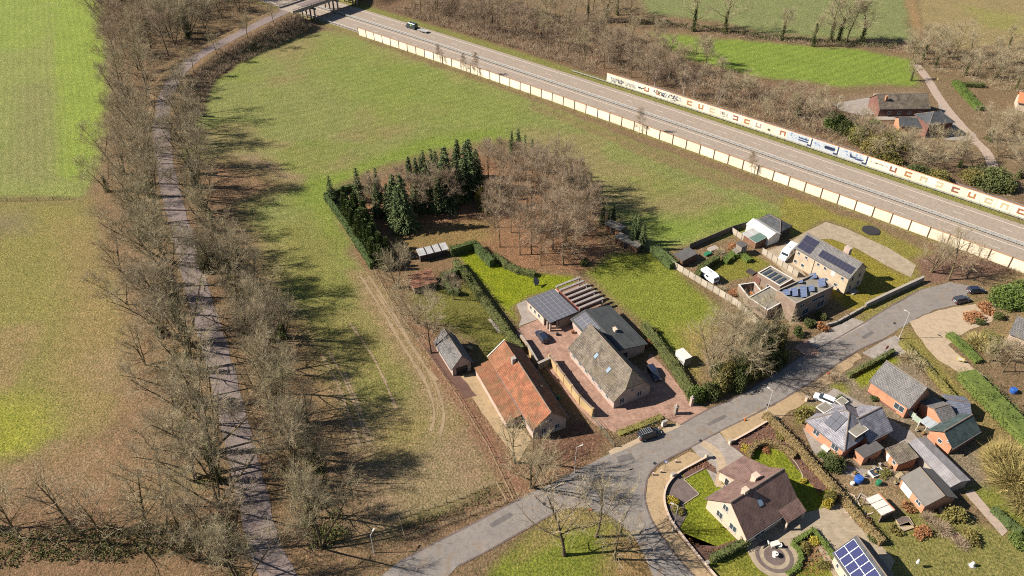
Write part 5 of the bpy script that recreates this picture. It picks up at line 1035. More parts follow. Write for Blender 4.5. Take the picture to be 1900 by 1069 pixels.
W_ORBR = BK('orange_brick', (214, 142, 106), (232, 162, 122), (214, 176, 150)); W_BEIGE = BK('yellow_brick', (214, 190, 160), (228, 204, 174), (214, 198, 174)); W_BROWN = BK('brown_brick', (152, 128, 112), (174, 148, 130), (172, 154, 138))
W_RED = BK('red_brick', (128, 86, 76), (150, 102, 90), (150, 124, 110)); W_GREY = BK('grey_brick', (150, 138, 126), (172, 160, 146)); W_FARM = BK('washed_brick', (196, 168, 152), (218, 192, 176), (220, 204, 190)); W_WOOD = brick_mat('brown_boards', tuple(base(140, 104, 82)), tuple(base(164, 126, 100)), tuple(base(90, 66, 52)), .18, 4.0, .02, .85, .6, off=0)
W_DARKW = brick_mat('dark_boards', tuple(base(84, 76, 72)), tuple(base(104, 94, 88)), tuple(base(54, 48, 46)), .18, 4.0, .02, .85, .6, off=0); W_CONC = plain('grey_concrete', tuple(base(190, 178, 164)), .9, .12, .9)
RIDGE = plain('ridge_clay', tuple(base(150, 132, 116)), .85, .2); GUTT = plain('zinc_gutter', tuple(base(176, 174, 172)), .5, .1, metal=.5); WFRAME = plain('white_frame', tuple(base(240, 236, 230)), .6, .05)
gl, t_, b_ = new_mat('window_glass', .08, .6); b_.inputs['Base Color'].default_value = (.035, .045, .055, 1); GLASS = gl
gl2, t_, b_ = new_mat('skylight_glass', .06, .7); b_.inputs['Base Color'].default_value = (.16, .21, .25, 1); SKYGL = gl2
def solar_mat(name, c):
    m, t, b = new_mat(name, .5, .02); vec = uvnode(t); br_ = N(t, 'ShaderNodeTexBrick'); br_.offset = 0; t.links.new(vec, br_.inputs['Vector']); br_.inputs['Scale'].default_value = 1; br_.inputs['Brick Width'].default_value = .16; br_.inputs['Row Height'].default_value = .16; br_.inputs['Mortar Size'].default_value = .006
    br_.inputs[1].default_value = (*c, 1); br_.inputs[2].default_value = (*sc3(c, 1.25), 1); br_.inputs[3].default_value = (*sc3(c, 1.7), 1); t.links.new(br_.outputs[0], b.inputs['Base Color']); return m
S_GREY = solar_mat('solar_cells_grey', tuple(base(108, 108, 116))); S_BLUE = solar_mat('solar_cells_blue', tuple(base(60, 64, 104))); S_BLK = solar_mat('solar_cells_black', tuple(base(56, 56, 74))); S_LB = solar_mat('solar_cells_pale_blue', tuple(base(96, 108, 138)))
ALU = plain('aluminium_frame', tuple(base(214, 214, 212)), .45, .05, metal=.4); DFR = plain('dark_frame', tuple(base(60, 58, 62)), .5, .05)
def frame(pa, pb, z, pc, zc):
    """plan frame: origin at pa, x towards pb, y towards pc; returns x, y, angle, length, depth"""
    a, c, e = np.array(G(*pa, z)), np.array(G(*pb, z)), np.array(G(*pc, zc)); d = c - a; L = np.linalg.norm(d); d /= L; n = np.array([-d[1], d[0]])
    W = (e - a) @ n
    if W < 0: a, c = c, a; d = -d; n = -n; W = -W
    return a[0], a[1], math.atan2(d[1], d[0]), L, W
def perp(pa, pb, z, pr, zr):
    a, c = np.array(G(*pa, z)), np.array(G(*pb, z)); d = (c - a) / np.linalg.norm(c - a); n = np.array([-d[1], d[0]]); return abs((np.array(G(*pr, zr)) - a) @ n)
def ridge_height(pa, pb, z, pr, half):
    lo, hi = z, z + 9; return min(np.linspace(z + .4, z + 8, 153), key=lambda q: abs(perp(pa, pb, z, pr, q) - half))
def slab(mb, poly, th=.16, mi=0):
    n = len(poly); lo = [(p[0], p[1], p[2] - th) for p in poly]; mb.face(poly, mi); mb.face(lo[::-1], mi)
    for i in range(n): j = (i + 1) % n; mb.face([poly[i], lo[i], lo[j], poly[j]], mi)
class House:
    def __init__(s, name, label, pa, pb, ze, wall, roof, pc=None, ridge=None, W=None, zr=None, oh=.35, hip=(0, 0), gh=(0, 0), rp=.5, cat='house', parent=None, z0=0.0, zpc=None, gutter=True, th=.16, wallpart='wall', ze2=None, ridgecap=True):
        x, y, a, L, Wm = frame(pa, pb, ze, pc or ridge or (pa[0], pa[1] - 30), (zpc if zpc is not None else ze) if pc else ((zr or ze + 2) if ridge else ze))
        if W is None: W = Wm if pc else Wm / rp
        if zr is None: zr = ridge_height(pa, pb, ze, ridge, W * rp) if ridge else ze + W * .4
        s.x, s.y, s.a, s.L, s.W, s.ze, s.zr, s.oh, s.rp = x, y, a, L, W, ze, zr, oh, rp; s.ze2 = ze if ze2 is None else ze2
        ze2 = s.ze2; r = s.root = thing(name, label, cat, (x, y, z0), a); yr = W * rp
        # walls, gables up to the underside of the roof
        o = oh; k1 = (zr - ze) / yr if yr else 0; k2 = (zr - ze2) / (W - yr) if W > yr else 0; q1 = ze + k1 * o - th - .01; q2 = ze2 + k2 * o - th - .01
        mb = MB(); xs_ = (o, L - o)
        def gz(y_): return min(ze + k1 * y_ if yr else 1e9, ze2 + k2 * (W - y_) if W > yr else 1e9) - th - .01
        for i, xx in enumerate(xs_):
            pts = [(xx, o, -.1), (xx, W - o, -.1), (xx, W - o, q2)]
            top = [(xx, yr, zr - th - .01)] if 0 < yr < W else []
            if hip[i]:
                zc = gh[i] if gh[i] else min(q1, q2)
                if gh[i]: yb1 = (zc - ze + th) / k1; yb2 = W - (zc - ze2 + th) / k2; top = [(xx, yb2, zc), (xx, yb1, zc)]
                else: top = []
            pts = pts + top + [(xx, o, q1)]
            if i == 0: pts = pts[::-1]
            mb.face(pts)
        mb.face([(o, o, -.1), (L - o, o, -.1), (L - o, o, q1), (o, o, q1)]); mb.face([(L - o, W - o, -.1), (o, W - o, -.1), (o, W - o, q2), (L - o, W - o, q2)]); mb.face([(o, o, -.1), (o, W - o, -.1), (L - o, W - o, -.1), (L - o, o, -.1)])
        s.wall = mb.build(wallpart, wall, r)
        # roof slopes
        rb = MB(); h0, h1 = hip; A0, A1 = (0, 0, ze), (L, 0, ze); B0, B1 = (0, W, ze2), (L, W, ze2); R0, R1 = (h0, yr, zr), (L - h1, yr, zr)
        fl, bl = [A0, A1], [B1, B0]
        def hp(i):
            zc = gh[i]; xx = 0 if i == 0 else L
            return [(xx, (zc - ze) / k1, zc), (xx, W - (zc - ze2) / k2, zc)]
        f = [A0, A1] + ([hp(1)[0]] if h1 and gh[1] else []) + [R1, R0] + ([hp(0)[0]] if h0 and gh[0] else [])
        g = [B1, B0] + ([hp(0)[1]] if h0 and gh[0] else []) + [R0, R1] + ([hp(1)[1]] if h1 and gh[1] else [])
        if yr > .01: slab(rb, f, th)
        if W - yr > .01: slab(rb, g, th)
        if h0: q = hp(0) if gh[0] else [A0, B0]; slab(rb, [q[1], q[0], R0], th)
        if h1: q = hp(1) if gh[1] else [A1, B1]; slab(rb, [q[0], q[1], R1], th)
        s.roof = rb.build('roof', roof, r)
        if ridgecap and 0 < yr < W:
            c = MB(); c.tube((h0, yr, zr), (L - h1, yr, zr), .13, k=6)
            if h0 and not gh[0]: c.tube((h0, yr, zr), (0, 0, ze), .11, k=5); c.tube((h0, yr, zr), (0, W, ze2), .11, k=5)
            if h1 and not gh[1]: c.tube((L - h1, yr, zr), (L, 0, ze), .11, k=5); c.tube((L - h1, yr, zr), (L, W, ze2), .11, k=5)
            c.build('ridge_tiles', RIDGE, s.roof)
        if gutter:
            MB().box(0, L, -.14, -.01, ze - .2, ze - .08).build('gutter', GUTT, s.roof); MB().box(0, L, W + .01, W + .14, ze2 - .2, ze2 - .08).build('gutter', GUTT, s.roof)
    def slope_z(s, y): return s.ze + (s.zr - s.ze) * y / (s.W * s.rp) if y <= s.W * s.rp else s.ze2 + (s.zr - s.ze2) * (s.W - y) / (s.W * (1 - s.rp))
    def chimney(s, x, y, sx=.7, sy=.7, h=1.1, mat=None):
        z = s.slope_z(y); mb = MB(); mb.box(x - sx / 2, x + sx / 2, y - sy / 2, y + sy / 2, z - .8, z + h); mb.box(x - sx / 2 - .07, x + sx / 2 + .07, y - sy / 2 - .07, y + sy / 2 + .07, z + h, z + h + .1); c = mb.build('chimney', mat or W_BROWN, s.roof)
        MB().lathe((x, y, z + h + .1), [(.13, 0), (.12, .35)], 8).build('chimney_pot', RIDGE, s.root) if False else None
        return c
    def skylight(s, x, y, w=.9, d=1.2):
        back = y > s.W * s.rp; k = math.atan2(s.zr - (s.ze2 if back else s.ze), s.W * ((1 - s.rp) if back else s.rp)); z = s.slope_z(y); fr = MB().box(-w / 2, w / 2, -d / 2, d / 2, -.05, .09).build('skylight', DFR, s.roof); fr.location = (x, y, z); fr.rotation_euler = (-k if back else k, 0, 0); MB().box(-w / 2 + .08, w / 2 - .08, -d / 2 + .08, d / 2 - .08, .07, .105).build('pane', SKYGL, fr)
    def solar(s, x0, y0, nx, ny, pw, ph, mat=None, fr=None, back=False, gap=.025):
        """panels laid on a slope; x0 along the eave, y0 up the slope from the eave, metres on the slope"""
        k = math.atan2(s.zr - (s.ze2 if back else s.ze), s.W * ((1 - s.rp) if back else s.rp)); me = solar_mesh(pw, ph, mat or S_GREY, fr or ALU)
        for i in range(nx):
            for j in range(ny):
                d = y0 + j * (ph + gap); x = x0 + i * (pw + gap)
                if back: o = inst('solar_panel', me, s.root, (x + pw, s.W - d * math.cos(k), s.ze2 + d * math.sin(k) + .1)); o.rotation_euler = (k, 0, math.pi)
                else: o = inst('solar_panel', me, s.root, (x, d * math.cos(k), s.ze + d * math.sin(k) + .1)); o.rotation_euler = (k, 0, 0)
    def opening(s, side, x, z, w, h, name='window', door=False, fmat=None, pmat=None):
        """window or door on a wall; side front/back/left/right, x along the wall"""
        o = s.oh; d = {'front': ((x, o, z), 0), 'back': ((s.L - x, s.W - o, z), math.pi), 'right': ((s.L - o, x, z), math.pi / 2), 'left': ((o, s.W - x, z), -math.pi / 2)}[side]
        return opening(s.root, d[0], d[1], w, h, name, door, fmat, pmat)
_so = {}
def solar_mesh(pw, ph, mat, fr):
    key = (round(pw, 3), round(ph, 3), mat.name, fr.name)
    if key not in _so: mb = MB(); mb.box(0, pw, 0, ph, 0, .045, 0); mb.box(.035, pw - .035, .035, ph - .035, .04, .05, 1); _so[key] = mb.mesh('solar_panel', [fr, mat])
    return _so[key]
def opening(parent, loc, rz, w, h, name='window', door=False, fmat=None, pmat=None):
    t = .07; mb = MB(); mb.box(-w / 2, w / 2, -.045, .05, 0, t); mb.box(-w / 2, w / 2, -.045, .05, h - t, h); mb.box(-w / 2, -w / 2 + t, -.045, .05, t, h - t); mb.box(w / 2 - t, w / 2, -.045, .05, t, h - t)
    if w > 1.0 and not door: mb.box(-t / 2, t / 2, -.04, .05, t, h - t)
    f = mb.build(name, fmat or WFRAME, parent, loc=loc, rz=rz); MB().box(-w / 2 + t * .5, w / 2 - t * .5, -.015, .04, t * .5, h - t * .5).build('panel' if door else 'pane', pmat or GLASS, f)
    if not door: MB().box(-w / 2 - .08, w / 2 + .08, -.14, .02, -.07, -.002).build('sill', W_CONC, f)
    return f
def rel(root, p): return (p[0] - root.location[0], p[1] - root.location[1])
def rect_px(px3, z):
    """rectangle from three roof corners given in pixels (a, b along one side, c beyond)"""
    x, y, a, L, W = frame(px3[0], px3[1], z, px3[2], z); c, s_ = math.cos(a), math.sin(a)
    return [(x, y), (x + c * L, y + s_ * L), (x + c * L - s_ * W, y + s_ * L + c * W), (x - s_ * W, y + c * W)], a, L, W
def shrink(q, d):
    c = np.mean(q, axis=0); out = []
    for i in range(4):
        p = np.array(q[i]); e1 = np.array(q[(i + 1) % 4]) - p; e0 = np.array(q[(i - 1) % 4]) - p; out.append(tuple(p + e1 / np.linalg.norm(e1) * d + e0 / np.linalg.norm(e0) * d))
    return out
def flat_block(root, px3, z, wall, roof, cope=W_WHITE, lip=.35, z0=-.1, cw=.28):
    q, a, L, W = rect_px(px3, z); q = [rel(root, p) for p in q]; i = shrink(q, cw)
    MB().prism(q, z0, z - lip - .02).build('wall', wall, root); r = MB().prism(i, z - lip - .019, z - lip).build('roof', roof, root)
    mb = MB(); w2 = MB()
    for k in range(4):
        j = (k + 1) % 4; quad = [q[k], q[j], i[j], i[k]]; w2.prism(quad, z - lip - .02, z - .08); mb.prism(quad, z - .08, z)
    w2.build('parapet', wall, root); mb.build('coping', cope, root); return q, i, a, L, W
def post_row(root, name, pts, z0, z1, s, mat):
    me = MB().box(-s / 2, s / 2, -s / 2, s / 2, z0, z1).mesh(name, [mat])
    for p in pts: inst(name, me, root, (p[0], p[1], 0))
# ---- farm
H = FH = House('farmhouse', 'long farmhouse with mottled brown tile roof, half hipped towards the street', (1053.9, 645), (1139, 746), 2.5, W_FARM, T_BROWN, W=9.6, zr=7.4, rp=.547, hip=(0, 2.0), gh=(0, 4.9))
for x in (4.2, 9.0): H.skylight(x + 3, 2.6, .9, 1.3)
for x in (2.0, 4.6, 7.2, 10.0, 12.6, 15.4): H.opening('front', x, .9, 1.1, 1.1)
H.opening('right', 2.3, .9, 1.2, 1.3); H.opening('right', 6.6, .9, 1.2, 1.3); H.opening('right', 4.6, 3.3, .7, .8)
H = House('farm_barn', 'dark corrugated barn roof behind the farmhouse, solar panels on its court side', cA3(955, 370), cA3(1350, 775), 2.6, W_FARM, T_CORD, pc=cA3(535, 490), W=10.6, zr=3.9, rp=.65, cat='barn', ridgecap=False)
H.chimney(6.2, 4.6, 1.0, .6, .7, W_CREAM)
H.solar(8.0, .35, 6, 2, 1.05, 1.55, S_GREY, ALU, back=True)
H.opening('left', 4.0, .1, 3.2, 2.0, 'porch_shade_panel', True, W_DARKW, DFR)  # dark panel on the closed wall stands in for the shade inside the porch
q, a, L, W = rect_px((cA3(95, 310), cA3(340, 555), cA3(380, 205)), 2.8)
cp = thing('carport', 'flat farm carport roofed with rows of grey solar panels', 'carport', (*q[0], 0), a); print('carport', L, W)
MB().box(-.1, L + .1, -.1, W + .1, 2.55, 2.75).build('roof_frame', DFR, cp); MB().box(.5, L - .3, W - .3, W, 0, 2.54).build('wall', W_FARM, cp); MB().box(L - .3, L, 2.6, W - .31, 0, 2.54).build('wall', W_GREY, cp); MB().box(0.4, L - 3.2, .2, .45, 0, 2.54).build('wall', W_CREAM, cp)
post_row(cp, 'post', [(.25, .3), (L * .72, .3), (L * .86, .3), (L - .3, .3), (L - .3, 2.2)], 0, 2.54, .38, W_FARM)
for x in (1.6, 3.4, 5.2): opening(cp, (x, .2, .8), 0, .9, 1.1)
nx, ny = 8, 6; me = solar_mesh(L / nx - .03, W / ny - .03, S_GREY, ALU)
for i in range(nx):
    for j in range(ny): inst('solar_panel', me, cp, (i * L / nx, j * W / ny, 2.78))
q, a, L, W = rect_px((cA3(405, 175), cA3(645, 395), cA3(690, 120)), 2.6)
pg = thing('pergola', 'open pergola with six grey beams and red brown side panels behind the solar carport', 'pergola', (*q[0], 0), a)
MB().box(0, L, 0, W, -.05, .06).build('floor', PAVR, pg); MB().box(-.3, L, -.32, -.02, 0, 1.6).build('wall', W_CREAM, pg); GB = plain('weathered_timber', tuple(base(176, 166, 158)), .85, .25)
RB = brick_mat('red_slats', tuple(base(140, 86, 76)), tuple(base(166, 104, 90)), tuple(base(84, 52, 46)), .5, 3, .04, .8, .5, off=0)
me = MB().box(-.32, .32, -.15, W + .15, 2.35, 2.6).mesh('beam', [GB]); fill = MB().box(.34, L / 6 - .34, .1, W - .1, 1.55, 1.62).mesh('slat_screen', [RB]); sd = MB().box(.02, L / 6 - .02, -.02, .06, 1.0, 2.34).mesh('side_panel', [RB])
for i in range(7):
    x = i * L / 6; inst('beam', me, pg, (x, 0, 0))
    if i < 6: inst('slat_screen', fill, pg, (x, 0, 0)); inst('side_panel', sd, pg, (x, 0, 0))
post_row(pg, 'post', [(i * L / 3, y) for i in range(4) for y in (.1, W - .1)], 0, 2.36, .22, GB)
# farm court walls, gate, piers
YB = BK('ochre_brick', (206, 172, 118), (222, 190, 138), (190, 166, 130))
def wall_run(name, label, px, th, h, mat, cap=None, cat='wall', z0=-.1, group=None, bay=None):
    P = GP(px); r = thing(name, label, cat, (*P[0], 0), 0, group); mb = MB(); cb = MB()
    for a, c in zip(P[:-1], P[1:]):
        a, c = rel(r, a), rel(r, c); mb.bar(a, c, th, h - z0, z0)
        if cap: cb.bar(a, c, th + .12, .09, h)
    mb.build('wall_body', mat, r)
    if cap: cb.build('coping', cap, r)
    if bay:
        me = MB().box(-th * .75, th * .75, -th * .75, th * .75, 0, h + .2).mesh('pier', [mat])
        for a, c in zip(P[:-1], P[1:]):
            a, c = np.array(rel(r, a)), np.array(rel(r, c)); n = max(1, int(np.linalg.norm(c - a) / bay))
            for i in range(n + 1): inst('pier', me, r, (*(a + (c - a) * i / n), 0), math.atan2(*(c - a)[::-1]))
    return r
wall_run('court_wall', 'ochre brick court wall between the orange roofed house and the red paved court', [cA6(330, 180), cA6(480, 390), cA6(640, 610), cA6(775, 740)], .32, 2.2, YB, W_BROWN, bay=2.6)
wall_run('court_wall', 'short ochre wall with render end at the head of the court', [cA2(1040, 290), cA2(1110, 390), cA2(1210, 560)], .4, 1.7, YB, W_CONC)
wall_run('court_wall', 'dark rendered garden store wall beside the court', [cA2(1215, 590), cA2(1345, 530)], .5, 1.8, W_GREY, W_CONC)
def pier(label, u, v, s=.55, h=2.0, mat=None, ball=True):
    x, y = G(u, v); r = thing('gate_pier', label, 'gate pier', (x, y, 0), .5); MB().box(-s / 2, s / 2, -s / 2, s / 2, -.05, h).build('shaft', mat or W_FARM, r); MB().box(-s / 2 - .08, s / 2 + .08, -s / 2 - .08, s / 2 + .08, h, h + .12).build('cap', W_CONC, r)
    if ball: MB().lathe((0, 0, h + .12), [(.1, 0), (.22, .12), (.26, .26), (.2, .4), (.05, .48)], 10).build('finial', W_CONC, r, True)
    return r
pier('brick gate pier with stone cap at the farm entrance, lawn hedge side', 1282, 752, .6, 2.2); pier('grey gate pier with dark cap beside the white cabinet', 1253, 768, .6, 2.2, W_GREY)
def wire_fence(label, px, h, posts, mat, every=2.5, name='fence', rails=3, cat='fence'):
    P = GP(px); r = thing(name, label, cat, (*P[0], 0)); me = MB().box(-.05, .05, -.05, .05, -.1, h).mesh('post', [posts]); rb = MB()
    for a, c in zip(P[:-1], P[1:]):
        a, c = np.array(rel(r, a)), np.array(rel(r, c)); L = np.linalg.norm(c - a); n = max(1, int(L / every))
        for i in range(n + 1): inst('post', me, r, (*(a + (c - a) * i / n), 0))
        for k in range(rails): rb.bar(a, c, .035, .035, h * (k + .7) / rails)
    rb.build('rail', mat, r); return r
MESH = plain('green_fence_wire', tuple(base(110, 134, 116)), .6, .1); WOODP = plain('pale_timber', tuple(base(200, 178, 140)), .85, .15); DKW = plain('dark_fence_wire', tuple(base(76, 80, 78)), .7, .1)
wire_fence('green garden fence from the court wall to the street', [cA6(770, 760), cA6(870, 880), cA6(1000, 1060)], 1.2, MESH, MESH, 2.0)
wire_fence('low wire fence along the street in front of the farm', [cA6(1015, 1055), cA6(1250, 920), cA6(1490, 790), cA6(1640, 740)], 1.0, DKW, DKW, 3.0)
wire_fence('pale concrete edged fence between worn meadow strip and the gardens', [(694, 502), (722, 556), (760, 612), (800, 668), (850, 740), (905, 830), (952, 930)], .9, WOODP, WOODP, 2.5, rails=2)
wire_fence('square timber fence round the retention basin, long sides', [(740, 962), (850, 925), (920, 897), (940, 932), (850, 965), (752, 1002), (740, 962)], 1.0, WOODP, WOODP, 2.2, rails=3)
wire_fence('wire fence with dark posts between the two left fields', [(-60, 374), (40, 374), (130, 371)], 1.3, DKW, DKW, 3.5, rails=4)
# ---- orange roofed house
H = House('orange_house', 'old house with bright orange pantile roof and mossy lean-to', (922, 690), (988, 799), 3.0, W_FARM, T_ORANGE, W=7.9, zr=6.4, rp=.5)
H.opening('right', 2.6, .8, 1.1, 1.3); H.opening('right', 5.6, .8, 1.1, 1.3); H.opening('right', 4.0, 3.6, .7, .7); H.chimney(-2.6 + 4.0, 3.2, .8, .8, 1.2, W_CONC); H.skylight(9.0, 6.0, .6, .8)
rb = MB(); slab(rb, [(-4.2, -3.6, 2.1), (13.0, -3.6, 2.1), (13.0, .15, 2.88), (-4.2, .15, 2.88)], .14); rb.build('lean_to_roof', T_ORMOSS, H.root); mb = MB(); mb.box(-4.0, 12.8, -3.4, .3, -.1, 1.94); mb.build('lean_to_wall', W_FARM, H.root)
mb = MB(); slab(mb, [(-5.0, -.1, 3.0), (.1, -.1, 3.0), (.1, H.W / 2, H.zr - .02), (-5.0, H.W / 2, H.zr - .02)], .14); slab(mb, [(.1, H.W, 3.0), (-5.0, H.W, 3.0), (-5.0, H.W / 2, H.zr - .02), (.1, H.W / 2, H.zr - .02)], .14); mb.build('roof', T_ORMOSS, H.root); MB().box(-4.7, .3, .3, H.W - .3, -.1, 2.9).build('wall', W_FARM, H.root)
mb = MB(); mb.face([(-4.7, .3, 2.8), (-4.7, H.W / 2, 6.2), (-4.7, H.W - .3, 2.8)]); mb.face([(-4.69, .3, 2.8), (-4.69, H.W - .3, 2.8), (-4.69, H.W / 2, 6.2)]); mb.build('gable', W_FARM, H.root)
MB().bar((-5.05, -.1), (-5.05, H.W / 2), .2, .18, 3.0, H.zr).build('verge_board', W_WHITE, H.root)
# ---- small grey shed, tiled shed, metal lean-to
H = House('garden_shed', 'small brick shed with grey tile roof beside the meadow fence', (805, 633.7), (838, 686.5), 2.3, W_FARM, T_GREY, pc=(877.5, 673), ridge=(858.7, 663.2), cat='shed'); H.opening('right', 2.5, 0, 2.6, 2.0, 'door', True, W_DARKW, DFR); H.opening('front', 3, .9, .8, .8)  # wide 'door' is a dark panel standing in for the shaded open front
House('tiled_shed', 'low shed under a sloping red tile roof among bare trees', cA1(850, 575), cA1(600, 645), 2.0, W_BROWN, T_RED, pc=cA1(775, 460), rp=1.0, zr=2.7, ze2=2.7, cat='shed', gutter=False, oh=.25)
H = House('lean_to', 'open shelter with pale ribbed metal roof beside the thuja row', cA1(660, 310), cA1(965, 235), 2.1, W_DARKW, T_METAL, pc=cA1(925, 180), rp=1.0, zr=2.6, ze2=2.6, cat='shelter', gutter=False, oh=.3)
for i in range(1, 4): MB().bar((H.L * i / 4, 0), (H.L * i / 4, H.W), .22, .06, H.ze + .02, H.zr + .02).build('roof_batten', DFR, H.root)
for lab, u, v, s in (('small timber hut with pale roof under the conifers', 1140, 430, 2.6), ('long timber hut with flat roof beside the lawn corner', 1165, 458, 3.6)):
    x, y = G(u, v); r = thing('timber_hut', lab, 'hut', (x, y, 0), -.75); MB().box(-s, s, -1.1, 1.1, -.1, 2.0).build('wall', W_WOOD, r); mb = MB(); slab(mb, [(-s - .2, -1.3, 2.05), (s + .2, -1.3, 2.05), (s + .2, 1.3, 2.4), (-s - .2, 1.3, 2.4)], .1); mb.build('roof', T_BITUL, r); opening(r, (0, -1.1, .05), 0, 1.0, 1.8, 'door', True, W_DARKW, DFR)
# ---- beige two storey house with solar roof
H = House('beige_house', 'two storey yellow brick house with grey roof and black solar panels', cE5(530, 220), cE5(1098, 545), 5.2, W_BEIGE, T_GREY, pc=cE5(1305, 440), ridge=cE5(1245, 385)); print('beige', H.L, H.W, H.zr)
BH = H
H.solar(.4, .3, 2, 2, 1.9, 1.95, S_BLK, DFR); H.solar(6.2, 1.0, 9, 1, 1.02, 1.9, S_BLK, DFR); H.chimney(11.2, 4.4, 1.5, 1.1, 2.0, W_FARM)
for x in (1.3, 3.6, 7.2, 9.2, 14.2): H.opening('front', x, 3.6, .8, .8)
for x in (1.0, 3.2, 10.4, 13.0): H.opening('front', x, .9, .9, .9)
H.opening('front', 11.5, 3.2, 1.2, 1.6, 'shutter', True, W_WHITE, W_WHITE); MB().box(5.95, 6.1, .3, .42, 0, 5.0).build('downpipe', DFR, H.root)
for x, z in ((2.2, 3.4), (5.0, 3.4), (2.2, .9), (5.4, .9)): H.opening('right', x, z, 1.0, 1.2)
MB().box(H.L - .3, H.L + 1.2, 2.0, 4.2, 0, .35).build('step', W_CONC, H.root)
# ---- neighbours of the beige house
House('white_marquee', 'white ridge roofed garage tent with slatted front', cE4(1030, 255), cE4(1265, 410), 2.4, W_WHITE, W_WHITE, pc=cE4(1375, 345), zr=3.5, cat='garage', oh=.15, gutter=False, ridgecap=False)
MQ = bpy.context.scene.objects['white_marquee']
H = House('dark_pavilion', 'pavilion with dark hipped slate roof behind the white garage tent', cE4(1145, 205), cE4(1385, 340), 2.4, W_DARKW, T_DARK, W=5.2, zr=3.9, hip=(2.4, 2.4), cat='pavilion')
H = House('green_shed', 'low shed with half grey and half green metal roof', cE4(985, 350), cE4(1135, 450), 2.1, W_WOOD, T_METAL, W=4.4, zr=2.5, rp=1.0, ze2=2.5, cat='shed', gutter=False, oh=.2)
GRM = brick_mat('green_metal', tuple(base(112, 140, 128)), tuple(base(126, 152, 140)), tuple(base(84, 108, 98)), .3, 9, .03, .5, .6, off=0); mb = MB(); k = .4 / 4.4; slab(mb, [(H.L * .5, 0, 2.13), (H.L + .05, 0, 2.13), (H.L + .05, 4.4, 2.53), (H.L * .5, 4.4, 2.53)], .03); mb.build('green_roof_sheet', GRM, H.root)
r = thing('playhouse', 'stone coloured playhouse tower with dark flat roof in the caravan garden', 'playhouse', (*G(1378, 474), 0), .55); MB().box(-1.0, 1.0, 0, 2.0, -.1, 2.9).build('wall', W_GREY, r); MB().box(-1.15, 1.15, -.15, 2.15, 2.9, 3.05).build('roof', T_BITU, r); MB().box(-2.2, -1.01, .1, 1.9, -.1, 1.5).build('side_annex', W_GREY, r); MB().box(-2.3, -1.02, 0, 2.0, 1.5, 1.6).build('annex_roof', T_BITUL, r); opening(r, (0, 0, .1), 0, .7, 1.6, 'door', True, W_WHITE, W_WHITE); opening(r, (0, 0, 2.0), 0, .6, .6)
H = House('dark_shed', 'dark felt roofed wooden shed in the fence corner of the caravan garden', cE4(275, 570), cE4(375, 640), 2.1, W_WOOD, T_BITU, W=5.2, zr=2.5, rp=1.0, ze2=2.5, cat='shed', gutter=False, oh=.15)
# ---- flat roofed house
r = thing('flat_house', 'modern brown brick house of flat roofed blocks with tilted solar panels', 'house', (*G(1477.5, 575), 0)); FHR = r
q, i4, a, L, W = flat_block(r, (cE5(345, 660), cE5(545, 800), cE5(930, 615)), 5.6, W_BROWN, T_BITUL, W_CONC, .5); print('V2', L, W)
me = solar_mesh(1.08, 1.6, S_LB, ALU)
for u, v, n in ((715, 490, 2), (800, 545, 3), (575, 565, 1), (690, 620, 2), (610, 622, 4), (520, 640, 3), (440, 660, 2)):
    c0 = np.array(rel(r, G(*cE5(u, v), 5.2)))
    for j in range(n): p = c0 + np.array([math.cos(R(-104)), math.sin(R(-104))]) * j * 1.1; o = inst('solar_panel', me, r, (p[0] - .8, p[1], 5.13)); o.rotation_euler = (R(24), 0, R(-104))
mb = MB(); A, B = np.array(q[1]), np.array(q[2]); d = (B - A) / np.linalg.norm(B - A); rzf = math.atan2(d[1], d[0])
for f, z, w2, h2 in ((.35, .4, 2.2, 2.0), (.62, 3.4, 4.5, .9), (.75, .5, 2.4, 2.0), (.2, 3.4, 1.6, 1.0)): p = A + (B - A) * f; opening(r, (p[0], p[1], z), rzf, w2, h2)
q1, i1, a1, L1, W1 = flat_block(r, (cE5(145, 480), cE5(380, 620), cE5(520, 545)), 3.1, W_BROWN, T_BITUL, W_WHITE, .25)
for f in (.16, .38, .6, .82): c0 = np.array(i1[0]) + (np.array(i1[1]) - i1[0]) * f; e0 = c0 + (np.array(i1[3]) - i1[0]); MB().bar(tuple(c0 + (e0 - c0) * .1), tuple(c0 + (e0 - c0) * .8), .75, .16, 2.84).build('roof_light', GLASS, r)
p = np.array(q1[0]) + (np.array(q1[1]) - q1[0]) * .6; opening(r, (p[0], p[1], .6), math.atan2(*(np.array(q1[1]) - q1[0])[::-1]), 1.8, 1.0)
flat_block(r, (cE5(45, 735), cE5(250, 870), cE5(345, 660)), 3.0, W_BROWN, T_BITUL, W_WHITE, .25)
flat_block(r, (cE5(-55, 600), cE5(45, 735), cE5(90, 545)), 2.4, W_BROWN, T_BITU, W_WHITE, 2.1)
MB().bar(rel(r, G(1400, 520)), rel(r, G(1412, 527)), 1.6, 1.9, 0).build('oven_hut', W_RED, r)
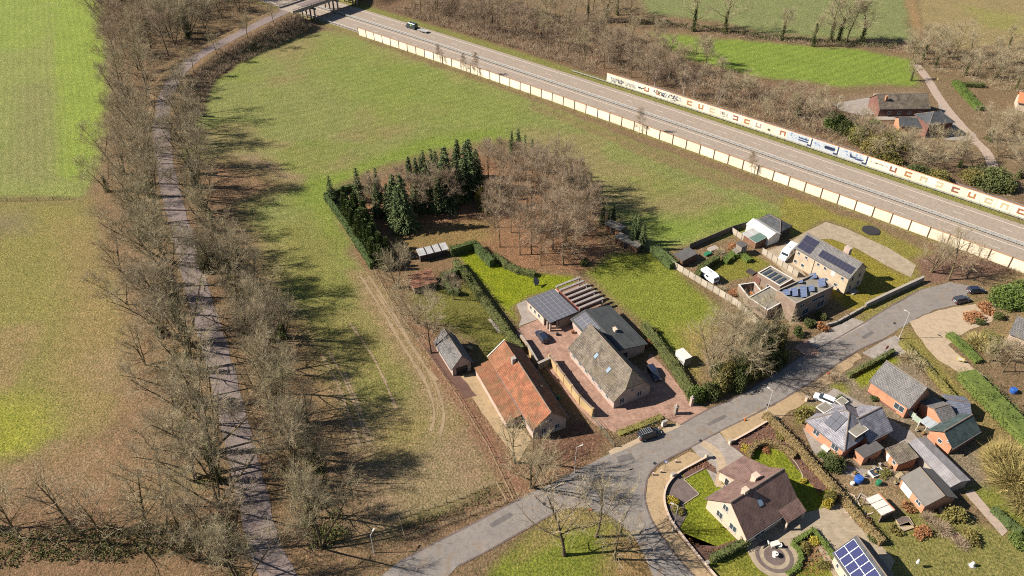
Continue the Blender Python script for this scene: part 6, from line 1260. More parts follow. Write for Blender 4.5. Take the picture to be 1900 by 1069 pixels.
# concrete panel fences
FCON = panel_mat('fence_concrete', tuple(base(212, 198, 178)), .75, 1.08); FCOD = panel_mat('fence_concrete_grey', tuple(base(140, 132, 122)), .75, 1.1)
def panel_fence(label, px, h, mat, pw=2.0, pmat=None):
    P = GP(px); r = thing('panel_fence', label, 'fence', (*P[0], 0)); pm = MB().box(.05, pw - .05, -.03, .03, 0, h).mesh('panel', [mat]); po = MB().box(-.07, .07, -.07, .07, -.05, h + .08).mesh('post', [pmat or mat])
    for a, c in zip(P[:-1], P[1:]):
        a, c = np.array(rel(r, a)), np.array(rel(r, c)); L = np.linalg.norm(c - a); n = max(1, round(L / pw)); rz = math.atan2(*(c - a)[::-1]); k = L / n / pw
        for i in range(n): o = inst('panel', pm, r, (*(a + (c - a) * i / n), 0), rz, (k, 1, 1)); inst('post', po, r, (*(a + (c - a) * i / n), 0), rz)
        inst('post', po, r, (*c, 0), rz)
    return r
panel_fence('long pale concrete panel fence between farm lawn and the caravan garden', [(1245, 494), (1300, 528), (1368, 569), (1412, 612)], 1.9, FCON, 2.0, FCOD)
panel_fence('dark fence between meadow and the caravan garden', [cE4(440, 520), cE4(890, 330), cE4(1030, 290)], 1.8, FCOD)
panel_fence('pale concrete fence between caravan garden and the motorhome drive', [cE4(1190, 560), cE4(1400, 700), cE4(1560, 810)], 1.8, FCON, 2.0, FCOD)
panel_fence('short pale fence beside the green shed', [cE4(880, 350), cE4(980, 420), cE4(1080, 470)], 1.8, FCON, 2.0, FCOD)
wall_run('garden_wall', 'long dark garden wall beside the street in front of the beige house', [cE5(1250, 850), cE5(1500, 730), cE5(1850, 570)], .5, 1.5, W_GREY, W_CONC)
wall_run('garden_wall', 'low front wall with stone posts beside the flat roofed house', [cE5(860, 1040), cE5(960, 1010), cE5(1080, 945), cE5(1230, 860)], .3, .7, W_GREY, W_CONC, bay=2.0)
# ---- brown roofed house
H = House('brown_house', 'cream house with brown tile roof, two chimneys and a carport', cF4(1040, 695), (1485, 936), 2.6, W_CREAM, T_BROWN2, pc=cF4(625, 255), zr=7.3); print('brown', H.L, H.W)
H.chimney(3.6, H.W * .52, .9, .8, 1.0, W_CREAM); H.chimney(8.2, H.W * .68, 1.1, 1.0, 1.4, W_CREAM); H.skylight(5.6, H.W * .3, 1.1, 1.3); H.opening('left', 4.2, 3.9, 1.2, 1.4); H.opening('left', 6.6, 1.0, 1.6, 1.5); H.opening('left', 3.4, 1.0, 1.4, 1.5)
mb = MB(); slab(mb, [(8.6, -1.4, 2.25), (H.L + .1, -1.4, 2.25), (H.L + .1, .9, 3.45), (8.6, .9, 3.45)], .14); mb.build('carport_roof', T_BROWN2, H.root); post_row(H.root, 'post', [(8.8, -1.2), (H.L - .2, -1.2)], -.05, 2.15, .3, W_CREAM); H.opening('front', 4.0, .1, 2.4, 2.1); H.opening('front', 10.6, .1, 2.6, 2.2, 'garage_door', True)
yb = H.W; mb = MB(); slab(mb, [(H.L, yb + 3.4, 2.2), (6.6, yb + 3.4, 2.2), (6.6, yb - 2.2, H.slope_z(yb - 2.2) + .06), (H.L, yb - 2.2, H.slope_z(yb - 2.2) + .06)], .14); mb.build('wing_roof', T_BROWN2, H.root); MB().box(6.9, H.L - .3, yb - .3, yb + 3.1, -.1, 2.2).build('wing_wall', W_CREAM, H.root); opening(H.root, (6.9, yb + 1.2, .1), -math.pi / 2, 1.0, 2.0, 'door', True, WFRAME, DFR)
# ---- hipped brick house
H = House('hipped_house', 'orange brick house with glazed grey hipped roof and flat dormers', cG1(190, 780), cJ5(375, 265), 2.8, W_ORBR, T_PURP, W=11.0, zr=6.3, hip=(4.3, 4.3)); print('hip', H.L, H.W)
H.solar(3.0, 1.8, 2, 2, 1.3, 1.7, S_GREY, DFR); H.opening('front', 7.2, .9, 1.6, 1.3); H.opening('front', 2.8, .9, 1.4, 1.3); MB().box(5.0, 6.6, -.5, .3, 0, .5).build('planter', W_WHITE, H.root)
def dormer(Hs, x0, x1, y0, y1, z, mat=T_BITUL):
    d = MB().box(x0, x1, y0, y1, z - 2.0, z - .14).build('dormer', W_DARKW, Hs.roof); MB().box(x0 - .15, x1 + .15, y0 - .15, y1 + .15, z - .139, z).build('dormer_edge', W_WHITE, Hs.root); MB().box(x0, x1, y0, y1, z, z + .012).build('dormer_roof', mat, Hs.root)
dormer(H, H.L - 2.6, H.L - .4, 3.2, 6.6, 4.6); dormer(H, -.4, 1.4, 3.4, 6.0, 4.2); dormer(H, .6, 2.0, 8.0, 9.8, 4.3)
H2 = House('hipped_house_wing', 'grey roofed wing joined to the hipped brick house', cG1(850, 1010), cG1(1100, 880), 2.6, W_ORBR, T_PURP, W=7.5, zr=5.6, rp=.5); H2.opening('front', 2.6, .8, 1.4, 1.3)
mb = MB(); q, a, L, W = rect_px((cJ5(490, 250), cJ5(580, 330), cJ5(740, 200)), 2.3); r = thing('flat_annex', 'dark flat roofed annex behind the hipped house', 'annex', (*q[0], 0), a); MB().box(0, L, 0, W, -.1, 2.2).build('wall', W_ORBR, r); MB().box(-.15, L + .15, -.15, W + .15, 2.2, 2.35).build('roof', T_BITU, r)
# ---- orange brick gable house and its outbuildings
H = House('brick_house', 'orange brick house with plain grey tile gable roof', cG1(855, 370), cG1(1275, 660), 3.4, W_ORBR, T_GREY, ridge=cG1(1025, 150), W=7.6, zr=7.2); print('brick', H.L, H.W)
H.opening('front', H.L * .78, .9, 2.2, 1.5); H.opening('right', 2.2, .9, 1.2, 1.3); MB().box(H.L - .48, H.L - .36, .2, .34, 0, 3.2).build('downpipe', DFR, H.root); MB().box(.36, H.L * .75, .28, .34, .0, .35).build('plinth', W_RED, H.root)
H = House('tiled_annex', 'grey tiled annex roof behind the brick gable house', cG2(1075, 850), cG2(1240, 800), 2.4, W_ORBR, T_GREY, W=7.0, zr=4.0, rp=.5, cat='annex'); 
PCB, t_, b_ = new_mat('polycarbonate', .25, .4); b_.inputs['Base Color'].default_value = (*base(206, 214, 216), 1)
q, a, L, W = rect_px((cG2(815, 790), cG2(970, 900), cG2(1060, 850)), 2.3); r = thing('glass_canopy', 'pale translucent veranda roof of three sheets beside the brick house', 'canopy', (*q[0], 0), a)
me = MB().box(.03, L / 3 - .03, 0, W, 2.3, 2.34).mesh('sheet', [PCB])
for i in range(3): inst('sheet', me, r, (i * L / 3, 0, 0))
post_row(r, 'post', [(0.1, .1), (L / 2, .1), (L - .1, .1), (L - .1, W - .1), (.1, W - .1)], -.05, 2.3, .1, WFRAME)
mb = MB(); mb.box(0, L, .02, .1, 2.2, 2.28); mb.box(0, L, W - .1, W - .02, 2.2, 2.28); mb.build('beam', WFRAME, r)
for k, (a_, c_) in enumerate(((cG2(690, 740), cG2(740, 775)), (cG2(740, 790), cG2(800, 835)))): x, y = G(*a_); x2, y2 = G(*c_); r = thing('awning_screen', ('pale green garden screen beside the brick house door', 'pale green garden screen next to the veranda')[k], 'screen', ((x + x2) / 2, (y + y2) / 2, 0), math.atan2(y2 - y, x2 - x)); MB().box(-.8, .8, -.03, .03, .5, 1.9).build('panel', plain('pale_green_%d' % k, tuple(base(190, 206, 184)), .7), r); post_row(r, 'post', [(-.75, 0), (.75, 0)], 0, 1.95, .07, WFRAME)
BLUR = TL('blue_grey_tiles', (120, 124, 142), (146, 150, 164), (88, 92, 108), .34, .36, (150, 142, 138), (.5, .7))
House('blue_shed', 'shed with patched blue grey roof beside the grassy track', cG2(1110, 690), cG2(1360, 720), 2.3, W_DARKW, BLUR, pc=cG2(1130, 520), rp=.5, zr=3.3, cat='shed')
H = House('brick_barn', 'small orange brick barn with dark green tile roof and white window', cG2(1160, 1075), cG2(1455, 895), 2.4, W_ORBR, T_GREEN, W=5.4, zr=4.6, cat='barn'); H.opening('left', 2.7, 1.2, .9, .9); H.opening('front', 4.4, .9, .8, .6); H.opening('left', 4.0, 2.6, .4, .4)
# ---- long shed, garage, small shed
H = House('long_shed', 'long corrugated shed with pale left slope', cJ5(1030, 180), cJ5(1480, 635), 2.3, W_CONC, T_CORR, pc=cJ5(1690, 575), rp=.45, zr=2.95, cat='shed', oh=.2, ridgecap=False)
H = House('grey_garage', 'brick garage with grey fibre roof and open white door', cJ5(960, 530), cJ5(1215, 835), 2.5, W_ORBR, plain('grey_fibre_roof', tuple(base(136, 130, 122)), .9, .15, 1.0), pc=cJ5(1550, 755), ridge=cJ5(1430, 745), cat='garage', oh=.25); H.opening('front', 1.9, 0, 2.5, 2.1, 'garage_door', True, WFRAME, W_WHITE); H.opening('front', 5.0, .9, 1.2, .9)
H = House('brick_shed', 'small brick shed with mottled tile roof between the back gardens', cJ5(790, 235), cJ5(935, 405), 2.2, W_ORBR, T_BROWN, pc=cJ5(1090, 300), rp=1.0, zr=3.0, ze2=3.0, cat='shed', oh=.2, gutter=False); H.opening('front', 1.2, .1, .8, 1.9, 'door', True, WFRAME, W_WHITE); H.opening('front', 2.9, 1.0, .9, .8)
# ---- solar outbuilding at the lower edge
H = House('solar_outbuilding', 'outbuilding with blue solar panels on one slope and dark slates on the other', (1545, 1025), (1605, 1112), 3.0, W_CREAM, T_DARK, pc=(1608, 1001), ridge=(1589.5, 992.5)); print('L', H.L, H.W, H.zr)
H.solar(.25, .2, 6, 2, 1.35, 1.95, S_BLUE, ALU); H.opening('front', 1.6, .9, .6, .9); H.opening('front', 3.6, .9, .6, .9); H.opening('left', 2.4, .1, 1.0, 2.0, 'door', True)
# ---- far brick house
H = House('far_brick_house', 'long dark brick house with brown tiles beyond the motorway', cM(840, 800), cM(1215, 797), 3.2, W_RED, T_BROWN, W=9.4, zr=6.6, oh=.3); H.chimney(2.6, 2.6, .7, .7, 1.6, W_ORBR)
for x in (4, 7.5, 11, 14.5): H.opening('front', x, .9, 1.3, 1.2)
MB().box(1.5, 4.2, H.W * .7, H.W + .6, 0, 4.6).build('rear_wing', W_BROWN, H.root); MB().box(-.5, 15, -2.4, .2, 0, .25).build('terrace', W_CONC, H.root)
H = House('far_brick_wing', 'tall dark hipped wing of the far brick house with large windows', cM(1205, 915), cM(1395, 895), 5.0, W_RED, T_DARK, W=8.0, zr=7.4, hip=(3.6, 3.6)); H.opening('front', 2.4, .3, 3.2, 1.8); H.opening('front', 2.4, 3.0, 3.2, 1.4); H.opening('right', 3, .5, 1.4, 1.4)
H = House('far_brick_annex', 'low grey annex between the far brick house and its wing', cM(985, 925), cM(1150, 935), 2.6, W_ORBR, T_DARK, W=6.5, zr=4.4, cat='annex')
House('edge_house', 'grey roofed house at the end of the sandy path', (1872, 618), (1930, 640), 2.8, W_CREAM, T_GREY, W=7.5, zr=5.4)
House('orange_roof_house', 'house with plain orange roof in the far allotments', (1888, 190), (1950, 200), 3.0, W_CREAM, plain('orange_roof', tuple(base(232, 146, 100)), .85, .1), W=8, zr=5.4)
# ================================================================== VEHICLES
def paintm(name, c, rough=.3): m, t, b = new_mat(name, rough, .5); b.inputs['Base Color'].default_value = (*c, 1); b.inputs['Coat Weight'].default_value = .4; return m
TYRE = plain('tyre_rubber', (.02, .02, .02), .9); RIM = plain('wheel_rim', (.35, .35, .36), .4, metal=.6); CGL, t_, b_ = new_mat('car_glass', .06, .6); b_.inputs['Base Color'].default_value = (.02, .025, .03, 1); LAMP = paintm('headlight_glass', (.7, .7, .68), .15); TAIL = paintm('tail_light', (.4, .02, .02), .2); PLAT = plain('white_plate', tuple(base(240, 236, 230)), .6)
def loft(mb, secs, mi=0):
    """secs: list of (x, [(y, z)...]) closed rings of equal length"""
    n = len(mb.v); k = len(secs[0][1])
    for x, ring in secs: mb.v += [(x, y, z) for y, z in ring]
    for i in range(len(secs) - 1):
        for j in range(k): q = (j + 1) % k; mb.f.append((n + i * k + j, n + i * k + q, n + (i + 1) * k + q, n + (i + 1) * k + j)); mb.m.append(mi)
    mb.f.append(tuple(n + j for j in range(k))[::-1]); mb.m.append(mi); mb.f.append(tuple(n + (len(secs) - 1) * k + j for j in range(k))); mb.m.append(mi)
def ring(hw, z0, z1, r=.12): return [(-hw + r, z0), (hw - r, z0), (hw, z0 + r), (hw, z1 - r * 1.4), (hw - r, z1), (-hw + r, z1), (-hw, z1 - r * 1.4), (-hw, z0 + r)]
def wheels(root, xs_, hw, r=.33, wd=.22):
    ty = MB(); ty.tube((0, -wd / 2, 0), (0, wd / 2, 0), r, k=16); me = ty.mesh('tyre', [TYRE]); ri = MB().tube((0, -wd / 2 - .01, 0), (0, wd / 2 + .01, 0), r * .6, k=12).mesh('rim', [RIM])
    for x in xs_:
        for sgn in (-1, 1): o = inst('wheel', me, root, (x, sgn * (hw - wd * .45), r)); inst('rim', ri, o)
def car(label, pa, pb, mat, L=4.4, hw=.88, h=1.48, estate=True, bars=False, name='parked_car'):
    """pa rear, pb front, pixels on the ground"""
    a, c = np.array(G(*pa)), np.array(G(*pb)); m_ = (a + c) / 2; r = thing(name, label, 'car', (*m_, .035), math.atan2(*(c - a)[::-1])); k = L / 4.4; X = lambda x: x * k
    mb = MB(); loft(mb, [(X(-2.2), ring(hw * .86, .38, .82)), (X(-2.12), ring(hw * .95, .26, .98)), (X(-1.5), ring(hw, .2, 1.0)), (X(0), ring(hw, .18, .96)), (X(1.0), ring(hw, .2, .94)), (X(1.75), ring(hw * .96, .22, .84)), (X(2.1), ring(hw * .88, .26, .72)), (X(2.2), ring(hw * .76, .34, .62))]); mb.build('body', mat, r, True)
    zb = .93; t0, t1 = (-1.95, .35) if estate else (-1.35, .25); gb = MB(); b0, b1 = (-2.1, 1.15) if estate else (-1.95, 1.15)
    loft(gb, [(X(b0), [(-hw * .9, zb), (hw * .9, zb), (hw * .88, zb + .02), (-hw * .88, zb + .02)]), (X(t0), [(-hw * .93, zb), (hw * .93, zb), (hw * .74, h - .06), (-hw * .74, h - .06)]), (X(t1), [(-hw * .93, zb), (hw * .93, zb), (hw * .74, h - .05), (-hw * .74, h - .05)]), (X(b1), [(-hw * .9, zb - .02), (hw * .9, zb - .02), (hw * .86, zb), (-hw * .86, zb)])]); gb.build('windows', CGL, r)
    rf = MB(); loft(rf, [(X(t0 - .02), ring(hw * .72, h - .07, h - .015, .02)), (X((t0 + t1) / 2), ring(hw * .76, h - .07, h + .02, .02)), (X(t1 + .02), ring(hw * .72, h - .07, h - .015, .02))]); rf.build('roof', mat, r)
    for sgn in (-1, 1):
        MB().box(X(2.02), X(2.17), sgn * hw * .62 - .16, sgn * hw * .62 + .16, .56, .7).build('headlight', LAMP, r); MB().box(X(-2.2), X(-2.08), sgn * hw * .72 - .12, sgn * hw * .72 + .12, .62, .86).build('tail_light', TAIL, r); MB().box(X(.85), X(1.0), sgn * (hw + .08) - .09, sgn * (hw + .08) + .09, .92, 1.04).build('mirror', mat, r)
        if bars: MB().box(X(t0 + .1), X(t1 - .1), sgn * hw * .62 - .03, sgn * hw * .62 + .03, h + .03, h + .07).build('roof_rail', ALU, r)
    if bars:
        for q in np.linspace(t0 + .2, t1 - .2, 6): MB().box(X(q) - .04, X(q) + .04, -hw * .62, hw * .62, h + .05, h + .09).build('roof_bar', RIM, r)
    MB().box(X(-2.235), X(-2.16), -.26, .26, .5, .62).build('number_plate', PLAT, r); wheels(r, (X(-1.35), X(1.35)), hw); return r
NAVY = paintm('dark_blue_paint', (.012, .016, .032)); BLKP = paintm('black_paint', (.012, .012, .013)); SILV = paintm('silver_paint', (.55, .56, .58), .35); DGRY = paintm('dark_grey_paint', (.035, .037, .045)); WHTP = paintm('white_gloss', (.8, .79, .77), .35)
car('black four wheel drive with roof bars parked beside the white cabinet', cA6(1250, 985), cA6(1480, 905), BLKP, 4.9, .95, 1.85, True, True)
car('dark blue car parked in the red paved farm court', cA2(1310, 335), cA2(1210, 200), NAVY, 4.4, .88, 1.46)
car('dark car parked in the shade right of the farmhouse', cA6(1370, 245), cA6(1455, 385), NAVY, 4.4)
car('silver car parked in front of the hipped brick house', (1545, 751), (1512, 737), SILV, 4.3, .86, 1.45)
car('dark grey car parked nearest the street end', (1766, 563), (1799, 556), DGRY, 4.4); car('navy car parked behind the dark grey car by the noise wall tree', (1795, 543), (1824, 541), NAVY, 4.2)
# van with flat trailer
s = mw_s(G(762, 52)[0] - 12.5); a_, c_ = MW(s + 2, 20.4), MW(s - 2, 20.4); BVAN = paintm('dark_van_paint', (.02, .03, .032)); rzv = math.atan2(c_[1] - a_[1], c_[0] - a_[0])
r = thing('delivery_van', 'dark delivery van towing a trailer on the motorway', 'van', (*MW(s, 20.4), .036), rzv)
mb = MB(); loft(mb, [(-3.0, ring(.98, .35, 2.5)), (-2.9, ring(1.02, .3, 2.62)), (1.2, ring(1.02, .3, 2.6)), (1.5, ring(1.0, .3, 2.45)), (2.2, ring(.98, .3, 1.45)), (2.9, ring(.92, .3, 1.2)), (3.0, ring(.8, .4, 1.0))]); mb.build('body', BVAN, r)
mb = MB(); mb.face([(1.56, -.85, 2.38), (1.56, .85, 2.38), (2.23, .85, 1.48), (2.23, -.85, 1.48)][::-1]); mb.face([(1.55, -.85, 2.36), (1.55, .85, 2.36), (2.2, .85, 1.46), (2.2, -.85, 1.46)]); mb.build('windscreen', CGL, r)
for sg in (-1, 1): MB().box(.6, 1.5, sg * 1.03 - .01, sg * 1.03 + .01, 1.5, 2.2).build('side_window', CGL, r); MB().box(-1.1, -.3, sg * 1.035 - .01, sg * 1.035 + .01, 1.5, 2.1).build('green_emblem', plain('green_decal_%d' % (sg + 1), tuple(base(160, 230, 130)), .6), r); MB().box(2.88, 3.0, sg * .7 - .15, sg * .7 + .15, .8, 1.0).build('headlight', LAMP, r)
wheels(r, (-2.0, 2.0), 1.0, .36)
r = thing('flat_trailer', 'long flat trailer behind the dark van on the motorway', 'trailer', (*MW(s + 6.9, 20.4), .036), rzv); MB().box(-2.9, 2.4, -1.0, 1.0, .6, .72).build('deck', STEEL, r)
for sg in (-1, 1): MB().box(-2.9, 2.4, sg * 1.0 - .03, sg * 1.0 + .03, .72, .9).build('side_rail', STEEL, r)
MB().bar((2.4, -.8), (3.5, 0), .1, .1, .55).build('drawbar', POSTM, r); MB().bar((2.4, .8), (3.5, 0), .1, .1, .55).build('drawbar', POSTM, r); wheels(r, (-1.0, -.2), .95, .3)
def wheeled_box(name, label, cat, pa, pb, L, hw, h, prof, win=True):
    a, c = np.array(G(*pa)), np.array(G(*pb)); m_ = (a + c) / 2; r = thing(name, label, cat, (*m_, .03), math.atan2(*(c - a)[::-1])); mb = MB(); loft(mb, [(x * L / 2, ring(hw * f, z0, z1 * h, .16)) for x, f, z0, z1 in prof]); mb.build('body', WHTP, r)
    for sg in (-1, 1):
        for x in (-.5, .05): MB().box(x * L / 2 - .5, x * L / 2 + .5, sg * hw - .012, sg * hw + .012, h * .52, h * .75).build('side_window', CGL, r)
    wheels(r, (-.1 * L, .02 * L) if name == 'caravan' else (-.28 * L, .3 * L), hw * .92, .32); MB().box(-.5, .3, -.35, .35, h, h + .12).build('roof_hatch', PCB, r); return r
r = wheeled_box('caravan', 'small white caravan parked behind the garden fence', 'caravan', cE4(590, 790), cE4(700, 870), 4.8, 1.05, 2.4, [(-1, .9, .5, .8), (-.94, 1, .4, .96), (.6, 1, .4, 1.0), (.94, 1, .4, .86), (1, .92, .5, .6)]); MB().box(2.36, 2.44, -.7, .7, 1.2, 1.75).build('front_window', CGL, r); MB().bar((2.4, 0), (3.3, 0), .15, .1, .45).build('drawbar', POSTM, r)
r = wheeled_box('motorhome', 'white motorhome parked behind the beige house', 'motorhome', (1470, 466), (1449, 487), 6.6, 1.1, 2.9, [(-1, .94, .45, .96), (-.95, 1, .4, 1.0), (.35, 1, .4, 1.0), (.55, .98, .4, .88), (.68, .95, .4, .55), (.94, .9, .4, .42), (1, .78, .5, .36)]); mb = MB(); mb.face([(1.84, -.9, 2.45), (1.84, .9, 2.45), (2.27, .9, 1.65), (2.27, -.9, 1.65)][::-1]); mb.face([(1.82, -.9, 2.45), (1.82, .9, 2.45), (2.24, .9, 1.65), (2.24, -.9, 1.65)]); mb.build('windscreen', CGL, r)
# ================================================================== STREET AND GARDEN THINGS
LPOST = plain('lamp_post_white', tuple(base(232, 226, 216)), .5, .08)
def lamp(label, u, v, h, az=0.0, name='street_lamp'):
    x, y = G(u, v); r = thing(name, label, 'street lamp', (x, y, 0), az); MB().lathe((0, 0, -.05), [(.13, 0), (.11, 1.0), (.07, 1.1), (.05, h)], 10).build('pole', LPOST, r); MB().bar((0, 0), (.9, 0), .07, .07, h - .05, h + .1).build('arm', LPOST, r); mb = MB(); mb.box(.7, 1.35, -.13, .13, h + .06, h + .18); mb.build('lantern', LPOST, r); MB().box(.75, 1.3, -.1, .1, h + .035, h + .059).build('lamp_glass', PCB, r)
lamp('white street lamp at the corner of the red verge', 1066, 877, 7.2, .4); lamp('white street lamp beside the gravel verge end', 1420, 772, 7.2, 2.3); lamp('white street lamp at the mouth of the sandy turning place', 1668, 628, 7.6, 2.4); lamp('white street lamp beside the curved corner bed', 1248, 985, 7.2, 2.8); lamp('short grey lamp near the fenced basin', 694, 1026, 5.2, 1.2)
for lab, u, v in (('grey lamp on the avenue bank below the bridge', 408, 92), ('pale lamp beside the wood behind the motorway', 1042, 42)): lamp(lab, u, v, 6.5, .5)
BLUE = plain('blue_sign', tuple(base(96, 130, 206)), .5, .05); YSG = plain('yellow_sign', tuple(base(250, 224, 60)), .5, .05); REDP = plain('red_plastic', tuple(base(226, 70, 60)), .6, .1); ORNG = plain('orange_plastic', tuple(base(240, 120, 40)), .6, .1); GRNP = plain('green_plastic', tuple(base(60, 140, 100)), .6, .1); BLUP = plain('blue_plastic', tuple(base(60, 110, 200)), .5, .1)
def sign(label, u, v, mat, h=2.2, w2=.7, hh=.7, rz=-.3):
    x, y = G(u, v); r = thing('road_sign', label, 'sign', (x, y, 0), rz); MB().tube((0, 0, -.05), (0, 0, h + hh), .035, k=6).build('pole', POSTM, r); MB().box(-w2 / 2, w2 / 2, -.06, -.03, h, h + hh).build('plate', mat, r); MB().box(-w2 / 2 + .14, w2 / 2 - .14, -.068, -.059, h + .12, h + hh - .12).build('symbol', W_WHITE, r)
sign('blue square road sign on the gravel verge corner', 1233, 873, BLUE); sign('yellow advertising sign beside the sandy turning place', 1780, 672, YSG, .5, 1.5, .9, -.5); sign('small yellow post sign beside the far lane', 1738, 152, YSG, .6, .6, 1.0)
x, y = G(1232, 790); r = thing('utility_cabinet', 'white utility cabinet on the street side near the farm gate', 'cabinet', (x, y, 0), .45); MB().box(-.55, .55, -.22, .22, 0, 1.35).build('body', W_WHITE, r); MB().box(-.6, .6, -.27, .27, 1.35, 1.42).build('lid', W_CONC, r); MB().box(-.5, -.02, -.235, -.22, .15, 1.25).build('door', W_CREAM, r); MB().box(.02, .5, -.235, -.22, .15, 1.25).build('door', W_CREAM, r)
x, y = G(1266, 672); r = thing('white_container', 'white box trailer standing on the farm lawn near the hedge', 'container', (x, y, 0), -1.1); MB().box(-1.6, 1.6, -.95, .95, .35, 2.5).build('body', W_WHITE, r); MB().box(-1.65, 1.65, -1.0, 1.0, 2.5, 2.56).build('roof', W_WHITE, r); MB().box(1.6, 1.63, -.85, .85, .45, 2.4).build('door', W_CONC, r); wheels(r, (-.3, .4), .95, .3)
x, y = G(1616, 428); r = thing('sunken_trampoline', 'round black trampoline sunk into the grass near the noise wall', 'trampoline', (x, y, 0)); MB().lathe((0, 0, 0), [(2.35, -.05), (2.35, .16), (2.2, .2), (2.05, .2)], 28).build('rim', DFR, r); MB().lathe((0, 0, .17), [(2.04, 0), (.01, -.03)], 28).build('mat', plain('trampoline_mat', (.02, .02, .022), .8), r)
def bollard(label, u, v, group='stone bollards on the gravel verge'):
    x, y = G(u, v); o = thing('bollard', label, 'bollard', (x, y, 0), 0, group); MB().box(-.14, .14, -.14, .14, -.05, .62).build('shaft', W_CONC, o); MB().box(-.16, .16, -.16, .16, .62, .7).build('cap', W_CREAM, o)
for u, v in ((1212, 882), (1226, 877), (1254, 858), (1247, 886)): bollard('squat pale bollard on the gravel verge by the junction', u, v)
for lab, u, v in (('stone gate post with dark cap at the left of the curved drive', 1310, 850), ('stone gate post with dark cap at the right of the curved drive', 1354, 824), ('stone corner post where gravel verge meets the beech hedge', 1430, 778), ('stone corner post of the curved corner bed', 1247, 886), ('pale stone post at the bottom of the curved wall', 1311, 1050), ('pale post beside the silver car', 1496, 744)): pier(lab, u, v, .5, 1.1, W_CREAM, False)
# low kerb walls round the brown roofed house
wall_run('low_wall', 'low curved brick wall round the corner bed of the brown roofed house', curve_px([(1312, 850), (1288, 863), (1258, 880), (1238, 902), (1232, 930), (1243, 965), (1268, 1000), (1300, 1040), (1330, 1075)], 4, False), .25, .5, W_BROWN, W_CREAM)
wall_run('low_wall', 'low brick wall behind the gravel verge', [(1354, 824), (1392, 803), (1430, 780)], .25, .5, W_BROWN, W_CREAM)
def edging(label, px, c=KERB): P = GP(px); r = thing('lawn_edging', label, 'edging', (*P[0], 0)); mb = MB(); [mb.bar(rel(r, a), rel(r, b2), .14, .16, -.05) for a, b2 in zip(P[:-1], P[1:])]; mb.build('edging_stone', c, r)
edging('pale stone edging of the angular front lawn', [(1308, 868), (1269, 890), (1297, 917), (1266, 938)]); edging('pale stone edging of the oval lawn', curve_px([(1432, 829), (1452, 838), (1474, 856), (1488, 880), (1490, 892)], 4, False))
# round terrace with table and fountain
x, y = G(1437, 1032); r = thing('round_terrace', 'round paved terrace with rings of dark and pale cobbles', 'terrace', (x, y, 0)); [MB().lathe((0, 0, 0), [(R_, -.04), (R_, z)], 36).build('cobble_ring', m_, r) for R_, z, m_ in ((4.1, .042, PAVB), (3.2, .047, DARKG), (2.5, .052, PAVB), (1.8, .057, DARKG))]
r = thing('garden_fountain', 'white stone fountain bowl on the round terrace', 'fountain', (x, y, .055)); MB().lathe((0, 0, 0), [(.4, 0), (.35, .12), (.12, .2), (.12, .55), (.5, .7), (.55, .78), (.45, .74), (.08, .7), (.06, 1.0)], 14).build('bowl', W_WHITE, r, True)
x, y = G(1436, 1013); r = thing('garden_table', 'white garden table on the paved yard', 'table', (x, y, .04), .3); MB().box(-.9, .9, -.45, .45, .7, .75).build('table_top', W_WHITE, r); post_row(r, 'leg', [(-.8, -.35), (.8, -.35), (-.8, .35), (.8, .35)], 0, .7, .06, W_WHITE)
for i, (u, v) in enumerate(((1426, 1010), (1446, 1016))): x, y = G(u, v); r = thing('garden_chair', ('white garden chair at the fence end of the table', 'white garden chair at the terrace end of the table')[i], 'chair', (x, y, .04), .3 + i * 3); MB().box(-.25, .25, -.25, .25, .42, .47).build('seat', W_WHITE, r); MB().box(-.25, -.2, -.25, .25, .47, .95).build('backrest', W_WHITE, r); post_row(r, 'leg', [(-.2, -.2), (.2, -.2), (-.2, .2), (.2, .2)], 0, .42, .05, W_WHITE)
# clutter
def barrel(label, u, v, mat, r0=.45, h=.9, name='barrel', cat='barrel'): x, y = G(u, v); r = thing(name, label, cat, (x, y, .03)); MB().lathe((0, 0, 0), [(r0 * .9, 0), (r0, h * .15), (r0, h * .85), (r0 * .92, h)], 14).build('body', mat, r, False); MB().lathe((0, 0, h), [(r0 * .85, 0), (r0 * .8, .05)], 14).build('lid', mat, r)
barrel('bright blue barrel in the cluttered back garden', 1592, 893, BLUP, .8, 1.1); barrel('green rain barrel beside the white glasshouse', 1629, 899, GRNP, .5, 1.0); barrel('blue barrel under the scrub near the right hedge', 1879, 728, BLUP, .7, 1.0); barrel('white planter tub in the cluttered back garden', 1581, 899, W_WHITE, .4, .6)
def parasol(label, u, v, mat): x, y = G(u, v); r = thing('laundry_parasol', label, 'parasol', (x, y, 0)); MB().tube((0, 0, 0), (0, 0, 2.2), .03, k=6).build('pole', POSTM, r); MB().lathe((0, 0, 1.2), [(.28, 0), (.2, .7), (.05, 1.0)], 8).build('folded_cover', mat, r)
parasol('folded pale cover on a pole in the back lawn', 1698, 1052, W_WHITE); x, y = G(1803, 1050)
r = thing('garden_statue', 'small white ornament on the back lawn', 'ornament', (x, y, 0)); MB().lathe((0, 0, 0), [(.45, 0), (.4, .3), (.2, .4), (.32, .7), (.2, 1.0), (.05, 1.15)], 10).build('figure', W_WHITE, r, True); MB().box(-.5, .5, -.5, .5, -.05, .08).build('base', W_CONC, r)
x, y = G(1642, 655); r = thing('red_flag_sign', 'red and white pennant sign beside the street hedge', 'sign', (x, y, 0), .5); MB().tube((0, 0, -.05), (0, 0, 2.2), .03, k=6).build('pole', POSTM, r); MB().box(-.45, .45, -.02, .02, 1.2, 2.1).build('plate', REDP, r); MB().box(-.3, .05, -.026, -.019, 1.35, 1.75).build('symbol', W_WHITE, r)
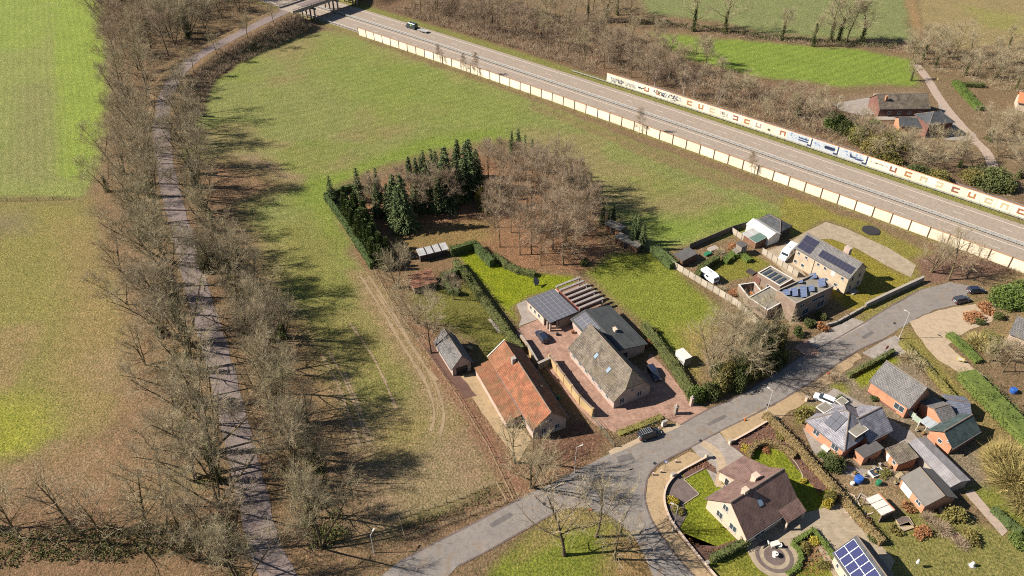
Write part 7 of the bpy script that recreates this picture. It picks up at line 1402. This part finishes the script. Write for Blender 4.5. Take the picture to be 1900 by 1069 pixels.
for lab, u, v in (('red plastic cone with white frame beside the street', 1537, 694), ('orange cone on the gravel verge', 1382, 780), ('orange hydrant post on the grass island', 1096, 946)): x, y = G(u, v); r = thing('traffic_cone', lab, 'cone', (x, y, .03)); MB().lathe((0, 0, .05), [(.22, 0), (.05, .65), (.02, .7)], 10).build('cone', ORNG if 'orange' in lab else REDP, r); MB().box(-.28, .28, -.28, .28, 0, .05).build('base', DFR, r)
# glasshouse wreck
q, a, L, W = rect_px(((1606, 925), (1636, 957), (1650, 938)), 1.9); r = thing('glasshouse', 'old lean-to glasshouse with white sheets and brick frame in the cluttered garden', 'glasshouse', (*q[0], 0), a)
me = MB().box(.05, L / 3 - .05, 0, W, 1.9, 1.94).mesh('sheet', [W_WHITE]); [inst('sheet', me, r, (i * L / 3, 0, 0)) for i in range(3)]; post_row(r, 'post', [(0, 0), (L, 0), (L, W), (0, W)], -.05, 1.9, .14, W_BROWN); MB().box(0, L, W + .01, W + .25, -.05, 2.0).build('back_wall', W_ORBR, r); MB().box(L + .01, L + .1, 0, W, -.05, 1.8).build('side_wall', W_DARKW, r)
rr = random.Random(3)
for i in range(16):
    x, y = G(1582 + rr.uniform(-6, 34), 925 + rr.uniform(-8, 34)); r = thing('timber_scrap', 'pale timber scrap lying in the heap beside the old glasshouse', 'timber', (x, y, .02), rr.uniform(0, 3), 'timber scraps beside the glasshouse'); MB().box(-rr.uniform(.5, 1.3), rr.uniform(.5, 1.3), -.1, .1, 0, .12).build('plank', W_CREAM if i % 2 else W_CONC, r)
# raised vegetable beds
for i, (p4, m_) in enumerate((((cL6(555, 465), cL6(610, 560), cL6(690, 430)), DARKG), ((cL6(585, 545), cL6(640, 610), cL6(770, 580)), SAND), ((cL6(1010, 580), cL6(1060, 660), cL6(1100, 560)), SOIL), ((cL6(1120, 640), cL6(1170, 700), cL6(1230, 640)), SOIL))):
    q, a, L, W = rect_px(p4, .1); r = thing('vegetable_bed', ('vegetable bed covered with dark mesh', 'vegetable bed covered with pale fleece', 'bare soil vegetable bed nearest the garage', 'bare soil vegetable bed nearest the back path')[i], 'garden bed', (*q[0], 0), a); MB().box(.08, L - .08, .08, W - .08, -.05, .2).build('soil', m_, r)
    for nm, bx in (('board', (0, L, 0, .08)), ('board', (0, L, W - .08, W)), ('board', (0, .08, .081, W - .081)), ('board', (L - .08, L, .081, W - .081))): MB().box(*bx, -.05, .28).build(nm, WOODP, r)
for lab, p4, m_ in (('white garden bench table beside the caravan lawn', (cE4(1030, 740), cE4(1100, 780), cE4(1110, 740)), W_DARKW), ('pale flat cold frame in the caravan garden', (cE4(630, 505), cE4(670, 535), cE4(725, 490)), W_CONC), ('green plastic sandbox in the caravan garden', (cE4(590, 560), cE4(620, 580), cE4(660, 545)), GRNP), ('sand coloured garden box in the flat roofed patio', (cE5(30, 700), cE5(60, 720), cE5(90, 690)), ORNG)):
    q, a, L, W = rect_px(p4, .5); r = thing('garden_box', lab, 'garden box', (*q[0], 0), a); MB().box(0, L, 0, W, 0, .5).build('body', m_, r); MB().box(-.05, L + .05, -.05, W + .05, .5, .56).build('lid', m_, r)
r = thing('garden_pool_set', 'raised stone pond and bench group beside the dark hedge', 'pond', (*G(930, 606), 0), -.6); MB().box(-1.7, 1.7, -1.0, .9, -.05, .5).build('stone_rim', W_GREY, r); MB().box(-1.3, 1.3, -.7, .6, .5, .52).build('soil', SOIL, r); MB().box(-2.4, -1.75, .4, 1.4, 0, .8).build('bench', W_DARKW, r)
x, y = G(993, 530); r = thing('dish_sculpture', 'grey ribbed garden dish at the edge of the bright lawn', 'sculpture', (x, y, 0), .6); MB().tube((0, 0, 0), (0, 0, 1.2), .12, k=8).build('stem', POSTM, r); d_ = MB().lathe((0, 0, 0), [(.1, 0), (.7, .12), (1.0, .35)], 14).build('dish', GB, r, loc=(0, 0, 1.3)); d_.rotation_euler = (.9, 0, .4)
barrel('terracotta pot group in front of the solar barn', 1062, 618, T_RED, .4, .7, 'plant_pot', 'pot'); barrel('dark pot beside the carport pillar', 1034, 622, DFR, .35, .6, 'plant_pot', 'pot')
# bins, pots, pallets and drains
def bin_(label, u, v, mat, rz): x, y = G(u, v); r = thing('wheelie_bin', label, 'bin', (x, y, .03), rz); MB().prism([(-.24, -.26), (.24, -.26), (.24, .26), (-.24, .26)], .08, .95).build('body', mat, r); MB().box(-.27, .27, -.3, .28, .95, 1.02).build('lid', mat, r); MB().tube((-.2, .28, .1), (.2, .28, .1), .1, k=8).build('wheel', TYRE, r)
bin_('green wheelie bin beside the hipped house annex', 1602, 852, GRNP, .4); bin_('dark wheelie bin next to the green one at the annex', 1609, 856, DFR, .5); bin_('dark wheelie bin at the long shed corner', 1690, 850, DFR, .2); bin_('green wheelie bin behind the orange roofed house', 1036, 742, GRNP, .9)
for i, (u, v) in enumerate(((1660, 898), (1650, 868), (1700, 800), (1712, 806), (1722, 812), (1585, 880), (1604, 884), (1624, 878))): x, y = G(u, v); r = thing('plant_pot', 'clay plant pot standing between the back gardens', 'pot', (x, y, .03), 0, 'pots between the back gardens'); MB().lathe((0, 0, 0), [(.2, 0), (.32, .4), (.36, .42), (.36, .5), (.3, .5)], 10).build('pot', T_RED if i % 2 else W_CONC, r); MB().lathe((0, 0, .44), [(.29, 0), (.12, .35), (.02, .5)], 7).build('plant', OLIVE, r)
for i, (u, v, n) in enumerate(((1668, 884, 4), (1745, 948, 3), (872, 648, 4))):
    x, y = G(u, v); r = thing('pallet_stack', ('stack of wooden pallets beside the garage wall', 'stack of wooden pallets behind the garage gable', 'stack of boards beside the small grey roofed shed')[i], 'pallets', (x, y, .02), .5 + i); [MB().box(-.6, .6, -.4, .4, k * .16, k * .16 + .12).build('pallet', WOODP, r) for k in range(n)]
for i, (u, v) in enumerate(((1620, 870), (1632, 864))): x, y = G(u, v); r = thing('garden_chair', ('grey garden chair beside the small pond frame', 'grey garden chair at the brick shed')[i], 'chair', (x, y, .04), 1 + i); MB().box(-.28, .28, -.28, .28, .42, .48).build('seat', W_CONC, r); MB().box(-.28, -.22, -.28, .28, .48, 1.0).build('backrest', W_CONC, r); post_row(r, 'leg', [(-.22, -.22), (.22, -.22), (-.22, .22), (.22, .22)], 0, .42, .05, W_CONC)
q, a, L, W = rect_px((cJ5(620, 465), cJ5(680, 530), cJ5(780, 465)), .5); r = thing('pond_frame', 'white edged raised garden pond beside the small brick shed', 'pond', (*q[0], 0), a); MB().box(.1, L - .1, .1, W - .1, 0, .3).build('water', GLASS, r)
for bx in ((0, L, 0, .1), (0, L, W - .1, W), (0, .1, .101, W - .101), (L - .1, L, .101, W - .101)): MB().box(*bx, 0, .5).build('rim', W_WHITE, r)
for i, (u, v) in enumerate(((1215, 860), (1300, 818), (1425, 752), (1560, 668), (1660, 600), (1010, 935))): x, y = G(u, v); r = thing('drain_cover', 'square iron drain cover in the street gutter', 'drain cover', (x, y, .03), .6, 'drain covers along the street'); MB().box(-.3, .3, -.3, .3, -.03, .014).build('grate', DFR, r)
